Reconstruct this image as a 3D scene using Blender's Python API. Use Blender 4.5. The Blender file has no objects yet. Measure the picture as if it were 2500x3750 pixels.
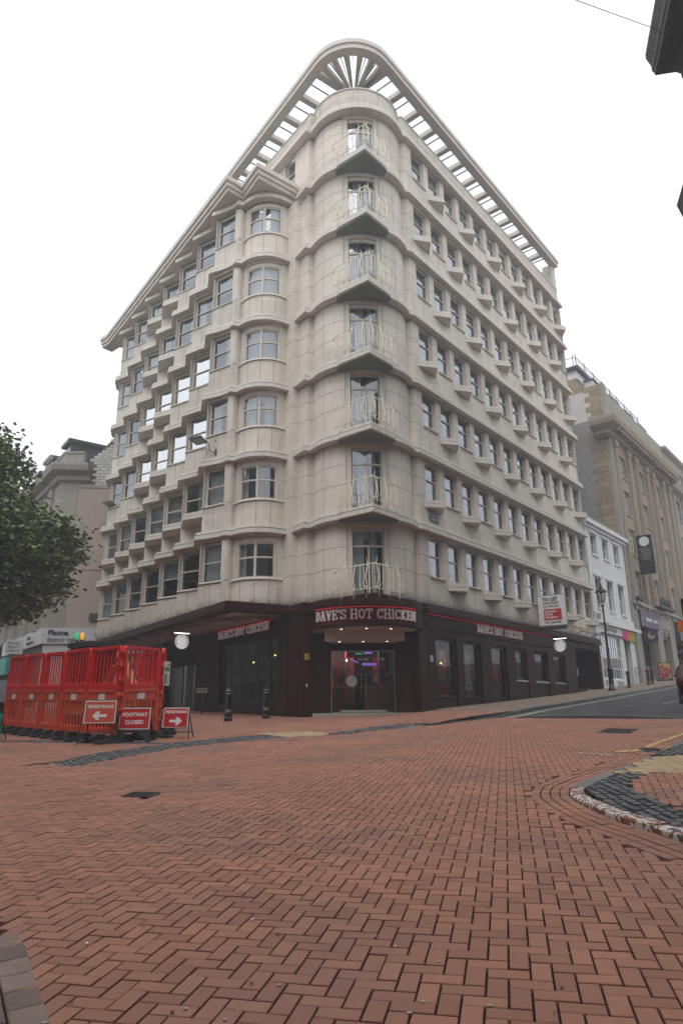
import bpy, bmesh, math, random
from mathutils import Matrix, Vector
from math import radians as R, sin, cos, pi
S = bpy.context.scene
COL = S.collection
# ------------------------------------------------------------------ camera
cd = bpy.data.cameras.new('camera'); cam = bpy.data.objects.new('camera', cd); COL.objects.link(cam)
cd.sensor_fit = 'VERTICAL'; cd.sensor_height = 36.0; cd.sensor_width = 24.0; cd.lens = 24.0
cd.clip_start = 0.1; cd.clip_end = 3000
cam.matrix_world = Matrix.Rotation(R(90 + 16.447), 4, 'X') @ Matrix.Rotation(R(-0.51), 4, 'Z')
S.camera = cam
# ------------------------------------------------------------------ sky, sun, exposure (overcast, misty)
SUN_EL, SUN_AZ = 55.0, 200.0
w = bpy.data.worlds.new("World"); S.world = w; w.use_nodes = True
nt = w.node_tree; nt.nodes.clear()
sky = nt.nodes.new('ShaderNodeTexSky'); sky.sky_type = 'NISHITA'; sky.sun_disc = False
sky.sun_elevation = R(SUN_EL); sky.sun_rotation = R(SUN_AZ); sky.air_density = 1.0; sky.dust_density = 4.0
hs = nt.nodes.new('ShaderNodeHueSaturation'); hs.inputs['Saturation'].default_value = 0.10; hs.inputs['Value'].default_value = 1.0
# an overcast sky is brighter and more even than the clear one: blend the clear sky with a plain white cloud layer
mx = nt.nodes.new('ShaderNodeMixRGB'); mx.inputs['Fac'].default_value = 0.72
mx.inputs['Color2'].default_value = (10.6, 10.9, 11.3, 1)
bg = nt.nodes.new('ShaderNodeBackground'); bg.inputs['Strength'].default_value = 0.125
wo = nt.nodes.new('ShaderNodeOutputWorld')
nt.links.new(sky.outputs['Color'], hs.inputs['Color']); nt.links.new(hs.outputs['Color'], mx.inputs['Color1'])
nt.links.new(mx.outputs['Color'], bg.inputs['Color']); nt.links.new(bg.outputs[0], wo.inputs['Surface'])
sd = bpy.data.lights.new('sun', 'SUN'); sd.energy = 0.6; sd.angle = R(35); sd.color = (1.0, 0.97, 0.92)
so = bpy.data.objects.new('sun', sd); COL.objects.link(so)
# sun from behind and to the left of the camera
a_, e_ = R(SUN_AZ), R(SUN_EL)
so.rotation_euler = Vector((sin(a_) * cos(e_), cos(a_) * cos(e_), sin(e_))).to_track_quat('Z', 'Y').to_euler()
S.view_settings.view_transform = 'Standard'; S.view_settings.look = 'None'
S.view_settings.exposure = 0.40; S.view_settings.gamma = 1.0
S.render.engine = 'CYCLES'
S.cycles.max_bounces = 6; S.cycles.volume_bounces = 0; S.cycles.transparent_max_bounces = 12
S.cycles.caustics_reflective = False; S.cycles.caustics_refractive = False
random.seed(7)

# ------------------------------------------------------------------ materials
MT = {}
def mat(name, col, rough=0.7, spec=0.3, metal=0.0, var=0.0, vs=3.0, streak=0.0, bump=0.0, bs=60.0, island=0.0, coat=0.0, panel=0.0, grime=0.0, emit=None, es=1.0, col2=None, c2s=6.0, c2lo=.5, c2hi=.6):
    m = bpy.data.materials.new(name); m.use_nodes = True; n = m.node_tree; N = n.nodes; Lk = n.links
    b = N['Principled BSDF']
    b.inputs['Roughness'].default_value = rough; b.inputs['Metallic'].default_value = metal
    b.inputs['Specular IOR Level'].default_value = spec; b.inputs['Coat Weight'].default_value = coat
    b.inputs['Base Color'].default_value = (*col, 1)
    cur = None
    def rgb(c):
        o = N.new('ShaderNodeRGB'); o.outputs[0].default_value = (*c, 1); return o.outputs[0]
    if var or streak or island or col2 or panel:
        cur = rgb(col); g = N.new('ShaderNodeNewGeometry')
        def mult(cur, fac_out, lo, hi):
            mr = N.new('ShaderNodeMapRange'); mr.inputs['To Min'].default_value = lo; mr.inputs['To Max'].default_value = hi
            Lk.new(fac_out, mr.inputs['Value'])
            vm = N.new('ShaderNodeVectorMath'); vm.operation = 'SCALE'
            Lk.new(cur, vm.inputs[0]); Lk.new(mr.outputs[0], vm.inputs['Scale']); return vm.outputs[0]
        if col2:
            tx = N.new('ShaderNodeTexNoise'); tx.inputs['Scale'].default_value = c2s; tx.inputs['Detail'].default_value = 6
            Lk.new(g.outputs['Position'], tx.inputs['Vector'])
            mr = N.new('ShaderNodeMapRange'); mr.inputs['From Min'].default_value = c2lo; mr.inputs['From Max'].default_value = c2hi
            Lk.new(tx.outputs['Fac'], mr.inputs['Value'])
            mm = N.new('ShaderNodeMixRGB'); Lk.new(mr.outputs[0], mm.inputs['Fac']); Lk.new(cur, mm.inputs['Color1'])
            mm.inputs['Color2'].default_value = (*col2, 1); cur = mm.outputs[0]
        if var:
            for k, (sc, am) in enumerate(((vs, var), (vs * 7, var * .5))):
                tx = N.new('ShaderNodeTexNoise'); tx.inputs['Scale'].default_value = sc; tx.inputs['Detail'].default_value = 5
                tx.inputs['Roughness'].default_value = .65
                Lk.new(g.outputs['Position'], tx.inputs['Vector'])
                cur = mult(cur, tx.outputs['Fac'], 1 - am * 1.6, 1 + am * 1.6)
        if streak:
            mp = N.new('ShaderNodeMapping'); mp.inputs['Scale'].default_value = (5, 5, .45)
            tx = N.new('ShaderNodeTexNoise'); tx.inputs['Scale'].default_value = 1.6; tx.inputs['Detail'].default_value = 7
            tx.inputs['Roughness'].default_value = .7
            Lk.new(g.outputs['Position'], mp.inputs['Vector']); Lk.new(mp.outputs[0], tx.inputs['Vector'])
            mr = N.new('ShaderNodeMapRange'); mr.inputs['From Min'].default_value = .35; mr.inputs['From Max'].default_value = .68
            Lk.new(tx.outputs['Fac'], mr.inputs['Value'])
            cur = mult(cur, mr.outputs[0], 1 + streak * .25, 1 - streak)
        if panel:                                                # every facing slab weathered a little differently
            mp = N.new('ShaderNodeMapping'); mp.inputs['Rotation'].default_value = (0, 0, R(39.3)); Lk.new(g.outputs['Position'], mp.inputs['Vector'])
            sn = N.new('ShaderNodeVectorMath'); sn.operation = 'SNAP'; sn.inputs[1].default_value = (6.1, .785, 1.655); Lk.new(mp.outputs[0], sn.inputs[0])
            wn = N.new('ShaderNodeTexWhiteNoise'); Lk.new(sn.outputs[0], wn.inputs['Vector']); cur = mult(cur, wn.outputs['Value'], 1 - panel, 1 + panel)
        if grime:                                                # black algae creeping up from the granite band
            sp = N.new('ShaderNodeSeparateXYZ'); Lk.new(g.outputs['Position'], sp.inputs[0])
            zr = N.new('ShaderNodeMapRange'); zr.inputs['From Min'].default_value = 4.15; zr.inputs['From Max'].default_value = 5.0; zr.inputs['To Min'].default_value = .62; zr.inputs['To Max'].default_value = .0; Lk.new(sp.outputs[2], zr.inputs['Value'])
            tn = N.new('ShaderNodeTexNoise'); tn.inputs['Scale'].default_value = 9; tn.inputs['Detail'].default_value = 8; tn.inputs['Roughness'].default_value = .8; Lk.new(g.outputs['Position'], tn.inputs['Vector'])
            ad2 = N.new('ShaderNodeMath'); ad2.operation = 'ADD'; Lk.new(zr.outputs[0], ad2.inputs[0]); Lk.new(tn.outputs['Fac'], ad2.inputs[1])
            m3 = N.new('ShaderNodeMapRange'); m3.inputs['From Min'].default_value = .86; m3.inputs['From Max'].default_value = 1.10; m3.inputs['To Max'].default_value = grime; Lk.new(ad2.outputs[0], m3.inputs['Value'])
            mg = N.new('ShaderNodeMixRGB'); mg.inputs['Color2'].default_value = (.10, .085, .07, 1); Lk.new(m3.outputs[0], mg.inputs['Fac']); Lk.new(cur, mg.inputs['Color1']); cur = mg.outputs[0]
        if island:
            cur = mult(cur, g.outputs['Random Per Island'], 1 - island, 1 + island)
        Lk.new(cur, b.inputs['Base Color'])
    if bump:
        g = N.new('ShaderNodeNewGeometry'); tx = N.new('ShaderNodeTexNoise'); tx.inputs['Scale'].default_value = bs; tx.inputs['Detail'].default_value = 4
        bp = N.new('ShaderNodeBump'); bp.inputs['Strength'].default_value = bump; bp.inputs['Distance'].default_value = .02
        Lk.new(g.outputs['Position'], tx.inputs['Vector']); Lk.new(tx.outputs['Fac'], bp.inputs['Height']); Lk.new(bp.outputs[0], b.inputs['Normal'])
    if emit:
        b.inputs['Emission Color'].default_value = (*emit, 1); b.inputs['Emission Strength'].default_value = es
    MT[name] = m; return m
def glassmat(name, tint, refl, boost=0.0, rough=0.0):
    m = bpy.data.materials.new(name); m.use_nodes = True; n = m.node_tree; N = n.nodes; Lk = n.links; N.clear()
    o = N.new('ShaderNodeOutputMaterial'); t = N.new('ShaderNodeBsdfTransparent'); t.inputs[0].default_value = (*tint, 1)
    g = N.new('ShaderNodeBsdfGlossy'); g.inputs['Roughness'].default_value = rough; g.inputs[0].default_value = (*refl, 1)
    # old hand-made panes are never quite flat
    ge = N.new('ShaderNodeNewGeometry'); tx = N.new('ShaderNodeTexNoise'); tx.inputs['Scale'].default_value = 1.3
    bp = N.new('ShaderNodeBump'); bp.inputs['Strength'].default_value = .12; bp.inputs['Distance'].default_value = .03
    Lk.new(ge.outputs['Position'], tx.inputs['Vector']); Lk.new(tx.outputs['Fac'], bp.inputs['Height']); Lk.new(bp.outputs[0], g.inputs['Normal'])
    dt = N.new('ShaderNodeVectorMath'); dt.operation = 'DOT_PRODUCT'; Lk.new(ge.outputs['Normal'], dt.inputs[0]); Lk.new(ge.outputs['Incoming'], dt.inputs[1])
    ab = N.new('ShaderNodeMath'); ab.operation = 'ABSOLUTE'; Lk.new(dt.outputs['Value'], ab.inputs[0])
    om = N.new('ShaderNodeMath'); om.operation = 'SUBTRACT'; om.inputs[0].default_value = 1.0; Lk.new(ab.outputs[0], om.inputs[1])
    f = N.new('ShaderNodeMath'); f.operation = 'POWER'; f.inputs[1].default_value = 3.2; Lk.new(om.outputs[0], f.inputs[0])
    ad = N.new('ShaderNodeMath'); ad.operation = 'MULTIPLY_ADD'; ad.inputs[1].default_value = .95; ad.inputs[2].default_value = .17 + boost; ad.use_clamp = True
    mxs = N.new('ShaderNodeMixShader'); Lk.new(f.outputs[0], ad.inputs[0]); Lk.new(ad.outputs[0], mxs.inputs[0])
    Lk.new(t.outputs[0], mxs.inputs[1]); Lk.new(g.outputs[0], mxs.inputs[2]); Lk.new(mxs.outputs[0], o.inputs[0])
    MT[name] = m; return m
mat('stone', (.64, .59, .52), .85, .2, var=.11, vs=.9, streak=.09, panel=.07, grime=.8, bump=.15, bs=35)
mat('stone_grey', (.60, .555, .49), .85, .2, var=.13, vs=1.1, streak=.20, panel=.07, grime=.8, bump=.15, bs=35)
mat('stone_ledge', (.65, .605, .55), .85, .2, var=.10, vs=2, streak=.12, bump=.15, bs=40)
mat('stone_joint', (.12, .10, .09), .9, .1)
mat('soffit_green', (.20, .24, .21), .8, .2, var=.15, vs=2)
mat('granite', (.031, .0078, .0058), .55, .10, var=.28, vs=5, bump=.03, bs=200)
mat('granite_dark', (.016, .0052, .0045), .55, .10, var=.25, vs=5)
mat('granite_joint', (.012, .007, .006), .8, .2)
mat('soffit_pink', (.45, .40, .38), .8, .2, var=.04, vs=1)
mat('frame', (.58, .53, .46), .6, .3, var=.10, vs=6)
mat('frame_brown', (.16, .12, .09), .6, .3)
mat('black', (.012, .012, .013), .45, .4)
mat('black_gloss', (.012, .012, .014), .2, .5, coat=.3)
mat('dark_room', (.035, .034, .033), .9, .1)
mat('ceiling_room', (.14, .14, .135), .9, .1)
mat('curtain', (.42, .44, .46), .9, .1, var=.05, vs=8)
mat('blind', (.34, .36, .39), .9, .1, var=.04, vs=8)
mat('sky_reflection_blind', (.80, .83, .86), .6, .3)  # near-white blind colour stands in for sky reflected in the panes
glassmat('glass', (.82, .86, .86), (.88, .93, 1.0))
glassmat('glass_film', (.35, .38, .4), (.93, .97, 1.0), boost=.45)
glassmat('shop_glass', (.80, .80, .80), (.36, .38, .40), boost=-.10)
mat('rail_cream', (.74, .695, .58), .5, .4, var=.2, vs=9, col2=(.22, .13, .08), c2s=9, c2lo=.62, c2hi=.68)
mat('brick', (.335, .156, .108), .72, .3, var=.15, vs=.6, island=.15, bump=.3, bs=160, col2=(.255, .136, .102), c2s=.55, c2lo=.47, c2hi=.66)
mat('brick_grey', (.20, .15, .13), .85, .2, var=.2, vs=3, island=.25, bump=.25, bs=120)
mat('sand_joint', (.030, .026, .027), .95, .1, var=.25, vs=3)
mat('sett', (.092, .093, .098), .6, .35, var=.3, vs=6, island=.35, bump=.4, bs=40)
mat('beige_slab', (.40, .30, .19), .85, .2, var=.12, vs=3, island=.12, bump=.2, bs=100)
mat('buff_slab', (.235, .185, .145), .85, .2, var=.15, vs=2, island=.16, bump=.2, bs=100)
mat('ground_red', (.20, .10, .075), .9, .2, var=.2, vs=.6)
mat('asphalt', (.060, .060, .064), .8, .3, var=.28, vs=.9, bump=.6, bs=60, col2=(.085, .085, .088), c2s=1.2, c2lo=.5, c2hi=.62)
mat('asphalt_patch', (.038, .038, .041), .75, .3, var=.25, vs=2, bump=.6, bs=60)
mat('kerb', (.17, .17, .17), .8, .3, var=.25, vs=5, island=.2, bump=.4, bs=50)
mat('kerb_red', (.24, .11, .085), .85, .2, var=.2, vs=6, bump=.3, bs=60, col2=(.56, .54, .51), c2s=16, c2lo=.49, c2hi=.52)
mat('road_paint', (.62, .58, .48), .7, .3, var=.15, vs=5, col2=(.10, .09, .08), c2s=14, c2lo=.58, c2hi=.62)
mat('yellow_paint', (.55, .36, .13), .7, .3, var=.2, vs=5, col2=(.10, .08, .07), c2s=14, c2lo=.56, c2hi=.60)
mat('iron', (.035, .035, .037), .5, .5, metal=.4, var=.3, vs=12)
mat('barrier_red', (.62, .016, .016), .45, .4, var=.22, vs=2.5, bump=.05, bs=20)
mat('barrier_orange', (.62, .075, .035), .5, .35, var=.28, vs=3)
mat('rubber', (.045, .045, .048), .8, .2, var=.2, vs=8)
mat('reflector', (.72, .72, .70), .4, .4)
mat('sign_red', (.50, .018, .022), .4, .4)
mat('sign_orange', (.56, .085, .05), .45, .4)
mat('white', (.78, .78, .78), .5, .3)
mat('white_wall', (.70, .71, .72), .8, .2, var=.06, vs=1, streak=.08)
mat('steel_dark', (.055, .055, .06), .5, .4, metal=.3, var=.2, vs=10)
mat('gold', (.45, .33, .14), .35, .5, metal=.5)
mat('chrome', (.5, .5, .52), .25, .5, metal=.9)
mat('tan_stone', (.34, .295, .24), .85, .2, var=.12, vs=.8, streak=.22, bump=.2, bs=25)
mat('tan_quoin', (.31, .25, .17), .9, .2, var=.25, vs=1.5, streak=.2, island=.18, bump=.3, bs=20)
mat('grey_stone', (.33, .31, .27), .85, .2, var=.12, vs=.8, streak=.22, bump=.2, bs=25)
mat('dark_stone', (.10, .10, .10), .85, .2, var=.2, vs=.8, streak=.3, bump=.2, bs=25)
mat('party_wall', (.56, .54, .53), .9, .2, var=.1, vs=1.5, streak=.12)
mat('render_pink', (.40, .325, .285), .9, .2, var=.07, vs=.8, streak=.06, bump=.1, bs=30)
mat('white_brick', (.50, .50, .46), .8, .2, var=.12, vs=3, island=.12)
mat('slate', (.09, .095, .10), .7, .3, var=.25, vs=3)
mat('leaf', (.19, .26, .11), .7, .25, island=.45, var=.25, vs=.6, col2=(.20, .23, .07), c2s=.7, c2lo=.5, c2hi=.6)
mat('bark', (.12, .10, .08), .9, .2, var=.3, vs=6)
mat('excavator_orange', (.50, .16, .03), .5, .4, var=.25, vs=5)
mat('neon_red', (.6, .01, .01), .5, .2, emit=(1, .02, .02), es=.32)
mat('lit_red', (.055, .002, .003), .6, .1, emit=(.8, .004, .012), es=.018)
mat('sign_letter', (.60, .57, .57), .6, .2, emit=(.9, .85, .85), es=.05, var=.12, vs=14)
mat('disc_lamplit', (.75, .75, .75), .5, .3, emit=(1, 1, 1), es=.25)  # faint emission stands in for light falling from the sign lamp above
mat('lamp_white', (.9, .9, .9), .5, .3, emit=(1, .97, .95), es=3.0)
mat('lamp_warm', (.9, .8, .6), .5, .3, emit=(1, .78, .45), es=3.5)
mat('lamp_yellow', (.9, .8, .2), .5, .3, emit=(1, .8, .12), es=2.2)
mat('lamp_blue', (.3, .2, .9), .5, .3, emit=(.22, .14, 1), es=2.0)
mat('lamp_purple', (.4, .2, .9), .5, .3, emit=(.32, .16, .75), es=.55)
mat('neon_yellow', (.8, .8, .1), .5, .3, emit=(.75, .75, .08), es=.5)
mat('plate_yellow', (.55, .42, .03), .5, .3)
mat('plate_blue', (.012, .014, .06), .4, .4)
mat('purple_sign', (.055, .035, .085), .5, .3)
mat('teal', (.02, .33, .28), .5, .3)
mat('jacket', (.045, .014, .020), .38, .5, var=.3, vs=9, bump=.6, bs=11)
mat('denim', (.12, .17, .24), .9, .2, var=.15, vs=14)
mat('cap_wool', (.085, .09, .10), .95, .1, var=.2, vs=25)
mat('skin', (.50, .25, .17), .55, .3, var=.06, vs=20)
mat('hair', (.10, .08, .07), .8, .2)
mat('poster_red', (.30, .03, .05), .6, .3, col2=(.45, .30, .12), c2s=3, c2lo=.5, c2hi=.52)
mat('mural', (.10, .05, .06), .5, .3, col2=(.42, .03, .07), c2s=1.6, c2lo=.50, c2hi=.52)
mat('mural_white', (.42, .42, .41), .6, .3)
mat('wood', (.30, .19, .10), .6, .3, var=.2, vs=4)
mat('amber', (.9, .35, .02), .3, .5, emit=(1, .4, .02), es=.5)
mat('green_lens', (.02, .45, .2), .3, .5, emit=(.02, .6, .3), es=.4)
mat('green_print', (.08, .28, .10), .5, .3)
mat('pink_sign', (.50, .03, .12), .5, .3); mat('orange_sign', (.60, .18, .03), .5, .3); mat('lime_sign', (.20, .45, .05), .5, .3)
mat('plate_grey', (.33, .33, .30), .6, .3)
mat('sign_pale', (.52, .54, .55), .5, .3)

# ------------------------------------------------------------------ mesh helpers
WM = {}
def world_of(o): return WM.get(o.name, Matrix.Identity(4)) if o else Matrix.Identity(4)
def tag(o, label=None, cat=None, group=None, kind=None):
    if label: o['label'] = label
    if cat: o['category'] = cat
    if group: o['group'] = group
    if kind: o['kind'] = kind
    return o
def empty(name, loc, rz=0.0, label=None, cat=None, group=None):
    o = bpy.data.objects.new(name, None); COL.objects.link(o); o.empty_display_size = .2
    o.location = loc; o.rotation_euler = (0, 0, rz)
    WM[o.name] = Matrix.Translation(Vector(loc)) @ Matrix.Rotation(rz, 4, 'Z')
    return tag(o, label, cat, group)
class MB:
    def __init__(s): s.v = []; s.f = []; s.m = []; s.mats = []; s.M = None; s.sm = []
    def mi(s, name):
        if name not in s.mats: s.mats.append(name)
        return s.mats.index(name)
    def add(s, vs, fs, m, smooth=False):
        b = len(s.v)
        if s.M is not None: vs = [tuple(s.M @ Vector(p)) for p in vs]
        s.v += [tuple(p) for p in vs]; k = s.mi(m)
        for f in fs: s.f.append([b + i for i in f]); s.m.append(k); s.sm.append(smooth)
        return s
    def box(s, x0, x1, y0, y1, z0, z1, m, M=None):
        vs = [(x, y, z) for x in (x0, x1) for y in (y0, y1) for z in (z0, z1)]
        if M is not None: vs = [tuple(M @ Vector(p)) for p in vs]
        return s.add(vs, [(0, 1, 3, 2), (4, 6, 7, 5), (0, 4, 5, 1), (2, 3, 7, 6), (0, 2, 6, 4), (1, 5, 7, 3)], m)
    def prism(s, poly, z0, z1, m, mb=None):
        n = len(poly); z0f = z0 if callable(z0) else (lambda x, y: z0); z1f = z1 if callable(z1) else (lambda x, y: z1)
        ar = sum(poly[i][0] * poly[(i + 1) % n][1] - poly[(i + 1) % n][0] * poly[i][1] for i in range(n))
        if ar < 0: poly = poly[::-1]
        vs = [(x, y, z0f(x, y)) for x, y in poly] + [(x, y, z1f(x, y)) for x, y in poly]
        s.add(vs, [(i, (i + 1) % n, n + (i + 1) % n, n + i) for i in range(n)] + [tuple(range(n, 2 * n))], m)
        return s.add([(x, y, z0f(x, y)) for x, y in poly], [tuple(range(n))[::-1]], mb or m)
    def quad(s, a, b, c, d, m): return s.add([a, b, c, d], [(0, 1, 2, 3)], m)
    def sweep(s, line, prof, m, caps=True, closed=True, mats=None):
        """profile (outward, z) swept along a plan polyline, outward = right of travel"""
        n = len(line); offs = []
        for i in range(n):
            ds = []
            if i > 0: ds.append((Vector(line[i]) - Vector(line[i - 1])).normalized())
            if i < n - 1: ds.append((Vector(line[i + 1]) - Vector(line[i])).normalized())
            ns = [Vector((d.y, -d.x)) for d in ds]
            if len(ns) == 1: offs.append(ns[0])
            else:
                k = 1 + ns[0].dot(ns[1]); offs.append((ns[0] + ns[1]) / max(k, .35))
        p = len(prof); vs = []
        for i in range(n):
            for (o, z) in prof:
                zz = z(line[i][0], line[i][1]) if callable(z) else z
                vs.append((line[i][0] + offs[i].x * o, line[i][1] + offs[i].y * o, zz))
        for j in range(p if closed else p - 1):
            j2 = (j + 1) % p
            s.add(vs, [(i * p + j, (i + 1) * p + j, (i + 1) * p + j2, i * p + j2) for i in range(n - 1)], (mats or {}).get(j, m)) if False else None
        b = len(s.v); s.v += [tuple(s.M @ Vector(q)) if s.M is not None else q for q in vs]
        for j in range(p if closed else p - 1):
            j2 = (j + 1) % p; k = s.mi((mats or {}).get(j, m))
            for i in range(n - 1):
                s.f.append([b + i * p + j, b + i * p + j2, b + (i + 1) * p + j2, b + (i + 1) * p + j]); s.m.append(k); s.sm.append(False)
        if caps and closed:
            k = s.mi(m)
            s.f.append([b + j for j in range(p)]); s.m.append(k); s.sm.append(False)
            s.f.append([b + (n - 1) * p + j for j in range(p)][::-1]); s.m.append(k); s.sm.append(False)
        return s
    def tube(s, pts, r, m, n=6, r1=None, caps=True):
        pts = [Vector(p) for p in pts]; k = len(pts); vs = []; up = Vector((0, 0, 1)); last = None
        for i, p in enumerate(pts):
            t = (pts[min(i + 1, k - 1)] - pts[max(i - 1, 0)]).normalized()
            a = last if last is not None else (Vector((1, 0, 0)) if abs(t.z) > .9 else up)
            x = (a - t * a.dot(t))
            if x.length < 1e-4: x = Vector((0, 1, 0)) - t * t.y
            x.normalize(); y = t.cross(x); last = x
            rr = r if not callable(r) and r1 is None else (r(i / (k - 1)) if callable(r) else r + (r1 - r) * i / (k - 1))
            for j in range(n):
                q = 2 * pi * j / n; vs.append(p + x * cos(q) * rr + y * sin(q) * rr)
        fs = [(i * n + j, i * n + (j + 1) % n, (i + 1) * n + (j + 1) % n, (i + 1) * n + j) for i in range(k - 1) for j in range(n)]
        s.add([tuple(v) for v in vs], fs, m, smooth=n > 4)
        if caps: s.add([tuple(v) for v in vs[:n]], [tuple(range(n))[::-1]], m); s.add([tuple(v) for v in vs[-n:]], [tuple(range(n))], m)
        return s
    def lathe(s, prof, m, c=(0, 0, 0), n=16, M=None, smooth=True):
        vs = []; k = len(prof)
        for i in range(n):
            q = 2 * pi * i / n
            for (r, z) in prof: vs.append((c[0] + r * cos(q), c[1] + r * sin(q), c[2] + z))
        if M is not None: vs = [tuple(M @ Vector(p)) for p in vs]
        s.add(vs, [(i * k + j, ((i + 1) % n) * k + j, ((i + 1) % n) * k + j + 1, i * k + j + 1) for i in range(n) for j in range(k - 1)], m, smooth)
        if max(p[1] for p in prof) - min(p[1] for p in prof) < 1e-6: return s
        if prof[0][0] > 1e-4: s.add([vs[i * k] for i in range(n)], [tuple(range(n))[::-1]], m)
        if prof[-1][0] > 1e-4: s.add([vs[i * k + k - 1] for i in range(n)], [tuple(range(n))], m)
        return s
    def mesh(s, name):
        me = bpy.data.meshes.new(name); me.from_pydata(s.v, [], s.f)
        for k in s.mats: me.materials.append(MT[k])
        me.polygons.foreach_set('material_index', s.m); me.polygons.foreach_set('use_smooth', s.sm)
        me.validate(); me.update(); return me
    def build(s, name, parent=None, W=None, fix=False):
        """verts in world coordinates (or in frame W); stored in the parent's frame"""
        X = world_of(parent).inverted() @ (W if W is not None else Matrix.Identity(4))
        s.v = [tuple(X @ Vector(p)) for p in s.v]
        me = s.mesh(name)
        if fix:
            bm = bmesh.new(); bm.from_mesh(me); bmesh.ops.recalc_face_normals(bm, faces=bm.faces); bm.to_mesh(me); bm.free()
        o = bpy.data.objects.new(name, me); COL.objects.link(o)
        if parent: o.parent = parent
        WM[o.name] = world_of(parent).copy()
        return o
def inst(name, me, parent, W):
    o = bpy.data.objects.new(name, me); COL.objects.link(o)
    if parent: o.parent = parent
    o.matrix_local = world_of(parent).inverted() @ W
    WM[o.name] = W.copy(); return o
def FR(x, y, z, rx, ry):
    """frame: X to the right along (rx,ry), Y into the wall, Z up"""
    d = Vector((rx, ry)).normalized()
    return Matrix(((d.x, -d.y, 0, x), (d.y, d.x, 0, y), (0, 0, 1, z), (0, 0, 0, 1)))
def FA(x, y, z, az): return FR(x, y, z, sin(R(az)), cos(R(az)))
TX = Matrix(((1, 0, 0, 0), (0, 0, -1, 0), (0, 1, 0, 0), (0, 0, 0, 1)))   # text plane (x,y) -> wall plane (x,z)
def text_mesh(txt, size, m, ext=.004, bold=0.0, align='CENTER', sx=1.0, space=1.0):
    c = bpy.data.curves.new('t', 'FONT'); c.body = txt; c.size = size; c.extrude = ext; c.offset = bold; c.align_x = align; c.align_y = 'CENTER'
    c.space_character = space; c.resolution_u = 3
    o = bpy.data.objects.new('t', c); COL.objects.link(o)
    dg = bpy.context.evaluated_depsgraph_get(); me = bpy.data.meshes.new_from_object(o.evaluated_get(dg))
    bpy.data.objects.remove(o); bpy.data.curves.remove(c)
    me.materials.clear(); me.materials.append(MT[m]); me.transform(Matrix.Scale(sx, 4, (1, 0, 0))); me.transform(TX)
    return me
def text(name, txt, size, m, parent, W, **k):
    return inst(name, text_mesh(txt, size, m, **k), parent, W)
def arc(C, r, a0, a1, n):
    return [(C[0] + r * cos(a0 + (a1 - a0) * i / n), C[1] + r * sin(a0 + (a1 - a0) * i / n)) for i in range(n + 1)]
def ang(C, p): return math.atan2(p[1] - C[1], p[0] - C[0])
def inpoly(x, y, P):
    c = False; j = len(P) - 1
    for i in range(len(P)):
        if (P[i][1] > y) != (P[j][1] > y) and x < (P[j][0] - P[i][0]) * (y - P[i][1]) / (P[j][1] - P[i][1]) + P[i][0]: c = not c
        j = i
    return c
# slab-serif lettering drawn with strokes (box 1 high)
def arcp(cx, cy, rx, ry, a0, a1, n=9): return [(cx + rx * cos(R(a0 + (a1 - a0) * i / n)), cy + ry * sin(R(a0 + (a1 - a0) * i / n))) for i in range(n + 1)]
GL = {
 'D': (.72, [[(.16, 0), (.16, 1)], [(.0, .05), (.3, .05)], [(.0, .95), (.3, .95)], [(.16, .95)] + arcp(.30, .5, .32, .45, 90, -90) + [(.16, .05)]]),
 'A': (.80, [[(.14, 0), (.40, 1), (.66, 0)], [(.24, .34), (.56, .34)], [(0, .05), (.28, .05)], [(.52, .05), (.80, .05)], [(.25, .95), (.46, .95)]]),
 'V': (.78, [[(.14, 1), (.39, 0), (.64, 1)], [(0, .95), (.28, .95)], [(.50, .95), (.78, .95)]]),
 'E': (.68, [[(.14, 0), (.14, 1)], [(0, .05), (.62, .05), (.62, .26)], [(0, .95), (.60, .95), (.60, .76)], [(.14, .5), (.44, .5)], [(.44, .38), (.44, .62)]]),
 "'": (.22, [[(.11, 1), (.11, .72)]]),
 'S': (.62, [arcp(.31, .74, .24, .21, 20, 270, 12) + arcp(.31, .27, .25, .23, 90, -160, 12), [(.56, .98), (.56, .72)], [(.05, .02), (.05, .30)]]),
 'H': (.84, [[(.16, 0), (.16, 1)], [(.68, 0), (.68, 1)], [(.16, .5), (.68, .5)], [(0, .05), (.32, .05)], [(0, .95), (.32, .95)], [(.52, .05), (.84, .05)], [(.52, .95), (.84, .95)]]),
 'O': (.74, [arcp(.37, .5, .29, .44, 0, 360, 18)]),
 'T': (.74, [[(.37, 0), (.37, 1)], [(.04, .74), (.04, .95), (.70, .95), (.70, .74)], [(.20, .05), (.54, .05)]]),
 'C': (.70, [arcp(.38, .5, .30, .44, 50, 310, 14), [(.62, .98), (.62, .70)], [(.62, .16), (.62, .26)]]),
 'I': (.38, [[(.19, 0), (.19, 1)], [(.02, .05), (.36, .05)], [(.02, .95), (.36, .95)]]),
 'K': (.80, [[(.16, 0), (.16, 1)], [(.66, .97), (.22, .46), (.68, .04)], [(0, .05), (.32, .05)], [(0, .95), (.32, .95)], [(.52, .95), (.80, .95)], [(.54, .05), (.80, .05)]]),
 'N': (.84, [[(.15, 0), (.15, 1), (.68, 0), (.68, 1)], [(0, .05), (.30, .05)], [(0, .95), (.2, .95)], [(.54, .95), (.84, .95)]]),
 ' ': (.34, [])}
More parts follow.
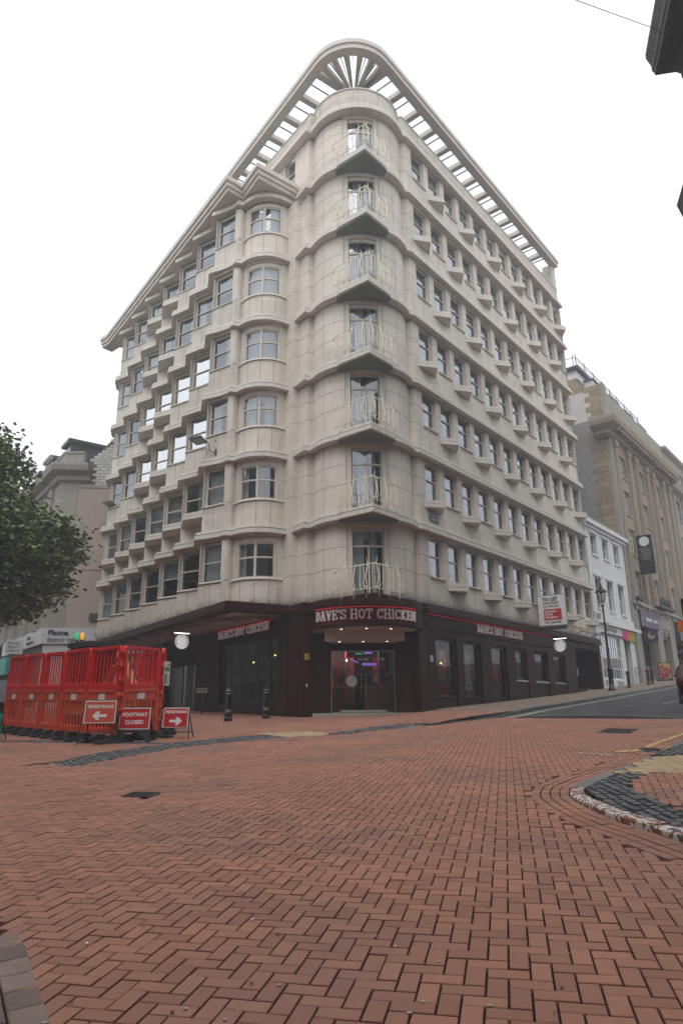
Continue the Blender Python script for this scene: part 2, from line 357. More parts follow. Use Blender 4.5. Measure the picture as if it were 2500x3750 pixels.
def slab_text(mb, txt, h, width, place, m, th=.155, depth=.03):
    tot = sum(GL[c][0] + .10 for c in txt) - .10; k = width / tot; x = 0
    for c in txt:
        wd, st = GL[c]
        for ln in st:
            for i in range(len(ln) - 1):
                a, b = Vector(ln[i]), Vector(ln[i + 1]); d = b - a
                if d.length < 1e-6: continue
                d.normalize(); t = th * .5 if abs(d.y) > .5 else .05; nn = Vector((-d.y, d.x)) * t; e = d * (.02 if len(ln) < 6 else .01)
                P = [a - nn - e, b - nn + e, b + nn + e, a + nn - e]
                F_ = [place((x + p.x) * k, p.y * h, 0) for p in P]; B_ = [place((x + p.x) * k, p.y * h, depth) for p in P]
                mb.add(F_ + B_, [(4, 5, 6, 7), (0, 1, 5, 4), (1, 2, 6, 5), (2, 3, 7, 6), (3, 0, 4, 7)], m)
        x += wd + .10
# ------------------------------------------------------------------ ground (z = 0 is the camera's height; the plaza climbs towards the corner)
def G(x, y): return -.09 + .046 * (y - 26.6) + (.02 * x + .001 * x * x if x > 0 else .012 * x)
def smooth(t): t = min(max(t, 0), 1); return t * t * (3 - 2 * t)
def HP(x, y): return G(x, y) + .11 * smooth((x - 1.4) / 3.0)          # right-hand pavement beside the corner building
KERB = [(1.35, 18.95), (1.85, 19.55), (2.6, 20.1), (3.4, 21.0), (4.15, 21.75), (4.75, 22.35), (5.6, 23.6), (6.95, 25.7), (8.5, 27.8), (11.2, 31.3), (13.3, 34.0), (15.0, 36.3), (19.3, 41.4), (26, 49.5), (36, 61.8), (50, 79)]
RKERB = [(4.6, 10.95), (5.55, 12.3), (6.5, 13.7), (9.2, 17.0), (14, 22.9), (22, 32.7), (34, 47.4), (55, 73)]
RC = [(3.15, 3.6), (2.80, 4.9), (2.64, 5.8), (2.57, 6.2), (2.47, 6.6), (2.43, 7.0), (2.42, 7.5), (2.45, 7.95), (2.53, 8.25), (2.66, 8.6), (3.05, 9.15), (3.6, 9.8), (4.6, 10.95)]
def gsheet(name, poly, dz, m, parent=None, hf=G, cuts=2, kind='structure'):
    bm = bmesh.new(); vs = [bm.verts.new((x, y, 0)) for x, y in poly]; f = bm.faces.new(vs)
    bmesh.ops.triangulate(bm, faces=[f])
    for _ in range(cuts): bmesh.ops.subdivide_edges(bm, edges=[e for e in bm.edges if e.calc_length() > 1.5], cuts=1, use_grid_fill=True)
    bmesh.ops.triangulate(bm, faces=bm.faces)
    for v in bm.verts: v.co.z = hf(v.co.x, v.co.y) + dz
    bmesh.ops.recalc_face_normals(bm, faces=bm.faces)
    if sum(f.normal.z for f in bm.faces) < 0: bmesh.ops.reverse_faces(bm, faces=bm.faces)
    me = bpy.data.meshes.new(name); bm.to_mesh(me); bm.free(); me.materials.append(MT[m])
    o = bpy.data.objects.new(name, me); COL.objects.link(o); WM[o.name] = Matrix.Identity(4)
    if kind: o['kind'] = kind
    return o
# one sheet to the horizon
bm = bmesh.new(); xs = [-600, -300, -150, -80, -50] + list(range(-40, 61, 4)) + [80, 110, 160, 300, 600]; ys = [-600, -300, -120, -60] + list(range(-30, 121, 5)) + [160, 250, 400, 700]
def Gf(x, y): return G(min(max(x, -60), 60), min(max(y, -30), 130))
gv = [[bm.verts.new((x, y, Gf(x, y) - .06)) for y in ys] for x in xs]
for i in range(len(xs) - 1):
    for j in range(len(ys) - 1): bm.faces.new((gv[i][j], gv[i + 1][j], gv[i + 1][j + 1], gv[i][j + 1]))
me = bpy.data.meshes.new('ground'); bm.to_mesh(me); bm.free(); me.materials.append(MT['ground_red'])
o = bpy.data.objects.new('ground', me); COL.objects.link(o); o['kind'] = 'structure'
gsheet('paving_bed', [(-26, -4), (24, -4), (24, 14), (24, 44), (-34, 52), (-30, 20)], -.022, 'sand_joint', cuts=4)

def pavers(name, poly, excl, L, W, az, m, dz=0, hf=G, gap=.010, pat='herring', h=.03, jit=.0016, tilt=.004, kind='structure', bev=.0035, rnd=0.0, clip=False):
    a = R(az); ux, uy = sin(a), cos(a); vx, vy = -uy, ux; xs = [p[0] for p in poly]; ys = [p[1] for p in poly]
    cx, cy = xs[0], ys[0]; us = [(x - cx) * ux + (y - cy) * uy for x, y in poly]; vv = [(x - cx) * vx + (y - cy) * vy for x, y in poly]
    V = []; F = []; rng = random.Random(3)
    def brick(u0, v0, lu, lv):
        um, vm = u0 + lu / 2, v0 + lv / 2; x = cx + um * ux + vm * vx; y = cy + um * uy + vm * vy
        if not inpoly(x, y, poly): return
        if abs(x) > .64 * abs(y) + 4.5: return
        for E in excl:
            if inpoly(x, y, E): return
        z = hf(x, y) + dz + rng.gauss(0, jit) + (.004 * math.sin(x * 1.7 + y * .6) * math.sin(y * 1.1 - x * .4) if pat == 'herring' else 0); tu, tv = rng.gauss(0, tilt), rng.gauss(0, tilt)
        g = gap / 2; hu, hv = lu / 2 - g, lv / 2 - g
        hu -= rng.random() * rnd * lu; hv -= rng.random() * rnd * lv
        b = len(V); e = bev
        gx = (hf(x + .1, y) - hf(x - .1, y)) / .2; gy = (hf(x, y + .1) - hf(x, y - .1)) / .2
        for (k, dd) in ((0, -h), (0, -e * .8), (e, 0)):
            for (su, sv) in ((-1, -1), (1, -1), (1, 1), (-1, 1)):
                du, dv = su * (hu - k), sv * (hv - k); X = x + du * ux + dv * vx; Y = y + du * uy + dv * vy
                V.append((X, Y, z + dd + du * tu + dv * tv + gx * (X - x) + gy * (Y - y)))
        for r in (0, 4):
            for q in range(4): F.append((b + r + q, b + r + (q + 1) % 4, b + r + 4 + (q + 1) % 4, b + r + 4 + q))
        F.append((b + 8, b + 9, b + 10, b + 11))
    if pat == 'herring':
        i0, i1 = int(min(us) / W) - 2, int(max(us) / W) + 2; j0, j1 = int(min(vv) / W) - 2, int(max(vv) / W) + 2
        for j in range(j0, j1):
            for i in range(i0, i1):
                k = (i - j) % 4
                if k == 0: brick(i * W, j * W, 2 * W, W)
                elif k == 3: brick(i * W, j * W, W, 2 * W)
    else:
        j = int(min(vv) / W) - 1
        while j * W < max(vv) + W:
            u = min(us) - L + (j % 2) * L / 2
            while u < max(us) + L:
                l = L * (1 + (rng.random() - .5) * rnd * 2); brick(u, j * W, l, W); u += l
            j += 1
    me = bpy.data.meshes.new(name); me.from_pydata(V, [], F); me.materials.append(MT[m]); me.update()
    o = bpy.data.objects.new(name, me); COL.objects.link(o); WM[o.name] = Matrix.Identity(4)
    if kind: o['kind'] = kind
    return o
SETT1 = [(-5.18, 12.72), (-4.5, 12.07), (-4.1, 13.6), (-3.33, 15.35), (-1.95, 16.75), (-1.32, 17.35), (-1.85, 18.2), (-2.4, 18.05), (-3.79, 16.5), (-4.87, 14.47)]
BEIGE1 = [(-2.25, 18.75), (-1.9, 18.1), (-1.38, 17.40), (-.36, 17.8), (-.30, 18.1), (-1.05, 19.2)]
SETT2 = [(-.36, 17.75), (-.04, 17.75), (.40, 18.4), (.9, 18.9), (1.35, 18.95), (1.85, 19.55), (2.0, 20.9), (1.67, 21.1), (1.26, 20.5), (.8, 20.3), (.2, 19.2), (-.3, 18.4)]
SETT3 = [(-11.0, 18.6), (-7.0, 17.2), (-4.2, 16.1), (-3.9, 16.4), (-6.8, 17.7), (-11.0, 19.2)]
NEAR = [(4.75, 22.35), (5.4, 22.35), (6.2, 22.15), (7.3, 21.45), (8.15, 20.45), (8.6, 19.5), (9.0, 18.6), (9.5, 17.35)]
ROAD = NEAR + RKERB[4:] + [(60, 88)] + KERB[:4:-1]
ROAD = NEAR + [(14, 22.9), (22, 32.7), (34, 47.4), (55, 73), (50, 79), (36, 61.8), (26, 49.5), (19.3, 41.4), (15.0, 36.3), (13.3, 34.0), (11.2, 31.3), (8.5, 27.8), (6.95, 25.7), (5.6, 23.6)]
PAVE_R = [(1.85, 19.55), (2.6, 20.1), (3.4, 21.0), (4.15, 21.75), (4.75, 22.35), (5.6, 23.6), (6.95, 25.7), (8.5, 27.8), (11.2, 31.3), (13.3, 34.0), (15.0, 36.3), (19.3, 41.4), (26, 49.5), (36, 61.8), (32, 64.5), (15.3, 42.2), (3.0, 27.2), (2.9, 25.0)]
ISLE = RC + [(6.5, 13.7), (14, 22.9), (18, 21), (10, 8), (8, 3.6)]
LB = [(-1.0, 2.9), (-1.195, 3.2), (-1.31, 3.38), (-1.485, 3.65), (-1.62, 3.85), (-1.77, 4.09), (-1.95, 4.36), (-2.6, 5.3), (-3.5, 6.6), (-6, 6.6), (-6, 1), (-1, 1)]
FOOT = [(-15.5, 42.5), (-2.2, 27.0), (-1.3, 26.3), (2.9, 26.4), (3.2, 26.9), (15.2, 41.9), (10, 60)]
def offline(ln, d):
    o = []
    for i, q in enumerate(ln):
        a, b = Vector(ln[max(i - 1, 0)]), Vector(ln[min(i + 1, len(ln) - 1)]); t = (b - a).normalized(); o.append((q[0] - t.y * d, q[1] + t.x * d))
    return o
CRS = RC + offline(RC, .43)[::-1]
def course(d, L=.2, w=.1, m='brick'):
    ln = offline(RC, d + w / 2); V = []; F = []; rg_ = random.Random(int(d * 100)); out = []
    for i in range(len(ln) - 1):
        a, b = Vector(ln[i]), Vector(ln[i + 1]); n = max(1, round((b - a).length / L)); out += [(a + (b - a) * k / n, a + (b - a) * (k + 1) / n) for k in range(n)]
    for a, b in out:
        t = (b - a).normalized(); nn = Vector((-t.y, t.x)) * (w / 2 - .006); a2, b2 = a + t * .006, b - t * .006; j = rg_.gauss(0, .0015); q = [a2 - nn, b2 - nn, b2 + nn, a2 + nn]; k = len(V)
        V += [(v.x, v.y, G(v.x, v.y) - .03) for v in q] + [(v.x, v.y, G(v.x, v.y) + j) for v in q]; F += [(k + r, k + (r + 1) % 4, k + 4 + (r + 1) % 4, k + 4 + r) for r in range(4)] + [(k + 4, k + 5, k + 6, k + 7)]
    me = bpy.data.meshes.new('edge_course'); me.from_pydata(V, [], F); me.materials.append(MT[m]); o = bpy.data.objects.new('edge_course', me); COL.objects.link(o); o['kind'] = 'structure'
for d_ in (.01, .11, .215, .32): course(d_, .2 if d_ < .3 else .2)
BR = [(-30, .4), (9, .4), (9.5, 17), (9.4, 18), (4.75, 22.35), (2.9, 27), (-1, 27.2), (-15, 45), (-24, 52), (-34, 36)]
HATCH1 = [(5.55, 15.7), (6.2, 16.75), (6.68, 16.1), (6.02, 15.1)]
HATCH2 = [(-2.69, 8.87), (-2.65, 9.21), (-2.27, 9.14), (-2.31, 8.76)]
HATCH3 = [(4.84, 11.98), (5.13, 12.42), (5.36, 12.25), (5.06, 11.80)]
pavers('brick_paving', BR, [SETT1, BEIGE1, SETT2, SETT3, ROAD, PAVE_R, ISLE, CRS, LB, HATCH1, HATCH2, HATCH3, [(-5.6, 12), (-5.1, 12.7), (-5.3, 12.9)]], .2, .0965, 13, 'brick')
pavers('sett_band', SETT1, [], .17, .11, -30, 'sett', pat='run', gap=.014, jit=.003, tilt=.016, rnd=.12, bev=.006, dz=.002)
pavers('sett_band', SETT2, [], .17, .11, 35, 'sett', pat='run', gap=.014, jit=.003, tilt=.018, rnd=.12, bev=.006, dz=.004)
pavers('sett_band', SETT3, [], .17, .11, 110, 'sett', pat='run', gap=.014, jit=.003, tilt=.016, rnd=.12, bev=.006)
pavers('tactile_paving', BEIGE1, [], .2, .2, 30, 'beige_slab', pat='run', gap=.006, dz=.001)
pavers('edge_paving', LB, [], .2, .155, -30, 'brick_grey', pat='run', gap=.010, dz=.003, bev=.006, jit=.002)
gsheet('road', ROAD, -.012, 'asphalt', cuts=3)
gsheet('road', [(9.3, 21.0), (11.9, 24.4), (12.7, 23.8), (10.1, 20.4)], -.0075, 'asphalt_patch', cuts=1)
gsheet('road', [(8.2, 22.8), (9.0, 22.1), (9.6, 22.9), (8.8, 23.6)], -.0075, 'asphalt_patch', cuts=1)
gsheet('road', [(13.5, 29.5), (19.0, 36.2), (19.6, 35.8), (14.1, 29.1)], -.0075, 'asphalt_patch', cuts=1)
# drain covers in the paving
def cover(poly, label, rim=.03, bars=7, style=0):
    mb = MB(); P = [Vector(p) for p in poly]; c = sum(P, Vector((0, 0))) / 4
    lerp = lambda s, t: (P[0] * (1 - s) + P[3] * s) * (1 - t) + (P[1] * (1 - s) + P[2] * s) * t
    mb.prism(poly, lambda x, y: G(x, y) - .02, lambda x, y: G(x, y) - .006, 'black')
    def strip(s0, s1, t0, t1, h): 
        q = [lerp(s0, t0), lerp(s1, t0), lerp(s1, t1), lerp(s0, t1)]
        mb.prism([tuple(v) for v in q], lambda x, y: G(x, y) - .01, lambda x, y: G(x, y) + h, 'iron')
    for e in ((0, 1, 0, .06), (0, 1, .94, 1), (0, .06, .06, .94), (.94, 1, .06, .94)): strip(*e, .003)
    for i in range(bars):
        t = .10 + .8 * i / (bars - 1); strip(.08, .92, t - .3 / bars, t + .1 / bars, .0)
    if style:
        for i in range(1, 6): strip(i / 6 - .015, i / 6 + .015, .07, .93, .001)
    o = mb.build('drain_cover'); return tag(o, label, 'drain cover')
cover(HATCH2, 'small square iron cover set in red bricks at lower left', style=1)
cover(HATCH1, 'long dark manhole cover in red bricks near the tarmac edge', bars=12, style=1)
cover(HATCH3, 'slotted gully grate beside the right hand kerb and yellow line', bars=9)
# kerb beside the corner building
def kerb(name, line, hf, w, top, drop, m, outward=1, L=.9):
    mb = MB(); pts = []; acc = 0
    for i in range(len(line) - 1):
        a, b = Vector(line[i]), Vector(line[i + 1]); n = max(1, round((b - a).length / L))
        for k in range(n): pts.append(a + (b - a) * k / n)
    pts.append(Vector(line[-1]))
    rng = random.Random(5)
    for i in range(len(pts) - 1):
        a, b = pts[i], pts[i + 1]; d = (b - a).normalized(); nrm = Vector((-d.y, d.x)) * outward
        a2, b2 = a + d * .006, b - d * .006; e = .015
        t0, t1 = top(i / len(pts)), top((i + 1) / len(pts)); j = rng.gauss(0, .003)
        q = []
        for (off, dz) in ((0, -.10), (0, None), (e, 0), (w, 0), (w, -.10)):
            for (p, t) in ((a2, t0), (b2, t1)):
                s = p + nrm * off; zz = hf(s.x, s.y) + (dz if dz is not None and dz < 0 else (t - (e if dz is None else 0) + j))
                q.append((s.x, s.y, zz))
        mb.add(q, [(2 * k, 2 * k + 1, 2 * k + 3, 2 * k + 2) for k in range(4)] + [(0, 2, 4, 6, 8), (1, 9, 7, 5, 3)], m)
    o = mb.build(name, fix=True); o['kind'] = 'structure'; return o
kerb('kerb', KERB, G, .30, lambda t: .11 * smooth(t * 9 + .05), 0, 'kerb', 1)
kerb('kerb', RC[:10], G, .15, lambda t: .060 * smooth(1.6 - t * 1.4), 0, 'kerb_red', -1, L=.42)
kerb('kerb', RC[9:] + RKERB[1:], G, .25, lambda t: .02 + .09 * smooth(t * 4 - .3), 0, 'kerb', -1, L=.9)
gsheet('pavement', PAVE_R, -.012, 'sand_joint', hf=HP, cuts=3)
RED_R = [(1.85, 19.55), (2.6, 20.1), (3.4, 21.0), (4.15, 21.75), (4.75, 22.35), (5.3, 23.2), (3.6, 27.9), (3.0, 27.2), (2.9, 25.0)]
pavers('brick_paving', [(1.9, 21.0), (2.6, 20.45), (3.3, 21.3), (4.1, 22.1), (4.5, 22.6), (5.3, 23.6), (4.9, 24.9), (4.0, 26.2), (3.2, 27.1), (2.4, 27.0), (2.0, 26)], [], .2, .0965, 13, 'brick', hf=HP)
pavers('slab_paving', [(5.0, 23.3), (5.35, 23.75), (6.7, 25.85), (8.25, 28.0), (10.95, 31.5), (13.05, 34.2), (14.75, 36.5), (19.05, 41.6), (25.75, 49.7), (35, 62), (32, 63.8), (15.3, 42.2), (3.4, 27.4), (4.9, 25)], [], .3, .15, 39, 'buff_slab', pat='run', hf=HP, jit=.0012, tilt=.002)
gsheet('pavement', [(2.70, 5.75), (2.62, 7.0), (2.66, 7.9), (2.85, 8.5), (3.3, 9.1), (3.9, 9.8), (4.85, 10.85), (5.8, 12.1), (6.75, 13.5), (9.45, 16.8), (14.25, 22.7), (22.2, 32.5), (34.2, 47.2), (40, 44), (20, 14), (9, 3.6), (3.3, 3.7)], 0, 'sand_joint', hf=lambda x, y: G(x, y) + .038, cuts=3)
HI = lambda x, y: G(x, y) + .052
SB = [(2.68, 5.5), (2.62, 6.3), (2.58, 7.0), (2.60, 7.6), (2.70, 8.1), (2.86, 8.5), (3.15, 8.85), (3.62, 9.35), (3.85, 9.3), (3.4, 8.7), (3.16, 8.1), (3.08, 7.5), (3.12, 6.9), (3.25, 6.0), (3.3, 5.3)]
pavers('sett_band', SB, [], .15, .105, 4, 'sett', pat='run', gap=.016, jit=.003, tilt=.018, rnd=.15, bev=.006, hf=HI)
pavers('tactile_paving', [(3.45, 9.25), (3.72, 9.6), (4.6, 10.75), (4.95, 10.9), (6.8, 10.4), (6.8, 8.9), (4.6, 9.0)], [], .2, .2, 10, 'beige_slab', pat='run', hf=HI, gap=.006)
pavers('sett_band', [(4.6, 11.0), (5.7, 12.3), (6.6, 13.6), (7.4, 13.2), (6.0, 11.0), (5.6, 10.75)], [], .15, .105, 40, 'sett', pat='run', gap=.016, jit=.003, tilt=.016, rnd=.15, bev=.006, hf=HI)
pavers('brick_paving', [(3.1, 5.3), (3.25, 6.0), (3.12, 6.9), (3.08, 7.5), (3.16, 8.1), (3.4, 8.7), (3.85, 9.1), (4.6, 9.0), (9, 8.8), (9, 4), (3.3, 4)], [], .2, .0965, 20, 'brick', hf=HI)
pavers('slab_paving', [(6.8, 8.9), (6.8, 10.4), (5.9, 10.8), (7.4, 13.2), (6.9, 13.6), (9.6, 16.8), (14.3, 22.6), (20, 26), (20, 14), (9, 8.8)], [], .3, .15, 39, 'buff_slab', pat='run', hf=HI)
# painted lines
def line_paint(pts, w, m, dz=.004, name='road_marking'):
    mb = MB(); n = len(pts)
    P = []
    for i in range(n):
        a, b = Vector(pts[max(i - 1, 0)]), Vector(pts[min(i + 1, n - 1)]); d = (b - a).normalized(); q = Vector((-d.y, d.x)) * w / 2; c = Vector(pts[i]); P.append((c + q, c - q))
    for i in range(n - 1):
        k = 6
        for t in range(k):
            def L_(u, s): return P[i][s] * (1 - u) + P[i + 1][s] * u
            Q = [L_(t / k, 0), L_((t + 1) / k, 0), L_((t + 1) / k, 1), L_(t / k, 1)]
            mb.add([(p.x, p.y, G(p.x, p.y) + dz) for p in Q], [(3, 2, 1, 0)], m)
    o = mb.build(name); o['kind'] = 'structure'; return o
off = lambda ln, d: [((p[0] + d * .78), (p[1] - d * .62)) for p in ln]
line_paint(off(KERB[5:], .30), .07, 'road_paint', -.004); line_paint(off(KERB[5:], .48), .07, 'road_paint', -.004)
line_paint([(5.2, 12.45), (6.1, 13.6), (9.0, 17.2), (14, 23.3)], .12, 'yellow_paint', .008)
line_paint([(4.5, 12.0), (4.95, 12.05)], .25, 'yellow_paint', .008)
line_paint([(9.6, 18.8), (10.8, 20.4)], .10, 'road_paint', -.004); line_paint([(11.6, 25.8), (12.6, 27.0)], .08, 'road_paint', -.004)
line_paint([(3.9, 12.1), (4.3, 11.5)], .05, 'road_paint', .008)
#@@BUILDING
# ------------------------------------------------------------------ the corner building
P = [26.947, 23.682, 20.371, 17.029, 13.710, 10.463, 7.147, 3.792]
LV = {f: P[8 - f] for f in range(1, 9)}                     # LV[f] = level of the ledge under floor f; LV[8] = ledge over floor 7
rv = Vector((sin(R(39.3)), cos(R(39.3)))); rn = Vector((cos(R(39.3)), -sin(R(39.3)))); S0 = Vector((3.35, 26.75))
def RP(u, inset): p = S0 + rv * u - rn * inset; return (p.x, p.y)
STEP = Vector((-1.3359, 1.8177)); dR = Vector((.8358, -.5490)); dI = Vector((.5490, .8358))
def Tp(j): return Vector((-6.274, 28.269)) + STEP * (j - 1)
def Ap(j): return Vector((-7.38, 30.29)) + STEP * (j - 2)
def Bp(j): return Vector((-6.30, 29.585)) + STEP * (j - 2)
def t2(v): return (v[0], v[1])
CL, RL = (.886, 27.364), 2.344; CW, RW = (.865, 27.66), 2.172
BLD = empty('corner_building', (0, 27, -.1), 0, 'pale stone seven storey corner building with rounded corner and dark granite shopfront', 'office building')
led_left = []
T8 = Tp(7) + STEP
led_left += [t2(T8 + dR * 1.26 + Vector((.15, .9))), t2(T8 + dR * 1.26)]
for j in range(7, 0, -1): led_left += [t2(Tp(j)), t2(Tp(j) + dR * 1.26)] if j > 1 else [t2(Tp(1))]
led_left += [(-5.64, 28.0), (-5.23, 27.78), (-5.03, 27.62), (-4.887, 27.437), (-4.611, 27.52), (-4.38, 27.30), (-4.12, 27.12), (-3.8, 27.0), (-3.42, 26.95), (-3.05, 27.0), (-2.78, 27.11), (-2.52, 27.27), (-2.268, 27.46), (-2.12, 27.66)]
aL, aR = ang(CL, (-1.33, 26.475)), ang(CL, (3.13, 26.66))
def led_right(prow=True):
    L_ = [(-2.046, 27.14), (-1.54, 26.375), (-1.33, 26.475)] if True else []
    a0 = aL; a1 = aR
    if a1 < a0: a1 += 2 * pi
    if prow:
        p0, p1 = ang(CL, (-.15, 25.25)), ang(CL, (2.2, 25.42))
        if p0 < a0: p0 += 2 * pi
        if p1 < a0: p1 += 2 * pi
        L_ += arc(CL, RL, a0, p0, 8)[1:]; L_ += [(-.02, 25.06), (1.165, 24.13), (2.12, 25.18)]; L_ += arc(CL, RL, p1, a1, 7)
    else: L_ += arc(CL, RL, a0, a1, 22)[1:]
    L_ += [(3.352, 26.765), RP(6, 0), RP(12, 0), RP(19.17, 0), RP(19.17, .45)]
    return L_
wall_left = [t2(Ap(8) + Vector((.4, 1.6)) + dR * 1.29), t2(Bp(8))]
wall_left = []
for j in range(7, 1, -1): wall_left += [t2(Ap(j)), t2(Bp(j))]
wall_left += [t2(Ap(1)), (-5.0, 27.79), (-4.85, 27.70), (-4.66, 27.76)]
BOW = [(-4.56, 27.93), (-4.38, 27.70), (-4.15, 27.50), (-3.86, 27.35), (-3.56, 27.28), (-3.26, 27.27), (-2.97, 27.33), (-2.70, 27.47), (-2.46, 27.69)]
PIL = [(-2.46, 27.69), (-2.07, 27.13), (-1.823, 27.28), (-1.415, 26.79), (-1.178, 26.92)]
wa0 = ang(CW, (-1.178, 26.92)); wd0 = ang(CW, (.20, 25.60)); wd1 = ang(CW, (1.84, 25.72)); wa1 = ang(CW, (2.96, 27.14))
if wa1 < wa0: wa0 -= 2 * pi; 
def norm(a, lo):
    while a < lo: a += 2 * pi
    return a
wd0 = norm(wd0, wa0); wd1 = norm(wd1, wa0); wa1 = norm(wa1, wa0)
TW1 = arc(CW, RW, wa0, wd0, 9); TW2 = arc(CW, RW, wd1, wa1, 9); TWD = arc(CW, RW, wd0, wd1, 8)
wall_right = TW2 + [(3.235, 27.08), RP(5, .3), RP(12, .3), RP(19.4, .3)]
END_R = [RP(19.4, .3), RP(19.4, 12)]
LW7 = [(-13.2, 41.9), (-1.415 - .596 * 8, 26.79 + .803 * 8), (-1.785, 27.29)]
WT = .42
def wprof(z0, z1, t=WT): return [(0, z0), (-t, z0), (-t, z1), (0, z1)]
# --- stone walls
mb = MB()
for f in range(1, 8):
    L_ = LV[f]; z0, z1 = L_ - .10, L_ + 1.54
    if f < 7:
        mb.sweep(wall_left, wprof(z0, z1), 'stone_grey'); mb.sweep(wall_left[-1:] + BOW, wprof(z0, z1), 'stone')
        for j in range(1, 8):                                    # piers between the stepped left-hand windows
            A_, zt = Ap(j), L_ + 3.23
            if j < 7: poly = [t2(Bp(j + 1)), t2(A_), t2(A_ + dR * .03), t2(A_ + dR * .03 + dI * .24), t2(Bp(j + 1) + dI * .34 + dR * .05)]
            else: poly = [t2(A_), t2(A_ + dR * .03), t2(A_ + dR * .03 + dI * .24), t2(A_ + dI * .5 + dR * .0)]
            mb.prism(poly, z1, zt, 'stone_grey')
            if j == 7: mb.prism([t2(A_), t2(A_ + Vector((.35, 1.2))), t2(A_ + Vector((.75, 1.1))), t2(A_ + dR * .16 + dI * .2)], L_ - .1, zt, 'stone_grey')
        mb.prism([(-5.02, 27.80), (-4.85, 27.70), (-4.76, 27.69), (-4.66, 27.76), (-4.56, 27.93), (-4.46, 28.12), (-4.85, 28.25)], z1, L_ + 3.23, 'stone')
    pz = PIL if f < 7 else [(-1.785, 27.29), PIL[3], PIL[4]]
    mb.sweep(pz + TW1[1:], wprof(z0, LV[f + 1] - .10), 'stone')
    mb.sweep(wall_right, wprof(z0, z1), 'stone')
    if f == 7: mb.sweep(LW7, wprof(z0, z1), 'stone')
    mb.sweep(TW2 + [(3.235, 27.08), RP(.74, .3)], wprof(z1, L_ + 3.26), 'stone')
    mb.sweep(TWD, [(0, L_ + 3.13), (-WT, L_ + 3.13), (-WT, L_ + 3.3), (0, L_ + 3.3)], 'stone')
    mb.sweep(TWD, [(-.02, z0), (-WT, z0), (-WT, L_ + .36), (-.02, L_ + .36)], 'stone')
    for i in range(12):
        u = 1.87 + 1.57 * i; ue = 2.29 + 1.57 * i if i < 11 else 19.4
        mb.prism([RP(u, .3), RP(ue, .3), RP(ue + (.2 if i < 11 else 0), .52), RP(u - .03, .52)], z1, L_ + 3.23, 'stone')
    mb.prism([RP(.70, .3), RP(.74, .3), RP(.93, .52), RP(.70, .52)], z1, L_ + 3.23, 'stone')
    mb.sweep(END_R, wprof(z0, L_ + 3.3, .3), 'stone')
    if f == 7:
        for i in range(6):
            q = Vector((-1.415, 26.79)) + Vector((-.596, .803)) * (.62 + 1.57 * i)
            mb.prism([(q.x, q.y), (q.x - .596 * .62, q.y + .803 * .62), (q.x - .596 * .62 + .32, q.y + .803 * .62 + .24), (q.x + .32, q.y + .24)], z1, L_ + 3.26, 'stone')
# --- thin dark joints between the facing slabs
for f in range(1, 8):
    L_ = LV[f]; zl, zh = L_ + .30, L_ + 1.53
    for k in range(25):
        u = .50 + .785 * k; a, b = RP(u - .007, .297), RP(u + .007, .297)
        if u < 19.3: mb.quad((*a, zl), (*b, zl), (*b, zh), (*a, zh), 'stone_joint')
    for i in range(12):
        u = 1.89 + 1.57 * i; ue = min(u + .40, 19.38); a, b = RP(u, .297), RP(ue, .297)
        mb.quad((*a, L_ + 2.375), (*b, L_ + 2.375), (*b, L_ + 2.39), (*a, L_ + 2.39), 'stone_joint')
    for zz in (1.56, 2.38):
        for ln in ((PIL if f < 7 else PIL[3:]) + TW1[1:], TW2 + [(3.235, 27.08), RP(.70, .3)]):
            mb.sweep(ln, [(.003, L_ + zz - .008), (.003, L_ + zz + .008)], 'stone_joint', closed=False)
    for A_ in (wa0 + (wd0 - wa0) * .45, wd1 + (wa1 - wd1) * .42, wd0 + .0, wd1 - .0):
        q = arc(CW, RW + .003, A_ - .003, A_ + .003, 1); mb.quad((*q[0], zl), (*q[1], zl), (*q[1], LV[f + 1] - .05), (*q[0], LV[f + 1] - .05), 'stone_joint')
    if f < 7:
        for j in range(1, 8):
            c = Ap(j) + dR * .66 - dI * .003; a, b = c - dR * .007, c + dR * .007
            mb.quad((*a, zl), (*b, zl), (*b, zh), (*a, zh), 'stone_joint')
        for k in (2, 4, 6):
            a, b = Vector(BOW[k - 1]), Vector(BOW[k + 1]); d = (b - a).normalized(); c = Vector(BOW[k]) + Vector((d.y, -d.x)) * .006
            mb.quad((*(c - d * .007), zl), (*(c + d * .007), zl), (*(c + d * .007), zh), (*(c - d * .007), zh), 'stone_joint')
mb.build('wall', BLD, fix=True)
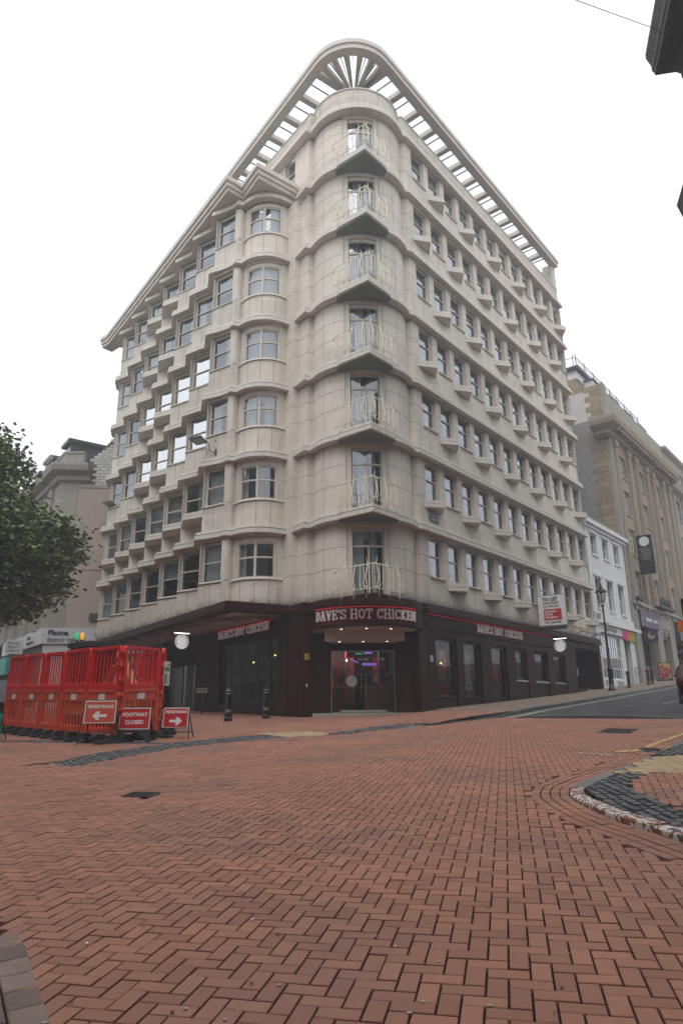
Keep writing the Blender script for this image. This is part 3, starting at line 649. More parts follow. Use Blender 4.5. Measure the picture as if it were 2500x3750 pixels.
# --- ledges: one band per storey, left run (with the bow) and right run (round the corner, with a balcony prow)
GROOVE_SHADE = {3: 'stone_joint', 4: 'stone_joint'}  # groove faces take the dark joint colour to paint in the ledge's shadow line
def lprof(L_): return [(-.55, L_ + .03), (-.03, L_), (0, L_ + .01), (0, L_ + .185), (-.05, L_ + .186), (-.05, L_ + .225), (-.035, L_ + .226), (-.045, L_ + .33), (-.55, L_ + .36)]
for f in range(2, 9):
    L_ = LV[f]
    if f < 8:
        m_ = MB(); m_.sweep(led_left, lprof(L_), 'stone_ledge', mats=GROOVE_SHADE); o = m_.build('ledge', BLD, fix=True)
    else:
        m_ = MB(); e = Vector((-1.539, 26.315)); q = e + Vector((-.60, .80)) * 15
        m_.sweep([(q.x, q.y), (e.x, e.y)], lprof(L_), 'stone_ledge'); m_.build('ledge', BLD, fix=True)
    m_ = MB(); ln = led_right(f < 8)
    if f == 8: ln = ln[1:]
    m_.sweep(ln, lprof(L_), 'stone_ledge', mats=GROOVE_SHADE)
    if f < 8:
        pr = arc(CL, RL - .05, ang(CL, (-.15, 25.25)) % (2 * pi), ang(CL, (2.2, 25.42)) % (2 * pi), 6)
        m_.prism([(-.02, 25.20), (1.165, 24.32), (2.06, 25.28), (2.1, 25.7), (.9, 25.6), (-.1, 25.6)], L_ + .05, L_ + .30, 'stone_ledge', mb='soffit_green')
    m_.build('ledge', BLD, fix=True)
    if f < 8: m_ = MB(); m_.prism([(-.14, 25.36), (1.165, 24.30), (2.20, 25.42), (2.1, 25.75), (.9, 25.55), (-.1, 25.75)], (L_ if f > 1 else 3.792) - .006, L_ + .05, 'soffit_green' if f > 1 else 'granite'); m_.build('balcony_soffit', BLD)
# granite band over the shops
BAND_L = [(-15.9, 42.1), (-4.44, 25.63), (-2.07, 26.98)]
BP = [(-3.2, 3.79), (0, 3.79), (0, 3.95), (-.05, 3.99), (-.05, 4.10), (-.12, 4.16), (-.35, 4.17), (-.4, 3.99), (-3.2, 3.99)]
mb = MB()
mb.sweep(BAND_L, [(o if o > -1 else -.6, z) for o, z in BP], 'granite')
ln = [(-2.07, 26.98), (-1.504, 26.198), (-1.33, 26.30)] + led_right(True)[3:]
ln = [(-2.07, 26.98), (-1.504, 26.22), (-1.32, 26.38)] + led_right(True)[3:]
mb.sweep(ln, [(o + .03 if o > -1 else -.6, z) for o, z in BP], 'granite')
mb.build('granite_band', BLD, fix=True)
# --- windows
def win_mesh(w_, h, jl, jr, br, tr, zr, rail=.055, name='window'):
    m_ = MB(); y0, y1 = 0, .07
    m_.box(0, jl, y0, y1, 0, h, 'frame'); m_.box(w_ - jr, w_, y0, y1, 0, h, 'frame')
    m_.box(jl, w_ - jr, y0 + .002, y1, 0, br, 'frame'); m_.box(jl, w_ - jr, y0 + .002, y1, h - tr, h, 'frame')
    m_.box(jl, w_ - jr, y0 - .015, y1, zr - rail / 2, zr + rail / 2, 'frame')
    m_.box(jl + .001, jl + .022, .012, .05, br, h - tr, 'frame'); m_.box(w_ - jr - .022, w_ - jr - .001, .012, .05, br, h - tr, 'frame')
    return m_.mesh(name)
def pane_mesh(x0, x1, z0, z1, m, y=.045):
    m_ = MB(); m_.quad((x0, y, z0), (x1, y, z0), (x1, y, z1), (x0, y, z1), m); return m_.mesh('pane')
def curtain_mesh(x0, x1, z0, z1, m, y=.20, amp=.02, wl=.09):
    m_ = MB(); n = max(2, int((x1 - x0) / wl * 4)); vs = []
    for i in range(n + 1):
        x = x0 + (x1 - x0) * i / n; yy = y + amp * sin(i * pi / 2)
        vs += [(x, yy, z0), (x, yy, z1)]
    m_.add(vs, [(2 * i, 2 * i + 2, 2 * i + 3, 2 * i + 1) for i in range(n)], m); return m_.mesh('curtain')
def curt_set(w_, h):
    return [None, curtain_mesh(w_ * .55, w_ - .02, .06, h - .05, 'curtain'), curtain_mesh(.05, w_ * .45, .06, h - .05, 'curtain'),
            curtain_mesh(.05, w_ - .05, .06, h - .05, 'blind', amp=.012, wl=.11), curtain_mesh(.05, w_ - .05, h * .52, h - .04, 'blind', amp=0, wl=.5),
            curtain_mesh(w_ * .62, w_ * .80, .06, h - .05, 'curtain', amp=.01)]
SW = win_mesh(.95, 1.68, .065, .05, .08, .10, .90, rail=.045); SP = pane_mesh(.06, .91, .07, 1.6, 'glass'); SC = curt_set(.95, 1.62)
CWm = win_mesh(1.22, 1.70, .05, .05, .06, .09, .86, rail=.045); CP = pane_mesh(.045, 1.18, .055, 1.62, 'glass'); CPB = pane_mesh(.045, 1.18, .055, 1.62, 'glass_film'); CC = curt_set(1.16, 1.66)
rng = random.Random(11)
SX = [curtain_mesh(.05, .90, 1.62 * q, 1.58, 'sky_reflection_blind' if q > .5 else 'blind', amp=0, wl=.5) for q in (.30, .72, .85)] + [curtain_mesh(.05, .34, .06, 1.58, 'sky_reflection_blind', amp=.02)]
silm = MB(); silm.box(-.16, 1.02, -.20, .10, -.075, .0, 'stone_ledge'); silm.lathe([(.0, -.16), (.036, -.16), (.036, 1.02), (0, 1.02)], 'stone_ledge', M=Matrix.Translation((0, -.20, -.037)) @ Matrix.Rotation(R(90), 4, 'Y'), n=10); SILM = silm.mesh('sill')
silm = MB(); silm.box(-.02, 1.24, -.19, .10, -.075, .0, 'stone_ledge'); silm.lathe([(.0, -.02), (.036, -.02), (.036, 1.24), (0, 1.24)], 'stone_ledge', M=Matrix.Translation((0, -.19, -.037)) @ Matrix.Rotation(R(90), 4, 'Y'), n=10); SILC = silm.mesh('sill')
def prow_mesh():
    m_ = MB(); p = [(0, 0), (.76, -.56), (1.52, 0)]; q = [(.03, .01), (.76, -.53), (1.49, .01)]
    m_.prism(p, 0, .16, 'stone_ledge'); m_.prism(q, .16, .18, 'stone_joint'); m_.prism([(.015, .005), (.76, -.545), (1.505, .005)], .18, .30, 'stone_ledge'); return m_.mesh('window_box')
PROW = prow_mesh()
for f in range(1, 8):
    for i in range(12):
        x, y = RP(.92 + 1.57 * i, .45); W_ = FA(x, y, LV[f] + 1.575, 39.3)
        o = inst('sash_window', SW, BLD, W_); inst('pane', SP, o, W_)
        c = rng.choice(SC + [SC[1], SC[5]] + SX)
        if c: inst('curtain', c, o, W_)
        if (i + f) % 2 == 1 - 0 and f % 2 == 1 and i % 2 == 0 or (f % 2 == 0 and i % 2 == 1): inst('sill', SILM, o, W_)
    for i in range(12):
        if i % 2 == f % 2:
            x, y = RP(.52 + 1.57 * i, .298); inst('window_box', PROW, BLD, FA(x, y, LV[f] + 1.14, 39.3))
pb = MB(); c0 = Vector((0, 0)); A_ = Ap(2); fr_ = FR(A_.x, A_.y, 0, dR.x, dR.y).inverted()
pl = [fr_ @ Vector((*v, 0)) for v in (Ap(2), Bp(2), Ap(1) , Vector((-7.02, 29.01)))]
pl = [(v.x, v.y) for v in pl]; cxm = sum(v[0] for v in pl) / 4; cym = sum(v[1] for v in pl) / 4
sc_ = lambda k: [(cxm + (v[0] - cxm) * k, cym + (v[1] - cym) * k) for v in pl]
pb.prism([(v[0], v[1]) for v in pl], 0, .15, 'stone_ledge'); pb.prism(sc_(.965), .15, .17, 'stone_joint'); pb.prism(sc_(.98), .17, .29, 'stone_ledge'); PBOX = pb.mesh('planter_box')
for f in range(1, 7):
    boxes = {1: (), 2: (2, 3, 4, 5, 6, 7)}.get(f, (4, 5))
    mirror = {3: (3, 4, 5, 2), 4: (1, 2, 3, 4, 5), 5: ()}.get(f, ())
    mirror = {3: (2, 3, 4, 5, 1), 4: (3, 4, 5, 2)}.get(f, ())
    mirror = {3: (2, 3, 4, 5), 4: (2, 3, 4, 5)}.get(f, ())
    for j in range(1, 8):
        q = Ap(j) + dR * .035 + dI * .16; W_ = FR(q.x, q.y, LV[f] + 1.51, dR.x, dR.y)
        o = inst('stepped_window', CWm, BLD, W_); inst('pane', CPB if j in mirror else CP, o, W_)
        c = CC[0] if j in mirror else rng.choice(CC[1:] if f > 1 else CC)
        if c: inst('curtain', c, o, W_)
        if j not in boxes: inst('sill', SILC, o, W_)
        else:
            A_ = Ap(j); inst('planter_box', PBOX, BLD, FR(A_.x, A_.y, LV[f] + 1.10, dR.x, dR.y))
# floor 7 return windows over the left cornice
for i in range(5):
    q = Vector((-1.415, 26.79)) + Vector((-.596, .803)) * (1.24 + .93 + 1.57 * i) + Vector((.803, .596)) * .15
    W_ = FR(q.x, q.y, LV[7] + 1.575, .596, -.803); o = inst('sash_window', SW, BLD, W_); inst('pane', SP, o, W_)
# bow windows
def bow_window(f):
    L_ = LV[f]; z0, z1 = L_ + 1.54, L_ + 3.22; m_ = MB(); ln = BOW
    m_.sweep(ln[:2], wprof(z0, z1, .25), 'stone'); m_.sweep(ln[-2:], wprof(z0, z1, .25), 'stone')
    inner = ln[1:-1]
    m_.sweep(ln, [(.07, z0 - .08), (-.12, z0 - .08), (-.12, z0), (.05, z0)], 'stone_ledge')
    m_.sweep(inner, [(-.05, z1 - .20), (-.13, z1 - .20), (-.13, z1), (-.05, z1)], 'stone')
    for (a, b) in ((z0, z0 + .07), (z1 - .26, z1 - .19), (L_ + 2.36, L_ + 2.43)): m_.sweep(inner, [(-.09, a), (-.16, a), (-.16, b), (-.09, b)], 'frame')
    for (p, q) in ((inner[0], inner[1]), (inner[-1], inner[-2])):
        a = Vector(p); d = (Vector(q) - a).normalized(); b = a + d * .09; n = Vector((-d.y, d.x)); 
        if n.y < 0: n = -n
        m_.prism([t2(a + n * .06), t2(b + n * .06), t2(b + n * .17), t2(a + n * .17)], z0, z1 - .1, 'frame')
    c = Vector(ln[4]); d = (Vector(ln[5]) - Vector(ln[3])).normalized(); n = Vector((-d.y, d.x))
    m_.prism([t2(c - d * .05 + n * .06), t2(c + d * .05 + n * .06), t2(c + d * .05 + n * .18), t2(c - d * .05 + n * .18)], z0, z1 - .1, 'frame')
    o = m_.build('bow_window', BLD, fix=True)
    g = MB(); g.sweep(inner, [(-.13, z0 + .02), (-.13, z1 - .2)], 'glass', closed=False); g.build('pane', o)
    if f in (1, 2): parts = [(0, 1)] 
    elif f in (4, 5): parts = [(0, 6)]
    else: parts = [(0, 2), (4, 6)]
    for (a, b) in parts:
        k = MB(); k.sweep(inner[a:b + 1], [(-.3, z0 + .02), (-.3, z1 - .15)], 'blind' if f == 4 else 'curtain', closed=False); k.build('curtain', o)
for f in range(1, 7): bow_window(f)
# corner balcony doors and railings
def balcony_door(f):
    L_ = LV[f]; z0, z1 = L_ + .36, L_ + 3.14; m_ = MB(); n = len(TWD)
    inner = TWD
    m_.sweep(inner[:2], [(-.02, z0), (-.25, z0), (-.25, z1), (-.02, z1)], 'frame'); m_.sweep(inner[-2:], [(-.02, z0), (-.25, z0), (-.25, z1), (-.02, z1)], 'frame')
    for (a, b) in ((z0, z0 + .10), (z1 - .17, z1), (L_ + 2.36, L_ + 2.43)): m_.sweep(inner[1:-1], [(-.12, a), (-.20, a), (-.20, b), (-.12, b)], 'frame')
    if f < 7:
        c = (Vector(inner[4]) + Vector(inner[4])) / 2; m_.prism([(c.x - .04, c.y + .13), (c.x + .04, c.y + .13), (c.x + .04, c.y + .20), (c.x - .04, c.y + .20)], z0 + .1, L_ + 2.36, 'frame')
    o = m_.build('balcony_door', BLD, fix=True)
    g = MB(); g.sweep(inner[1:-1], [(-.16, z0 + .05), (-.16, z1 - .1)], 'glass', closed=False); g.build('pane', o)
    for q in ((1, 3) if f % 2 else (2, 4), (5, 6)):
        k = MB(); k.sweep(inner[q[0]:q[1] + 1], [(-.42, z0), (-.42, z1)], 'curtain', closed=False); k.build('curtain', o)
PRW = [(-.30, 25.33), (-.02, 25.12), (1.165, 24.20), (2.10, 25.22), (2.32, 25.46)]
def railing(f):
    L_ = LV[f]; m_ = MB(); zt, zb = L_ + 1.42, L_ + .52; pts = [Vector(p) for p in PRW]
    top = [(p.x, p.y, zt) for p in pts]; top[0] = (*PRW[0], zt - .10); top[-1] = (*PRW[-1], zt - .10)
    m_.tube(top, .024, 'rail_cream', 6); m_.tube([(p.x, p.y, zb) for p in pts], .017, 'rail_cream', 6)
    segs = [(pts[1], pts[2], 8), (pts[3], pts[2], 7)]; rg = random.Random(f)
    for (a, b, n) in segs:
        d = (b - a).normalized(); out = Vector((d.y, -d.x)); 
        if out.y > 0: out = -out
        for i in range(-1, n + (1 if a == pts[1] else 0)):
            t = (i + .5) / n if i < n else 1.0; q = a + (b - a) * t
            if i in (0, 3, 6):                                   # horn-shaped ornamental bars
                sgn = 1 if a == pts[1] else -1; dd = d * sgn * (1 if a == pts[1] else 1)
                sd = -d
                P_ = []
                for k in range(15):
                    s = k / 14; z = zt + .02 - (zt + .02 - (L_ + .56)) * s
                    P_.append(q + out * (.02 + .05 * sin(s * pi)) + sd * (.055 * sin(s * 2.6) ** 2) ); P_[-1] = (P_[-1].x, P_[-1].y, z)
                m_.tube(P_, lambda s: .018 + .010 * sin(s * pi), 'rail_cream', 6)
                m_.tube([(q.x, q.y, zt), (q.x + sd.x * .02 + out.x * .02, q.y + sd.y * .02 + out.y * .02, zt + .10), (q.x + sd.x * .08, q.y + sd.y * .08, zt + .27)], .017, 'rail_cream', 5, r1=.005)
                c = Vector(P_[-1]); H_ = []
                for k in range(12):                              # curled tusk at the foot
                    s = k / 11; an = R(120 - 230 * s)
                    H_.append((c.x + out.x * .04 + d.x * (cos(an) * .12 - .05) + out.x * .10 * sin(s * pi), c.y + out.y * .04 + d.y * (cos(an) * .12 - .05) + out.y * .10 * sin(s * pi), c.z - .10 + .17 * sin(an) - .10 * s))
                m_.tube(H_, lambda s: .017 * (1 - s * .6), 'rail_cream', 5)
                m_.tube([(c.x, c.y, c.z), (c.x + out.x * .10 + sd.x * .05, c.y + out.y * .10 + sd.y * .05, c.z + .03), (c.x + out.x * .16 + sd.x * .14, c.y + out.y * .16 + sd.y * .14, c.z + .19)], .016, 'rail_cream', 5, r1=.005)
            else:
                m_.tube([(q.x, q.y, zt), (q.x, q.y, zb + .14), (q.x + d.x * .02, q.y + d.y * .02, zb + .06), (q.x + d.x * .07, q.y + d.y * .07, zb + .01), (q.x + d.x * .13, q.y + d.y * .13, zb)], .0165, 'rail_cream', 5)
    for p in (PRW[0], PRW[-1]):
        m_.tube([(p[0], p[1], zt - .10), (p[0] + (.06 if p[0] < 1 else -.06), p[1] + .2, zt - .12)], .014, 'rail_cream', 5); m_.tube([(p[0], p[1], zt - .1), (p[0], p[1], zb)], .012, 'rail_cream', 5)
    for p in pts[1:4]: m_.tube([(p.x, p.y, zb), (p.x, p.y, L_ + .28)], .014, 'rail_cream', 5)
    m_.build('balcony_railing', BLD)
for f in range(1, 8): balcony_door(f); railing(f)
# dark interior behind the glass
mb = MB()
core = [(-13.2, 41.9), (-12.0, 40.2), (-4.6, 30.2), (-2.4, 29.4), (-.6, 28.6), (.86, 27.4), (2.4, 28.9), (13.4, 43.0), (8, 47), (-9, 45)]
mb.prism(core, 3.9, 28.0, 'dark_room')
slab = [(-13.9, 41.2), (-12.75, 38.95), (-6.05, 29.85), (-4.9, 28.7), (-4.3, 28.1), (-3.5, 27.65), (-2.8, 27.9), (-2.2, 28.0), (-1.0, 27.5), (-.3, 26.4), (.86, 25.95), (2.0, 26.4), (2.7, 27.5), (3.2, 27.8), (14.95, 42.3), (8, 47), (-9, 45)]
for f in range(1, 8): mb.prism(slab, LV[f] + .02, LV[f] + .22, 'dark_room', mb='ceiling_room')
slab7 = [p for p in slab if not (-13 < p[0] < -1.9)]
mb.prism([(-5, 34.0), (-1.2, 27.6)] + slab[9:15] + [(8, 47), (-6, 45)], LV[8] + .02, LV[8] + .4, 'dark_room', mb='ceiling_room')
mb.build('interior', BLD)
# --- parapet and rotunda drum above the top ledge
mb = MB()
pp = [(-9.0, 37.3), (-1.43, 26.92), (-1.13, 26.9)]
e = Vector((-1.539, 26.315)); 
mb.sweep([(e.x - .60 * 14 + .2, e.y + .80 * 14 + .15), (-1.33, 26.72), (-1.05, 26.86)], [(0, 27.2), (-.25, 27.2), (-.25, 28.42), (.04, 28.42), (.04, 28.36), (0, 28.34)], 'stone_grey')
mb.sweep([(2.95, 27.0), (3.14, 26.98), RP(19.1, .26), RP(19.1, .8)], [(0, 27.2), (-.25, 27.2), (-.25, 28.42), (.04, 28.42), (.04, 28.36), (0, 28.34)], 'stone_grey')
DR = arc(CW, RW - .03, wa0 - .1, wa1 + .1, 28)
mb.sweep(DR, [(0, 27.0), (-.3, 27.0), (-.3, 28.62), (.05, 28.62), (.05, 28.55), (0, 28.53)], 'stone_grey')
for k in (3, 9, 14, 19, 25):
    a = wa0 + (wa1 - wa0) * k / 28; q = arc(CW, RW - .027, a - .003, a + .003, 1); mb.quad((*q[0], 27.3), (*q[1], 27.3), (*q[1], 28.5), (*q[0], 28.5), 'stone_joint')
for k in range(24):
    u = .6 + .785 * k; a, b = RP(u - .006, .256), RP(u + .006, .256); mb.quad((*a, 27.3), (*b, 27.3), (*b, 28.33), (*a, 28.33), 'stone_joint')
mb.build('parapet', BLD, fix=True)
# --- the open canopy ring on its beams
ZC = 30.2
ce = Vector((.70, 26.89)); rr_ = 2.14
lt = Vector((-1.54, 26.32)); ld = Vector((-.592, .806)); t_l = Vector((-.806, -.592)); t_r = rn
aLc = math.atan2(t_l.y, t_l.x); aRc = math.atan2(t_r.y, t_r.x)
ac = arc(ce, rr_, aLc, aRc, 22)
CAN = [t2(Vector(ac[0]) + ld * 19)] + ac + [t2(Vector(ac[-1]) + rv * (19.1 - (Vector(ac[-1]) - S0).dot(rv)))]
mb = MB()
mb.sweep(CAN, [(.02, ZC), (.02, ZC + .22), (.10, ZC + .26), (.10, ZC + .50), (-.42, ZC + .50), (-.42, ZC)], 'stone_ledge')
can = mb.build('roof_canopy', BLD, fix=True)
def beam(p, n_, thin=False, ln=2.3):
    d = Vector((-n_.y, n_.x)); m_ = MB(); hw = .018 if thin else .15; z0 = ZC + (.34 if thin else .12); z1 = ZC + .42; a = p - n_ * .40; b = p - n_ * ln
    hw2 = hw
    m_.prism([t2(a - d * hw), t2(a + d * hw), t2(b + d * hw2), t2(b - d * hw2)], z0, z1, 'stone_ledge' if not thin else 'steel_dark')
    m_.build('beam' if not thin else 'glazing_bar', can)
for i in range(13):
    q = Vector(ac[-1]) + rv * (.55 + 1.53 * i)
    if (q - S0).dot(rv) < 19.0:
        beam(q, rn); 
        if (q - S0).dot(rv) < 18.0: beam(q + rv * .72, rn, True)
for i in range(8):
    q = Vector(ac[0]) + ld * (.55 + 1.57 * i); beam(q, t_l); beam(q + ld * .78, t_l, True)
cwv = Vector((.83, 27.75))
def ring_pt(a):
    u = Vector((cos(a), sin(a))); f_ = cwv - ce; bq = u.dot(f_); s = -bq + math.sqrt(bq * bq - f_.dot(f_) + rr_ * rr_); return cwv + u * s, u
def arc_beam(a, thin):
    p, u = ring_pt(a); d = Vector((-u.y, u.x)); hw = .018 if thin else .15; R0 = (p - cwv).length; m_ = MB(); q0, q1 = p - u * .38, p - u * min(2.4, R0 * .8); k = (q1 - cwv).length / (q0 - cwv).length * 1.15
    m_.prism([t2(q0 - d * hw), t2(q0 + d * hw), t2(q1 + d * hw * k), t2(q1 - d * hw * k)], ZC + (.34 if thin else .12), ZC + .42, 'stone_ledge' if not thin else 'steel_dark'); m_.build('beam' if not thin else 'glazing_bar', can)
for k in range(6):
    arc_beam(aLc + .10 + (aRc - aLc - .20) * (k + .5) / 6, False)
    if k < 5: arc_beam(aLc + .10 + (aRc - aLc - .20) * (k + 1.0) / 6, True)
# set-back penthouse that carries the beams, and a pier at the far end
mb = MB()
pent = [(-8.0, 40.0), (1.0, 28.6), (12.6, 43.4), (6, 48), (-5, 46)]
pent = [(-7.5, 40.5), (.75, 29.35), (12.4, 43.7), (6, 48), (-5, 46)]
mb.prism(pent, 27.3, ZC + .45, 'stone_grey')
mb.prism([RP(18.5, .25), RP(19.1, .25), RP(19.1, .9), RP(18.5, .9)], 28.3, ZC + .02, 'stone')
mb.prism([RP(19.1, 1.0), RP(18.9, 1.0), RP(18.9, 3.2), RP(19.1, 3.2)], 27.3, ZC + .02, 'stone_grey')
mb.build('penthouse', BLD, fix=True)
# --- deep cornice over the left-hand front
CRN = [(-16.3, 41.2), (-15.70, 40.68), (-5.30, 26.58), (-4.67, 27.18), (-3.77, 25.84), (-2.10, 27.18), (-1.95, 27.4)]
mb = MB()
mb.sweep(CRN, [(-.95, 24.0), (-.20, 24.0), (-.20, 24.17), (-.10, 24.20), (-.10, 24.38), (0, 24.42), (0, 24.66), (-.06, 24.70), (-.95, 24.75)], 'stone_ledge')
mb.prism([(-15.3, 41.2), (-5.55, 27.75), (-4.7, 28.0), (-3.6, 26.75), (-2.3, 27.9), (-2, 30), (-10, 43)], 24.01, 24.5, 'stone_grey')
mb.build('cornice', BLD, fix=True)
# --- soffit over the left pavement
mb = MB(); mb.prism([(-15.6, 41.6), (-4.44, 26.1), (-2.25, 27.15), (-2.35, 27.6), (-13.5, 43.0)], 3.80, 3.86, 'soffit_pink')
for k, (x, y) in enumerate([(-6.0, 30.3), (-8.3, 33.4), (-10.6, 36.5)]): mb.lathe([(.0, 0), (.06, 0), (.06, .05), (0, .05)], 'steel_dark', c=(x, y, 3.75), n=10)
mb.build('soffit', BLD)
#@@SHOP
# ------------------------------------------------------------------ ground floor of the corner building
ldv = Vector((sin(R(-34.9)), cos(R(-34.9)))); LB0 = Vector((-2.206, 27.09)); ln_ = Vector((-ldv.y, ldv.x))     # outward = towards the camera side
if ln_.y > 0: ln_ = -ln_
def LP(u, inset): p = LB0 + ldv * u - ln_ * inset; return (p.x, p.y)
gp = []
mb = MB()
def rblock(u0, u1, i0, i1, z0, z1, m='granite'): mb.prism([RP(u0, i0), RP(u1, i0), RP(u1, i1), RP(u0, i1)], z0, z1, m)
def lblock(u0, u1, i0, i1, z0, z1, m='granite'): mb.prism([LP(u0, i0), LP(u1, i0), LP(u1, i1), LP(u0, i1)], z0, z1, m)
RW_ = [(.75, 2.42, .60), (2.97, 4.50, .60), (5.42, 6.97, .60), (7.82, 9.12, 1.45), (9.95, 11.6, 1.45), (12.28, 13.85, 1.45)]
edges = [0.0] + [v for q in RW_ for v in q[:2]] + [15.4]
for k in range(0, len(edges), 2): rblock(edges[k], edges[k + 1], .20, .75, -.7, 2.93)
for (a, b, z) in RW_:
    rblock(a, b, .26, .70, -.7, z); rblock(a, b, .22, .30, z - .07, z - .003, 'granite_dark' if z < 1 else 'chrome'); rblock(a, b, .27, .7, 2.86, 2.93)
rblock(0, 15.4, .22, .75, 2.935, 3.79); rblock(.1, 15.4, .14, .22, 3.20, 3.27); rblock(.1, 15.4, .17, .215, 3.275, 3.78, 'granite_dark')
rblock(15.4, 19.1, .22, .75, 3.45, 3.79); rblock(19.1, 19.45, .20, 3.0, .3, 3.79)
rblock(15.4, 15.7, .30, 3.0, .3, 3.79, 'granite_dark'); rblock(15.4, 19.4, 3.0, 3.2, .3, 3.79, 'granite_dark'); rblock(15.7, 19.1, .76, 3.0, 3.35, 3.45, 'granite_dark')
rblock(15.4, 16.9, .25, 2.9, .3, 1.20, 'granite_dark'); rblock(16.9, 19.1, .25, 2.9, .3, 1.10 + .10, 'plate_grey')
# pillars either side of the entrance
mb.sweep([(-2.25, 27.35), (-2.03, 26.98), (-1.50, 26.32), (-1.25, 26.42), (-1.10, 26.60), (-1.02, 26.86), (-.45, 26.92)], wprof(-.7, 3.79, .25), 'granite')
mb.sweep([(1.99, 26.92), (2.60, 26.86), (2.78, 26.62), (2.95, 26.50), (3.16, 26.80), (3.25, 26.95), RP(.1, .20)], wprof(-.7, 3.79, .25), 'granite')
mb.prism([(-.46, 26.93), (2.0, 26.93), (2.0, 27.2), (-.46, 27.2)], 2.33, 3.79, 'granite_dark')
# left-hand shop wall
lblock(-.05, .62, .0, .5, -.7, 3.8); lblock(6.05, 8.7, .0, .5, -.7, 3.8); lblock(.62, 6.05, .04, .5, -.7, .45); lblock(.62, 6.05, .02, .5, 3.03, 3.8, 'granite_dark')
lblock(8.7, 13.2, .10, .6, 2.50, 3.8, 'granite_dark'); lblock(13.2, 16.5, .0, .5, -.7, 3.8); lblock(8.7, 13.2, .3, .5, -.7, .10, 'granite_dark')
# thin joints in the granite cladding
for (a, b, i) in ((0.05, .72, .197), (2.44, 2.95, .197), (4.52, 5.4, .197), (6.99, 7.8, .197)):
    for z in (.62, 1.45, 2.3):
        p, q = RP(a, i), RP(b, i); mb.quad((*p, z), (*q, z), (*q, z + .014), (*p, z + .014), 'granite_joint')
for k in range(20):
    u = .8 + .74 * k; p, q = RP(u, .257), RP(u + .012, .257); zt = next((z for a, b, z in RW_ if a < u < b), None)
    if zt: mb.quad((*p, -.3), (*q, -.3), (*q, zt - .08), (*p, zt - .08), 'granite_joint')
for ln in ([(-2.03, 26.98), (-1.50, 26.32), (-1.25, 26.42)], [(2.78, 26.62), (2.95, 26.50), (3.16, 26.80)]):
    for z in (.9, 1.8, 2.75): mb.sweep(ln, [(.003, z), (.003, z + .014)], 'granite_joint', closed=False)
mb.build('granite_wall', BLD, fix=True)
# shop windows
def shop_window(name, P_, us, i, z0, z1, transom=None, fw=.05, flip=False, fm='black', gm='shop_glass'):
    m_ = MB(); a, b = us[0], us[-1]
    def blk(u0, u1, zz0, zz1, d=.05): m_.prism([P_(u0, i), P_(u1, i), P_(u1, i + d), P_(u0, i + d)], zz0, zz1, fm)
    for k, u in enumerate(us):
        w_ = fw * (1.0 if k in (0, len(us) - 1) else 1.6); lo = u if k == 0 else (u - w_ if k == len(us) - 1 else u - w_ / 2)
        blk(lo, lo + w_, z0, z1)
    blk(a, b, z0, z0 + fw); blk(a, b, z1 - fw, z1)
    if transom: blk(a, b, transom - .05, transom + .05, .045)
    o = m_.build(name, BLD, fix=True); g = MB()
    p, q = P_(a, i + .03), P_(b, i + .03); g.quad((*p, z0), (*q, z0), (*q, z1), (*p, z1), gm); g.build('pane', o); return o
for (a, b, z) in RW_: shop_window('shop_window', RP, [a, b], .36, z, 2.86, fw=.08)
shop_window('shop_window', LP, [.66, 1.6, 2.61, 4.11, 5.14, 6.0], .14, .47, 3.02, transom=2.20, fw=.09)
shop_window('shop_window', LP, [8.75, 10.0], .34, .1, 2.48, transom=None, fw=.07); shop_window('shop_window', LP, [11.1, 13.2], .34, .1, 2.48, fw=.07)
m_ = MB(); m_.prism([LP(10.02, .55), LP(11.08, .55), LP(11.08, .6), LP(10.02, .6)], .0, 2.48, 'shop_glass'); m_.build('side_door', BLD)
# entrance: curved fascia, soffit with downlights, glass doors
mb = MB(); A1, A2 = aL + .02, aR - .02
A1 = ang(CL, (-1.30, 26.42)); A2 = ang(CL, (3.08, 26.62)); A2 = norm(A2, A1)
RA = arc(CL, RL - .02, A1, A2, 26)
mb.sweep(RA, [(0, 3.20), (-.16, 3.20), (-.16, 3.80), (0, 3.80)], 'granite_dark')
mb.sweep(RA, [(.09, 3.08), (.09, 3.17), (.05, 3.20), (-.3, 3.20), (-.3, 3.10), (-.12, 3.08)], 'granite')
fas = mb.build('entrance_fascia', BLD, fix=True)
mb = MB(); mb.prism(arc(CL, RL - .15, A1, A2, 20) + [(2.7, 26.9), (-1.0, 26.9)], 3.02, 3.10, 'soffit_pink'); mb.prism([(-.685, 26.02), (2.33, 26.02), (2.0, 26.92), (-.4, 26.92)], 2.62, 3.018, 'soffit_pink')
sof = mb.build('entrance_soffit', BLD)
for (x, y, z) in ((-.05, 25.62, 3.02), (.88, 25.42, 3.02), (1.80, 25.62, 3.02), (-.12, 26.25, 2.62), (.78, 26.25, 2.62), (1.68, 26.25, 2.62)):
    m_ = MB(); m_.lathe([(.05, -.012), (.05, 0)], 'lamp_warm', c=(x, y, z), n=10); m_.lathe([(.052, -.010), (.07, -.010), (.07, 0)], 'chrome', c=(x, y, z), n=10); m_.build('downlight', sof)
mb = MB(); mb.prism([(-1.15, 26.45), (2.95, 26.45), (2.7, 27.3), (-.9, 27.3)], -.5, .015, 'plate_grey'); mb.build('entrance_step', BLD)
mb = MB()
for (x0, x1) in ((-.45, -.425), (1.965, 1.99)): mb.box(x0, x1, 26.93, 26.98, .015, 2.33, 'chrome')
mb.box(-.425, 1.965, 26.93, 26.98, 2.30, 2.33, 'chrome'); mb.box(-.425, 1.965, 26.93, 26.98, .0155, .04, 'chrome')
ef = mb.build('entrance_frame', BLD)
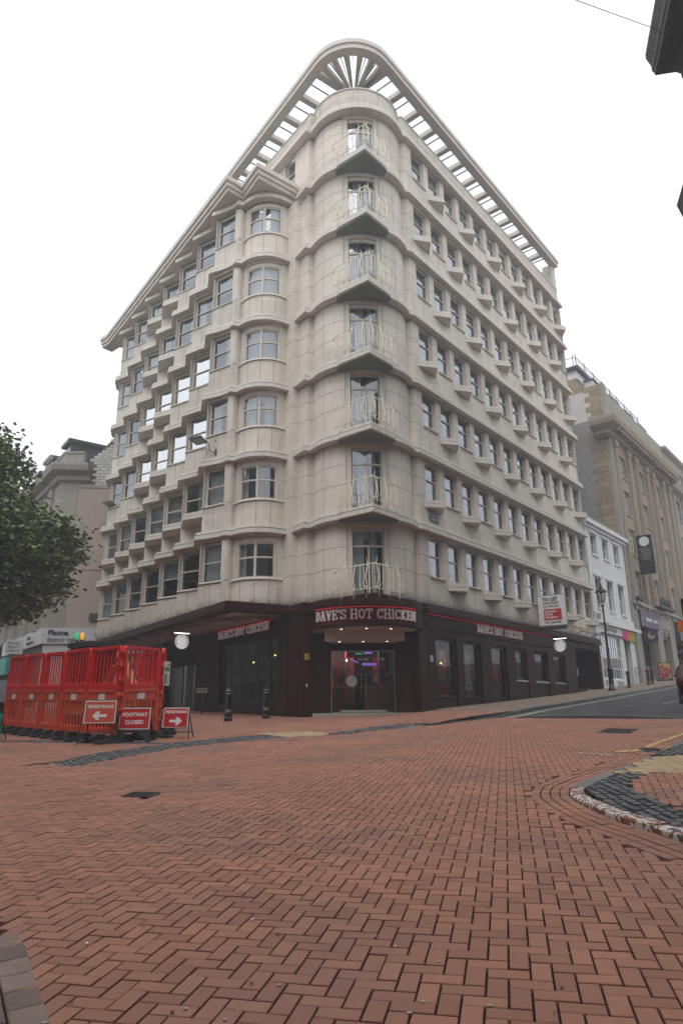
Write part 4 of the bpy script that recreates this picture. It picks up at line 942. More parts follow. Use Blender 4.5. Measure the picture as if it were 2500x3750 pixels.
def qd(n, x0, x1, z0, z1, y, par, m='shop_glass'):
    m_ = MB(); m_.quad((x0, y, z0), (x1, y, z0), (x1, y, z1), (x0, y, z1), m); return m_.build(n, par)
qd('pane', -.425, -.10, .04, 2.30, 26.955, ef); qd('pane', 1.65, 1.965, .04, 2.30, 26.955, ef); qd('pane', -.10, 1.65, 2.03, 2.30, 26.955, ef)
for (x0, x1, hx) in ((-.09, .768, .69), (.778, 1.64, .87)):
    m_ = MB(); m_.quad((x0, 26.95, .12), (x1, 26.95, .12), (x1, 26.95, 2.02), (x0, 26.95, 2.02), 'shop_glass'); d = m_.build('glass_door', BLD)
    m_ = MB(); m_.box(x0, x1, 26.935, 26.965, .045, .125, 'plate_grey'); m_.build('kick_plate', d)
    for hx_ in ((x0 + .02, x0 + .20), (x1 - .20, x1 - .02)): m_ = MB(); m_.box(*hx_, 26.94, 26.96, 1.96, 2.05, 'chrome'); m_.build('hinge_plate', d)
    m_ = MB(); m_.tube([(hx, 26.88, .6), (hx, 26.88, 1.5)], .014, 'chrome', 8); m_.tube([(hx, 26.88, .68), (hx, 26.95, .68)], .009, 'chrome', 6); m_.tube([(hx, 26.88, 1.42), (hx, 26.95, 1.42)], .009, 'chrome', 6); m_.build('door_handle', d)
m_ = MB()
for k in range(20):
    x = -.36 + .12 * k
    for z in (.95, 1.42): m_.box(x, x + .03, 26.944, 26.947, z, z + .03, 'plate_grey')
m_.box(.5, .77, 26.9, 26.95, 2.20, 2.24, 'green_lens'); m_.build('door_sticker', BLD)
# restaurant interior seen through the glass
mb = MB()
mb.prism([(-1.3, 27.3), (2.7, 27.3), RP(.3, .8), RP(15.2, .8), (9, 44), (-9, 41), LP(13, .65), LP(.2, .55)], -.3, .012, 'wood'); mb.prism([(-1.3, 27.25), (2.6, 27.25), RP(.3, .78), RP(15.3, .78), (9, 44), (-9, 41), LP(13, .6), LP(.2, .52)], 3.4, 3.78, 'black')
mb.prism([(.6, 36), (1.5, 34), (9.5, 43), (-6, 40)], .012, 3.4, 'dark_room')
for k in range(6): mb.prism([RP(1.2 + 2.4 * k, 3.3), RP(2.7 + 2.4 * k, 3.3), RP(2.7 + 2.4 * k, 3.4), RP(1.2 + 2.4 * k, 3.4)], .3 + .12 * k, 2.9, 'mural')
for k in range(5): mb.prism([RP(1.0 + 2.6 * k, 1.2), RP(2.3 + 2.6 * k, 1.2), RP(2.3 + 2.6 * k, 1.9), RP(1.0 + 2.6 * k, 1.9)], .80 + .1 * k, .86 + .1 * k, 'wood')
mb.prism([LP(-.5, 5.0), LP(14, 5.0), LP(14, 5.2), LP(-.5, 5.2)], -.3, 3.8, 'dark_room'); mb.prism([LP(8.2, .6), LP(8.4, .6), LP(8.4, 5), LP(8.2, 5)], -.3, 3.8, 'dark_room'); mb.prism([LP(1.0, 3.5), LP(6, 3.5), LP(6, 3.6), LP(1, 3.6)], .2, 2.6, 'mural'); mb.box(.9, 2.4, 29.0, 29.5, .0, 1.15, 'wood'); mb.box(-.9, .5, 31, 31.2, .0, 2.4, 'mural')
mb.box(1.3, 2.1, 29.9, 30.0, 1.2, 2.3, 'poster_red')
mb.build('shop_interior', BLD)
for (x, y, z, m) in ((-.5, 27.9, 2.0, 'lamp_yellow'), (-.72, 28.2, 1.75, 'lamp_blue'), (2.15, 28.3, 1.75, 'lamp_yellow'), (*RP(1.9, 1.6), 1.95, 'lamp_blue'), (*RP(3.9, 1.9), 2.10, 'lamp_yellow'), (*RP(5.9, 1.6), 2.0, 'neon_red'), (*RP(10.6, 1.4), 2.55, 'lamp_warm'), (.15, 28.0, 2.05, 'lamp_white'), (*LP(4.6, 1.0), 2.25, 'lamp_yellow'), (*LP(3.0, 1.2), 2.45, 'lamp_yellow'), (*LP(1.6, .9), 2.3, 'lamp_yellow')):
    m_ = MB(); m_.lathe([(.001, .045), (.03, .035), (.042, 0), (.03, -.035), (.001, -.045)], m, c=(x, y, z), n=10); m_.tube([(x, y, z + .04), (x, y, 3.4)], .006, 'black', 4); m_.build('pendant_lamp', BLD)
m_ = MB(); m_.lathe([(.001, 0), (.28, .0), (.30, .04), (.28, .07)], 'lamp_purple', c=(1.1, 29.2, 1.93), n=24); m_.lathe([(.001, 0), (.25, .0), (.25, .05)], 'lamp_purple', c=(1.2, 31.0, 2.55), n=20); m_.tube([(.35, 28.5, 2.12), (.62, 28.9, 2.02)], .03, 'lamp_purple', 8); m_.build('ring_lamp', BLD)
for k, (x, y, z, e_, c_) in enumerate(((.4, 29.5, 2.6, 34, (1, .82, .62)), (1.9, 30.5, 2.6, 22, (.6, .45, 1)), (*RP(3.2, 2.4), 2.6, 20, (1, .8, .6)), (*RP(7.2, 2.4), 2.8, 18, (1, .75, .6)), (*RP(11.5, 2.2), 2.9, 14, (1, .8, .65)), (*LP(3.2, 2.4), 2.6, 26, (1, .8, .6)))):
    l_ = bpy.data.lights.new('ceiling_light', 'POINT'); l_.energy = e_; l_.color = c_; l_.shadow_soft_size = .15; lo_ = bpy.data.objects.new('ceiling_light', l_); COL.objects.link(lo_); lo_.location = (x, y, z)   # the restaurant's lit lamps
def strokes(mb_, lines, place, th, m, dp=.01):
    for ln in lines:
        for i in range(len(ln) - 1):
            a, b = Vector(ln[i]), Vector(ln[i + 1]); d = (b - a)
            if d.length < 1e-5: continue
            d.normalize(); n_ = Vector((-d.y, d.x)) * th / 2; a = a - d * th * .3; b = b + d * th * .3
            mb_.add([place(*(a - n_)), place(*(b - n_)), place(*(b + n_)), place(*(a + n_))], [(0, 1, 2, 3)], m)
# hand-drawn yellow neon by the door and the black-on-white drawing in the second window
m_ = MB(); pl_ = lambda x, y: (-.95 + x, 28.0, .75 + y)
strokes(m_, [[(0, .60), (.20, .66)], [(.10, .63), (.06, .36)], [(.20, .56), (.18, .42), (.26, .34), (.34, .42), (.36, .58)], [(.52, .60), (.42, .50), (.44, .36), (.54, .34)], [(.02, .22), (.03, .10)], [(.12, .20), (.24, .08)], [(.22, .22), (.12, .06)]], pl_, .022, 'neon_yellow'); m_.build('neon_writing', BLD)
def mural_panel(u0, i, z0):
    m_ = MB(); a = [RP(u0, i), RP(u0 + .82, i)]; m_.prism([*a, RP(u0 + .82, i + .02), RP(u0, i + .02)], z0, z0 + 1.35, 'mural_white')
    m_.prism([RP(u0, i + .002)] * 1 + [RP(u0 + .82, i + .002), RP(u0 + .82, i + .018), RP(u0, i + .018)], z0 + 1.35, z0 + 1.36, 'mural_white')
    top = arcp(.41, 1.35, .40, .28, 0, 180, 12)
    m_.add([(*RP(u0 + x, i), z0 + y) for x, y in top], [tuple(range(len(top)))], 'mural_white')
    P_ = lambda x, y: (*RP(u0 + x, i - .004), z0 + y)
    L_ = [arcp(.41, 1.35, .34, .24, 0, 180, 12) + [(.07, 1.28), (.7, 1.2)], [(.25, 1.45), (.33, 1.36), (.40, 1.46)], [(.46, 1.46), (.54, 1.38), (.60, 1.47)]]
    for k in range(8): a_ = R(15 + 21 * k); L_.append([(.41 + .38 * cos(a_), 1.36 + .27 * sin(a_)), (.41 + .50 * cos(a_), 1.36 + .38 * sin(a_))])
    for k in range(3): L_.append([(.05, .52 - .07 * k), (.25, .58 - .07 * k), (.45, .50 - .07 * k), (.78, .57 - .07 * k)])
    strokes(m_, L_, P_, .022, 'black'); o = m_.build('mural_panel', BLD)
    for (t_, y, s_) in (('DAVES', 1.08, .22), ('HOT', .88, .22), ('CHICKEN', .70, .19), ('Sloveley', .18, .19)):
        x, y0 = RP(u0 + .41, i - .006); text('mural_lettering', t_, s_, 'black', o, FA(x, y0, z0 + y, 39.3), ext=.001)
mural_panel(3.45, .62, .95)
# ------------------------------------------------------------------ signs on the corner building
def shop_sign(label, W_loc, build_fn):
    t = empty('shop_sign', W_loc, 0, label, 'shop sign', "restaurant name signs above the shopfront"); build_fn(t); return t
TXT = "DAVE'S HOT CHICKEN"
def s_front(t):
    r_ = RL - .02 + .012; al, ar = R(-142.6), R(-37.4); m_ = MB()
    m_.sweep(arc(CL, r_, al - .05, ar + .05, 24), [(0, 3.24), (0, 3.755), (-.01, 3.755), (-.01, 3.24)], 'lit_red'); m_.sweep(arc(CL, r_ + .02, al - .02, ar + .02, 24), [(0, 3.755), (.02, 3.755), (.02, 3.775), (0, 3.775)], 'neon_red'); m_.build('back_panel', t, fix=True)
    m_ = MB(); rr2 = r_ + .05
    slab_text(m_, TXT, .36, rr2 * (ar - al), lambda x, y, d: (CL[0] + (rr2 - d) * cos(al + x / rr2), CL[1] + (rr2 - d) * sin(al + x / rr2), 3.32 + y), 'sign_letter', depth=.045); m_.build('lettering', t)
shop_sign("curved red sign with white letters over the corner entrance", (.886, 25.0, 3.5), s_front)
def s_right(t):
    m_ = MB(); m_.prism([RP(3.95, .155), RP(8.75, .155), RP(8.75, .17), RP(3.95, .17)], 3.30, 3.75, 'lit_red'); m_.prism([RP(.2, .145), RP(12.5, .145), RP(12.5, .16), RP(.2, .16)], 3.752, 3.768, 'neon_red'); m_.build('back_panel', t)
    m_ = MB(); slab_text(m_, TXT, .34, 4.45, lambda x, y, d: (*RP(4.15 + x, .10 + d), 3.36 + y), 'sign_letter', depth=.045); m_.build('lettering', t)
shop_sign("straight red sign with white letters above the right hand shop windows", (*RP(6.4, .2), 3.5), s_right)
def s_left(t):
    m_ = MB(); m_.prism([LP(1.3, -.005), LP(6.3, -.005), LP(6.3, .01), LP(1.3, .01)], 3.30, 3.70, 'lit_red'); m_.prism([LP(.6, -.02), LP(6.45, -.02), LP(6.45, 0), LP(.6, 0)], 3.702, 3.72, 'neon_red'); m_.build('back_panel', t)
    m_ = MB(); slab_text(m_, TXT, .33, 4.8, lambda x, y, d: (*LP(6.2 - x, -.055 + d), 3.34 + y), 'sign_letter', depth=.045); m_.build('lettering', t)
shop_sign("red sign with white letters under the left hand soffit above black framed window", (*LP(3.8, 0), 3.5), s_left)
def round_sign(label, c, az):
    """disc facing back along azimuth az"""
    t = empty('round_sign', c, 0, label, 'hanging sign', 'round restaurant signs'); W_ = FA(c[0], c[1], c[2], az)
    m_ = MB(); D = Matrix.Rotation(R(90), 4, 'X')
    m_.lathe([(.315, -.05), (.325, -.04), (.325, .04), (.315, .05)], 'black', M=W_ @ D, n=40); m_.build('rim', t)
    m_ = MB(); m_.lathe([(.001, .052), (.312, .052)], 'disc_lamplit', M=W_ @ D, n=40); m_.lathe([(.001, -.052), (.312, -.052)], 'disc_lamplit', M=W_ @ D, n=40)
    m_.lathe([(.205, .0535), (.209, .0535)], 'black', M=W_ @ D, n=40)
    m_.build('disc_face', t)
    for i, ch in enumerate("DAVE'S HOT CHICKEN"):
        if ch == ' ': continue
        a = R(205 - i * (230 / 17)); me = text_mesh(ch, .105, 'black', ext=.002)
        inst('disc_lettering', me, t, W_ @ Matrix.Translation((.258 * cos(a), -.056, .258 * sin(a))) @ Matrix.Rotation(-(a - pi / 2), 4, 'Y'))
    m_ = MB(); m_.box(-.34, .34, -.04, .04, .37, .40, 'black', M=W_); m_.box(-.33, .33, -.03, .03, .345, .368, 'lamp_white', M=W_); m_.tube([W_ @ Vector((0, 0, .39)), W_ @ Vector((0, 0, .60))], .015, 'black', 6); m_.tube([W_ @ Vector((-.25, 0, .32)), W_ @ Vector((-.25, 0, .38))], .01, 'black', 5); m_.tube([W_ @ Vector((.25, 0, .32)), W_ @ Vector((.25, 0, .38))], .01, 'black', 5); m_.build('sign_lamp', t)
    return t
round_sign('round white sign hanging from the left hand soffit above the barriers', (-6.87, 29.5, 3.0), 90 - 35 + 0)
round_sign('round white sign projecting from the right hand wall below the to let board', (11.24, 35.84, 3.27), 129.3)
# to let board
t = empty('to_let_board', (10.74, 35.07, 4.25), 0, 'white to let board with red panel projecting above the granite band', 'letting board'); W_ = FA(10.74, 35.07, 5.0, 124)
m_ = MB(); m_.box(-.70, .70, 0, .10, -.76, .76, 'white', M=W_); m_.box(-.72, .72, -.008, .12, -.78, -.762, 'plate_grey', M=W_); m_.box(-.72, .72, -.008, .12, .762, .78, 'plate_grey', M=W_); m_.box(-.72, -.702, -.008, .12, -.76, .76, 'plate_grey', M=W_); m_.box(.702, .72, -.008, .12, -.76, .76, 'plate_grey', M=W_); m_.build('board', t)
m_ = MB(); m_.box(-.43, .48, -.012, -.002, -.50, .06, 'sign_red', M=W_); m_.build('red_panel', t)
for (s_, x, z, h, m_n, al, bd) in (('TO LET', -.06, .56, .24, 'black', 'CENTER', .010), ('OFFICE SUITES', -.04, .36, .125, 'black', 'CENTER', .003), ('From 3,962 SQ.FT.', .0, .20, .11, 'black', 'CENTER', .003), ('Lambert', -.36, -.06, .17, 'white', 'LEFT', .004), ('Smith', -.36, -.21, .17, 'white', 'LEFT', .004), ('Hampton', -.36, -.36, .17, 'white', 'LEFT', .004), ('0121 236 2066', .02, -.62, .135, 'black', 'CENTER', .003)):
    text('board_lettering', s_, h, m_n, t, W_ @ Matrix.Translation((x, -.014, z)), ext=.002, bold=bd, align=al)
m_ = MB(); m_.box(-.45, .70, .02, .08, -.98, -.80, 'steel_dark', M=W_); m_.build('bracket', t)
# small plates
def plate(name, label, cat, W_, w_, h, m, m2, txt, size, tm, z_off=0, group=None):
    t = empty(name, W_.translation, 0, label, cat, group); m_ = MB(); m_.box(-w_ / 2, w_ / 2, -.012, 0, -h / 2, h / 2, m2, M=W_); m_.box(-w_ / 2 + .012, w_ / 2 - .012, -.016, -.0125, -h / 2 + .012, h / 2 - .012, m, M=W_); m_.build('plate', t)
    for i, s_ in enumerate(txt): text('plate_lettering', s_, size, tm, t, W_ @ Matrix.Translation((0, -.019, (len(txt) - 1) * size * .55 - i * size * 1.1)), ext=.001)
    return t
x, y = RP(1.24, .29); plate('street_name_plate', 'blue enamel street plate lettered BENNETTS HILL under a window box', 'street sign', FA(x, y, 7.96, 39.3), .72, .46, 'plate_blue', 'black', ['BENNETTS', 'HILL'], .165, 'sign_pale')
def h_plate(label, W_, m):
    t = empty('hydrant_plate', W_.translation, 0, label, 'hydrant sign'); m_ = MB(); m_.box(-.09, .09, -.012, 0, -.115, .115, m, M=W_); m_.build('plate', t)
    m_ = MB()
    for q in ((-.055, -.035, -.08, .08), (.035, .055, -.08, .08), (-.034, .034, -.012, .012), (-.034, .034, .070, .085), (-.034, .034, -.085, -.070)): m_.box(q[0], q[1], -.0145, -.0125, q[2], q[3], 'black', M=W_)
    m_.build('letter', t)
h_plate('yellow hydrant plate on the pillar left of the entrance', FR(-1.365, 26.35, 2.08, .93, .37), 'plate_yellow')
h_plate('white hydrant plate on the pillar right of the entrance', FA(*RP(.42, .195), 2.03, 39.3), 'reflector')
m_ = MB(); m_.box(-.03, .03, -.03, 0, -.05, .05, 'reflector', M=FR(-1.36, 26.36, 1.02, .93, .37)); tag(m_.build('bell_box'), 'tiny white box on the pillar below the yellow plate', 'bell box')
t = empty('door_number', (-.0, 26.94, 1.2), 0, 'round white vinyl badge with circular lettering on the entrance door', 'door badge')
m_ = MB(); D = Matrix.Rotation(R(90), 4, 'X'); W_ = Matrix.Translation((.33, 26.942, 1.19)); m_.lathe([(.001, 0), (.215, 0)], 'mural_white', M=W_ @ D, n=32); m_.build('badge_face', t); t.name = 'door_badge'
for i, ch in enumerate("DAVE'S HOT CHICKEN"):
    if ch != ' ': a = R(205 - i * (230 / 17)); inst('badge_lettering', text_mesh(ch, .07, 'black', ext=.001), t, W_ @ Matrix.Translation((.175 * cos(a), -.004, .175 * sin(a))) @ Matrix.Rotation(-(a - pi / 2), 4, 'Y'))
text('badge_lettering', 'OPEN', .09, 'gold', t, Matrix.Translation((.36, 26.94, .80)), ext=.001)
# lettering over the office entrance with its lamp bar
t = empty('building_name_sign', (*RP(17.3, .3), 4.5), 0, 'bronze letters reading GROSVENOR HOUSE over the office doorway', 'name sign')
x, y = RP(17.1, .285); text('lettering', 'GROSVENOR HOUSE', .27, 'gold', t, FA(x, y, 4.62, 39.3), ext=.01, sx=.95); 
m_ = MB(); m_.tube([(*RP(16.9, .33), 4.78), (*RP(16.9, .27), 4.95), (*RP(16.82, .27), 4.88)], .02, 'gold', 5); m_.tube([(*RP(16.9, .27), 4.95), (*RP(16.98, .27), 4.88)], .02, 'gold', 5); m_.build('crest', t)
t = empty('lamp_bar', (*RP(17.4, .2), 4.4), 0, 'thin black bar lamp lighting the bronze letters over the office doorway', 'wall lamp')
m_ = MB(); m_.tube([(*RP(15.9, -.05), 4.38), (*RP(18.9, -.05), 4.38)], .03, 'black', 6)
for u in (16.2, 17.4, 18.6): m_.tube([(*RP(u, -.05), 4.38), (*RP(u, .30), 4.30)], .015, 'black', 5)
m_.build('bar', t); m_ = MB(); m_.prism([RP(16.0, -.02), RP(18.8, -.02), RP(18.8, .0), RP(16.0, .0)], 4.40, 4.415, 'lamp_white'); m_.build('lit_strip', t)
# doorway of the office entrance
t = empty('notice_board', (*RP(17.3, 1.5), 1.2), 0, 'pale notices and dark rail inside the office doorway', 'notice board')
m_ = MB(); m_.prism([RP(16.75, 1.4), RP(17.25, 1.4), RP(17.25, 1.44), RP(16.75, 1.44)], 1.9, 2.8, 'beige_slab'); m_.build('board', t); m_ = MB(); m_.prism([RP(17.9, 1.2), RP(18.2, 1.2), RP(18.2, 1.23), RP(17.9, 1.23)], 2.0, 2.45, 'reflector'); m_.prism([RP(17.45, 1.3), RP(17.7, 1.3), RP(17.7, 1.33), RP(17.45, 1.33)], 1.9, 2.5, 'plate_grey'); m_.build('notice', t)
m_ = MB(); m_.lathe([(.001, 0), (.16, 0), (.17, .05)], 'lamp_white', c=(*RP(17.0, 1.0), 3.29), n=16); tag(m_.build('ceiling_lamp'), 'lit round lamp on the ceiling of the office doorway', 'ceiling lamp')
# floodlights on the left-hand front
def flood(label, c, az, pitch):
    t = empty('floodlight', c, 0, label, 'floodlight'); W_ = FA(c[0], c[1], c[2], az) @ Matrix.Rotation(R(pitch), 4, 'X')
    m_ = MB(); m_.add([(-.36, -.30, 0), (.30, -.30, 0), (.30, .26, 0), (-.36, .26, 0), (-.30, -.25, .09), (.24, -.25, .09), (.24, .20, .09), (-.30, .20, .09)], [(3, 2, 1, 0), (4, 5, 6, 7), (0, 1, 5, 4), (1, 2, 6, 5), (2, 3, 7, 6), (3, 0, 4, 7)], 'steel_dark'); m_.M = W_; m_.v = [tuple(W_ @ Vector(p)) for p in m_.v]; m_.M = None; m_.build('housing', t)
    m_ = MB(); m_.box(-.31, .25, -.25, .21, -.006, -.002, 'plate_grey', M=W_); m_.build('lens', t)
    m_ = MB(); b = W_ @ Vector((.28, .1, 0)); m_.tube([b, b + Vector((.14, .06, -.10)), b + Vector((.16, .08, -.42)), b + Vector((.42, .14, -.50))], .022, 'steel_dark', 6); m_.box(.40, .50, .08, .26, -.66, -.36, 'steel_dark', M=Matrix.Translation(b)); m_.tube([b + Vector((.2, .05, .05)), b + Vector((.34, .12, -.15)), b + Vector((.44, .14, -.4)), b + Vector((.30, .12, -.62)), b + Vector((.15, .1, -.72))], .007, 'black', 4); m_.build('bracket', t)
    m_ = MB(); q = b + Vector((.42, .16, .16)); m_.box(-.07, .07, -.06, .08, -.10, .02, 'plate_grey', M=Matrix.Translation(q)); m_.tube([q + Vector((.02, 0, 0)), q + Vector((.14, -.02, .16))], .03, 'plate_grey', 6); m_.lathe([(.001, -.06), (.05, -.03), (.055, .04), (.001, .06)], 'reflector', c=tuple(q + Vector((.16, -.04, .18))), n=10); m_.build('camera_head', t)
flood('grey floodlight on the stepped front beside the bow window', (-6.25, 28.05, 11.62), 118, -14)
flood('grey floodlight near the far left end of the stepped front', (-13.85, 39.05, 12.15), 118, -14)
#@@OTHERS
# ------------------------------------------------------------------ neighbouring buildings
def pw(u, i): return RP(u, i)
def building(name, base, label, cat='building', group=None): return empty(name, base, 0, label, cat, group)
def std_window(w_, h, m_f, nx=1, nz=2, fw=.06, dep=.05):
    m_ = MB(); m_.box(0, fw, 0, dep, 0, h, m_f); m_.box(w_ - fw, w_, 0, dep, 0, h, m_f); m_.box(fw, w_ - fw, 0, dep, 0, fw, m_f); m_.box(fw, w_ - fw, 0, dep, h - fw, h, m_f)
    for i in range(1, nx): m_.box(w_ * i / nx - fw * .25, w_ * i / nx + fw * .25, .004, dep - .004, fw, h - fw, m_f)
    for i in range(1, nz): m_.box(fw, w_ - fw, 0.002, dep - .002, h * i / nz - fw * .3, h * i / nz + fw * .3, m_f)
    return m_.mesh('window'), pane_mesh(fw, w_ - fw, fw, h - fw, 'glass_dark', y=dep * .6)
glassmat('glass_dark', (.10, .11, .12), (.85, .9, .95), boost=.04)
def fill_wall(mb, P_, u0, u1, z0, z1, wins, m, i0=0.0, t=.35):
    """wall along P_(u, inset) with rectangular holes (ua, ub, za, zb) arranged in rows"""
    def blk(a, b, c, d):
        if b - a > .01 and d - c > .01: mb.prism([P_(a, i0), P_(b, i0), P_(b, i0 + t), P_(a, i0 + t)], c, d, m)
    rows = sorted(set((w_[2], w_[3]) for w_ in wins)); z = z0
    for (za, zb) in rows:
        blk(u0, u1, z, za); cur = u0
        for w_ in sorted(w_ for w_ in wins if (w_[2], w_[3]) == (za, zb)): blk(cur, w_[0], za, zb); cur = w_[1]
        blk(cur, u1, za, zb); z = zb
    blk(u0, u1, z, z1)
def put_windows(t, P_, az, wins, i, meshes, name='window', sill=None):
    for (a, b, za, zb) in wins:
        x, y = P_(a, i); o = inst(name, meshes[0], t, FA(x, y, za, az)); inst('pane', meshes[1], o, FA(x, y, za, az))
        if sill:
            m_ = MB(); m_.prism([P_(a - .08, -.08), P_(b + .08, -.08), P_(b + .08, .1), P_(a - .08, .1)], za - .12, za - .004, sill); m_.build('sill', o)
# white three-storey house
t = building('white_house', (*RP(23, .3), 1.4), 'narrow white painted three storey building next up the hill with small paned shop window', 'building'); wh = t
W1 = [(20.35, 21.45, 9.72, 11.05), (22.55, 23.65, 9.72, 11.05), (24.75, 25.85, 9.72, 11.05)]; W2 = [(20.35, 21.45, 6.25, 8.2), (22.55, 23.65, 6.25, 8.2), (24.75, 25.85, 6.25, 8.2)]
PW = lambda u, i: RP(u, .35 + i)
mb = MB(); fill_wall(mb, PW, 19.42, 27.4, 5.2, 11.75, W1 + W2, 'white_wall')
SHOPW = [(20.1, 23.9, 1.9, 4.6), (24.6, 25.9, 1.3, 4.6)]
fill_wall(mb, PW, 19.42, 27.4, .9, 1.9, [(24.6, 25.9, 1.3, 1.9)], 'white_wall'); fill_wall(mb, PW, 19.42, 27.4, 1.9, 4.6, [(20.1, 23.9, 1.9, 4.6), (24.6, 25.9, 1.9, 4.6)], 'white_wall')
mb.prism([PW(19.42, 0), PW(27.4, 0), PW(27.4, .35), PW(19.42, .35)], 4.6, 5.2, 'white_wall')
mb.prism([PW(19.42, .5), PW(27.4, .5), PW(27.4, 9), PW(19.42, 9)], .5, 11.7, 'dark_room')
mb.prism([PW(19.42, .35), PW(27.4, .35), PW(27.4, 9), PW(19.42, 9)], 11.75, 11.9, 'slate')
mb.build('wall', t)
m_ = MB(); m_.prism([PW(19.42, -.30), PW(27.4, -.30), PW(27.4, .0), PW(19.42, .0)], 11.62, 11.86, 'white_wall'); m_.prism([PW(19.42, -.14), PW(27.4, -.14), PW(27.4, -.004), PW(19.42, -.004)], 11.40, 11.615, 'white_wall'); m_.prism([PW(19.5, .02), PW(27.3, .02), PW(27.3, .3), PW(19.5, .3)], 11.91, 12.25, 'grey_stone'); m_.build('cornice', t)
m_ = MB(); m_.prism([PW(19.42, -.22), PW(28.1, -.22), PW(28.1, -.002), PW(19.42, -.002)], 5.22, 5.42, 'white_wall'); m_.prism([PW(19.5, -.12), PW(27.3, -.12), PW(27.3, -.002), PW(19.5, -.002)], 5.43, 5.9, 'white_wall'); m_.prism([PW(19.42, -.06), PW(27.3, -.06), PW(27.3, -.002), PW(19.42, -.002)], 4.62, 5.2, 'white_wall'); m_.build('shop_cornice', t)
wm_ = std_window(1.1, 1.33, 'white'); put_windows(t, PW, 39.3, W1, .18, wm_, sill='white_wall'); wm_ = std_window(1.1, 1.95, 'white'); put_windows(t, PW, 39.3, W2, .18, wm_, sill='white_wall')
for (a, b, za, zb) in W1 + W2:
    m_ = MB(); m_.prism([PW(a - .15, -.10), PW(b + .15, -.10), PW(b + .15, -.002), PW(a - .15, -.002)], zb + .08, zb + .22, 'white_wall'); m_.build('window_hood', t)
wm_ = std_window(3.8, 2.7, 'white', nx=9, nz=4, fw=.08); put_windows(t, PW, 39.3, [(20.1, 23.9, 1.9, 4.6)], .08, wm_, name='shop_window')
m_ = MB(); m_.prism([PW(24.6, .3), PW(25.9, .3), PW(25.9, .34), PW(24.6, .34)], 1.3, 4.6, 'glass_dark'); m_.prism([PW(25.2, .27), PW(25.26, .27), PW(25.26, .30), PW(25.2, .30)], 1.3, 4.6, 'white'); m_.build('door', t)
for (u0, u1) in ((20.2, 21.5), (22.4, 23.6)): m_ = MB(); m_.prism([PW(u0, -.02), PW(u1, -.02), PW(u1, 0), PW(u0, 0)], 1.45, 1.82, 'plate_grey'); m_.build('vent_grille', t)
x, y = PW(22.2, -.075); text('fascia_lettering', 'Best People', .42, 'plate_grey', t, FA(x, y, 4.98, 39.3), ext=.01)
x, y = PW(22.2, -.07); text('fascia_lettering', 'LEARNING - RECRUITMENT - TRAINING - APPRENTICESHIPS', .15, 'black', t, FA(x, y, 4.66, 39.3), ext=.01)
ts = empty('fascia_banner', (*PW(25.9, -.1), 4.9), 0, 'small pink orange and green banner at the right end of the white shopfront', 'banner')
for k, (c_, u0, u1) in enumerate((('pink_sign', 24.3, 25.3), ('orange_sign', 25.3, 26.3), ('lime_sign', 26.3, 27.2))): m_ = MB(); m_.prism([PW(u0, -.10), PW(u1, -.10), PW(u1, -.07), PW(u0, -.07)], 4.52, 5.18, c_); m_.build('panel', ts)
x, y = PW(25.2, .28); text('door_numeral', '3', .5, 'reflector', t, FA(x, y, 3.6, 39.3), ext=.005)
m_ = MB(); m_.box(-.15, .15, -.15, .15, 0, .35, 'grey_stone', M=Matrix.Translation((*PW(19.8, -.1), 5.45))); m_.build('corbel', t)
# tan stone building with side wall
t = building('tan_stone_building', (*RP(35, .3), 2), 'tall tan stone building with pilasters, mansard roof and iron roof railing', 'building')
PB = lambda u, i: RP(u, .3 + i)
cols = [(28.35, 30.15), (33.05, 34.85), (37.75, 39.55)]
rows_ = [(17.15, 18.9), (14.2, 16.1), (11.1, 13.1), (7.6, 9.9)]
BW = [(a, b, c, d) for (c, d) in rows_ for (a, b) in cols]
mb = MB(); fill_wall(mb, PB, 26.9, 43.0, 6.9, 20.3, BW, 'tan_stone'); mb.prism([PB(26.9, .7), PB(43, .7), PB(43, 14), PB(26.9, 14)], 1, 21.5, 'dark_room'); mb.build('wall', t)
mb = MB(); mb.sweep([PB(26.9, 14), PB(26.9, .6)], [(0, .8), (-.3, .8), (-.3, 24.0), (0, 24.0)], 'party_wall'); 
mb.build('side_wall', t, fix=True)
mb = MB(); rg = random.Random(2); z = .8; k = 0
while z < 24.0:
    h = .42; e = 1.05 + (.30 if k % 2 else 0) + rg.random() * .12; mb.prism([PB(26.86, e), PB(26.86, .25), PB(26.95, .25), PB(26.95, e)], z, z + h - .015, 'tan_quoin'); z += h; k += 1
k = 0; z = .8
while z < 24.0: mb.prism([PB(26.88, .24), PB(26.86, -.05), PB(27.5, -.05), PB(27.5, .3)], z, z + .52, 'grey_stone'); z += .535
mb.build('quoins', t, fix=True)
mb = MB()
for u in (27.45, 30.45, 32.2, 35.15, 36.9, 39.85, 41.9): 
    mb.prism([PB(u, -.22), PB(u + .62, -.22), PB(u + .62, -.002), PB(u, -.002)], 6.9, 19.2, 'tan_stone'); mb.prism([PB(u - .08, -.30), PB(u + .70, -.30), PB(u + .70, -.002), PB(u - .08, -.002)], 19.2, 19.7, 'tan_stone')
    mb.prism([PB(u + .15, -.26), PB(u + .47, -.26), PB(u + .47, -.22), PB(u + .15, -.22)], 7.2, 19.0, 'tan_quoin')
mb.build('pilasters', t, fix=True)
mb = MB(); cp = [(0, 19.72), (.35, 19.9), (.35, 20.1), (.95, 20.45), (1.05, 20.8), (1.05, 21.0), (-.3, 21.1), (-.3, 19.72)]
mb.sweep([PB(26.4, .9), PB(26.4, 0), PB(43.2, 0)], cp, 'tan_stone'); 
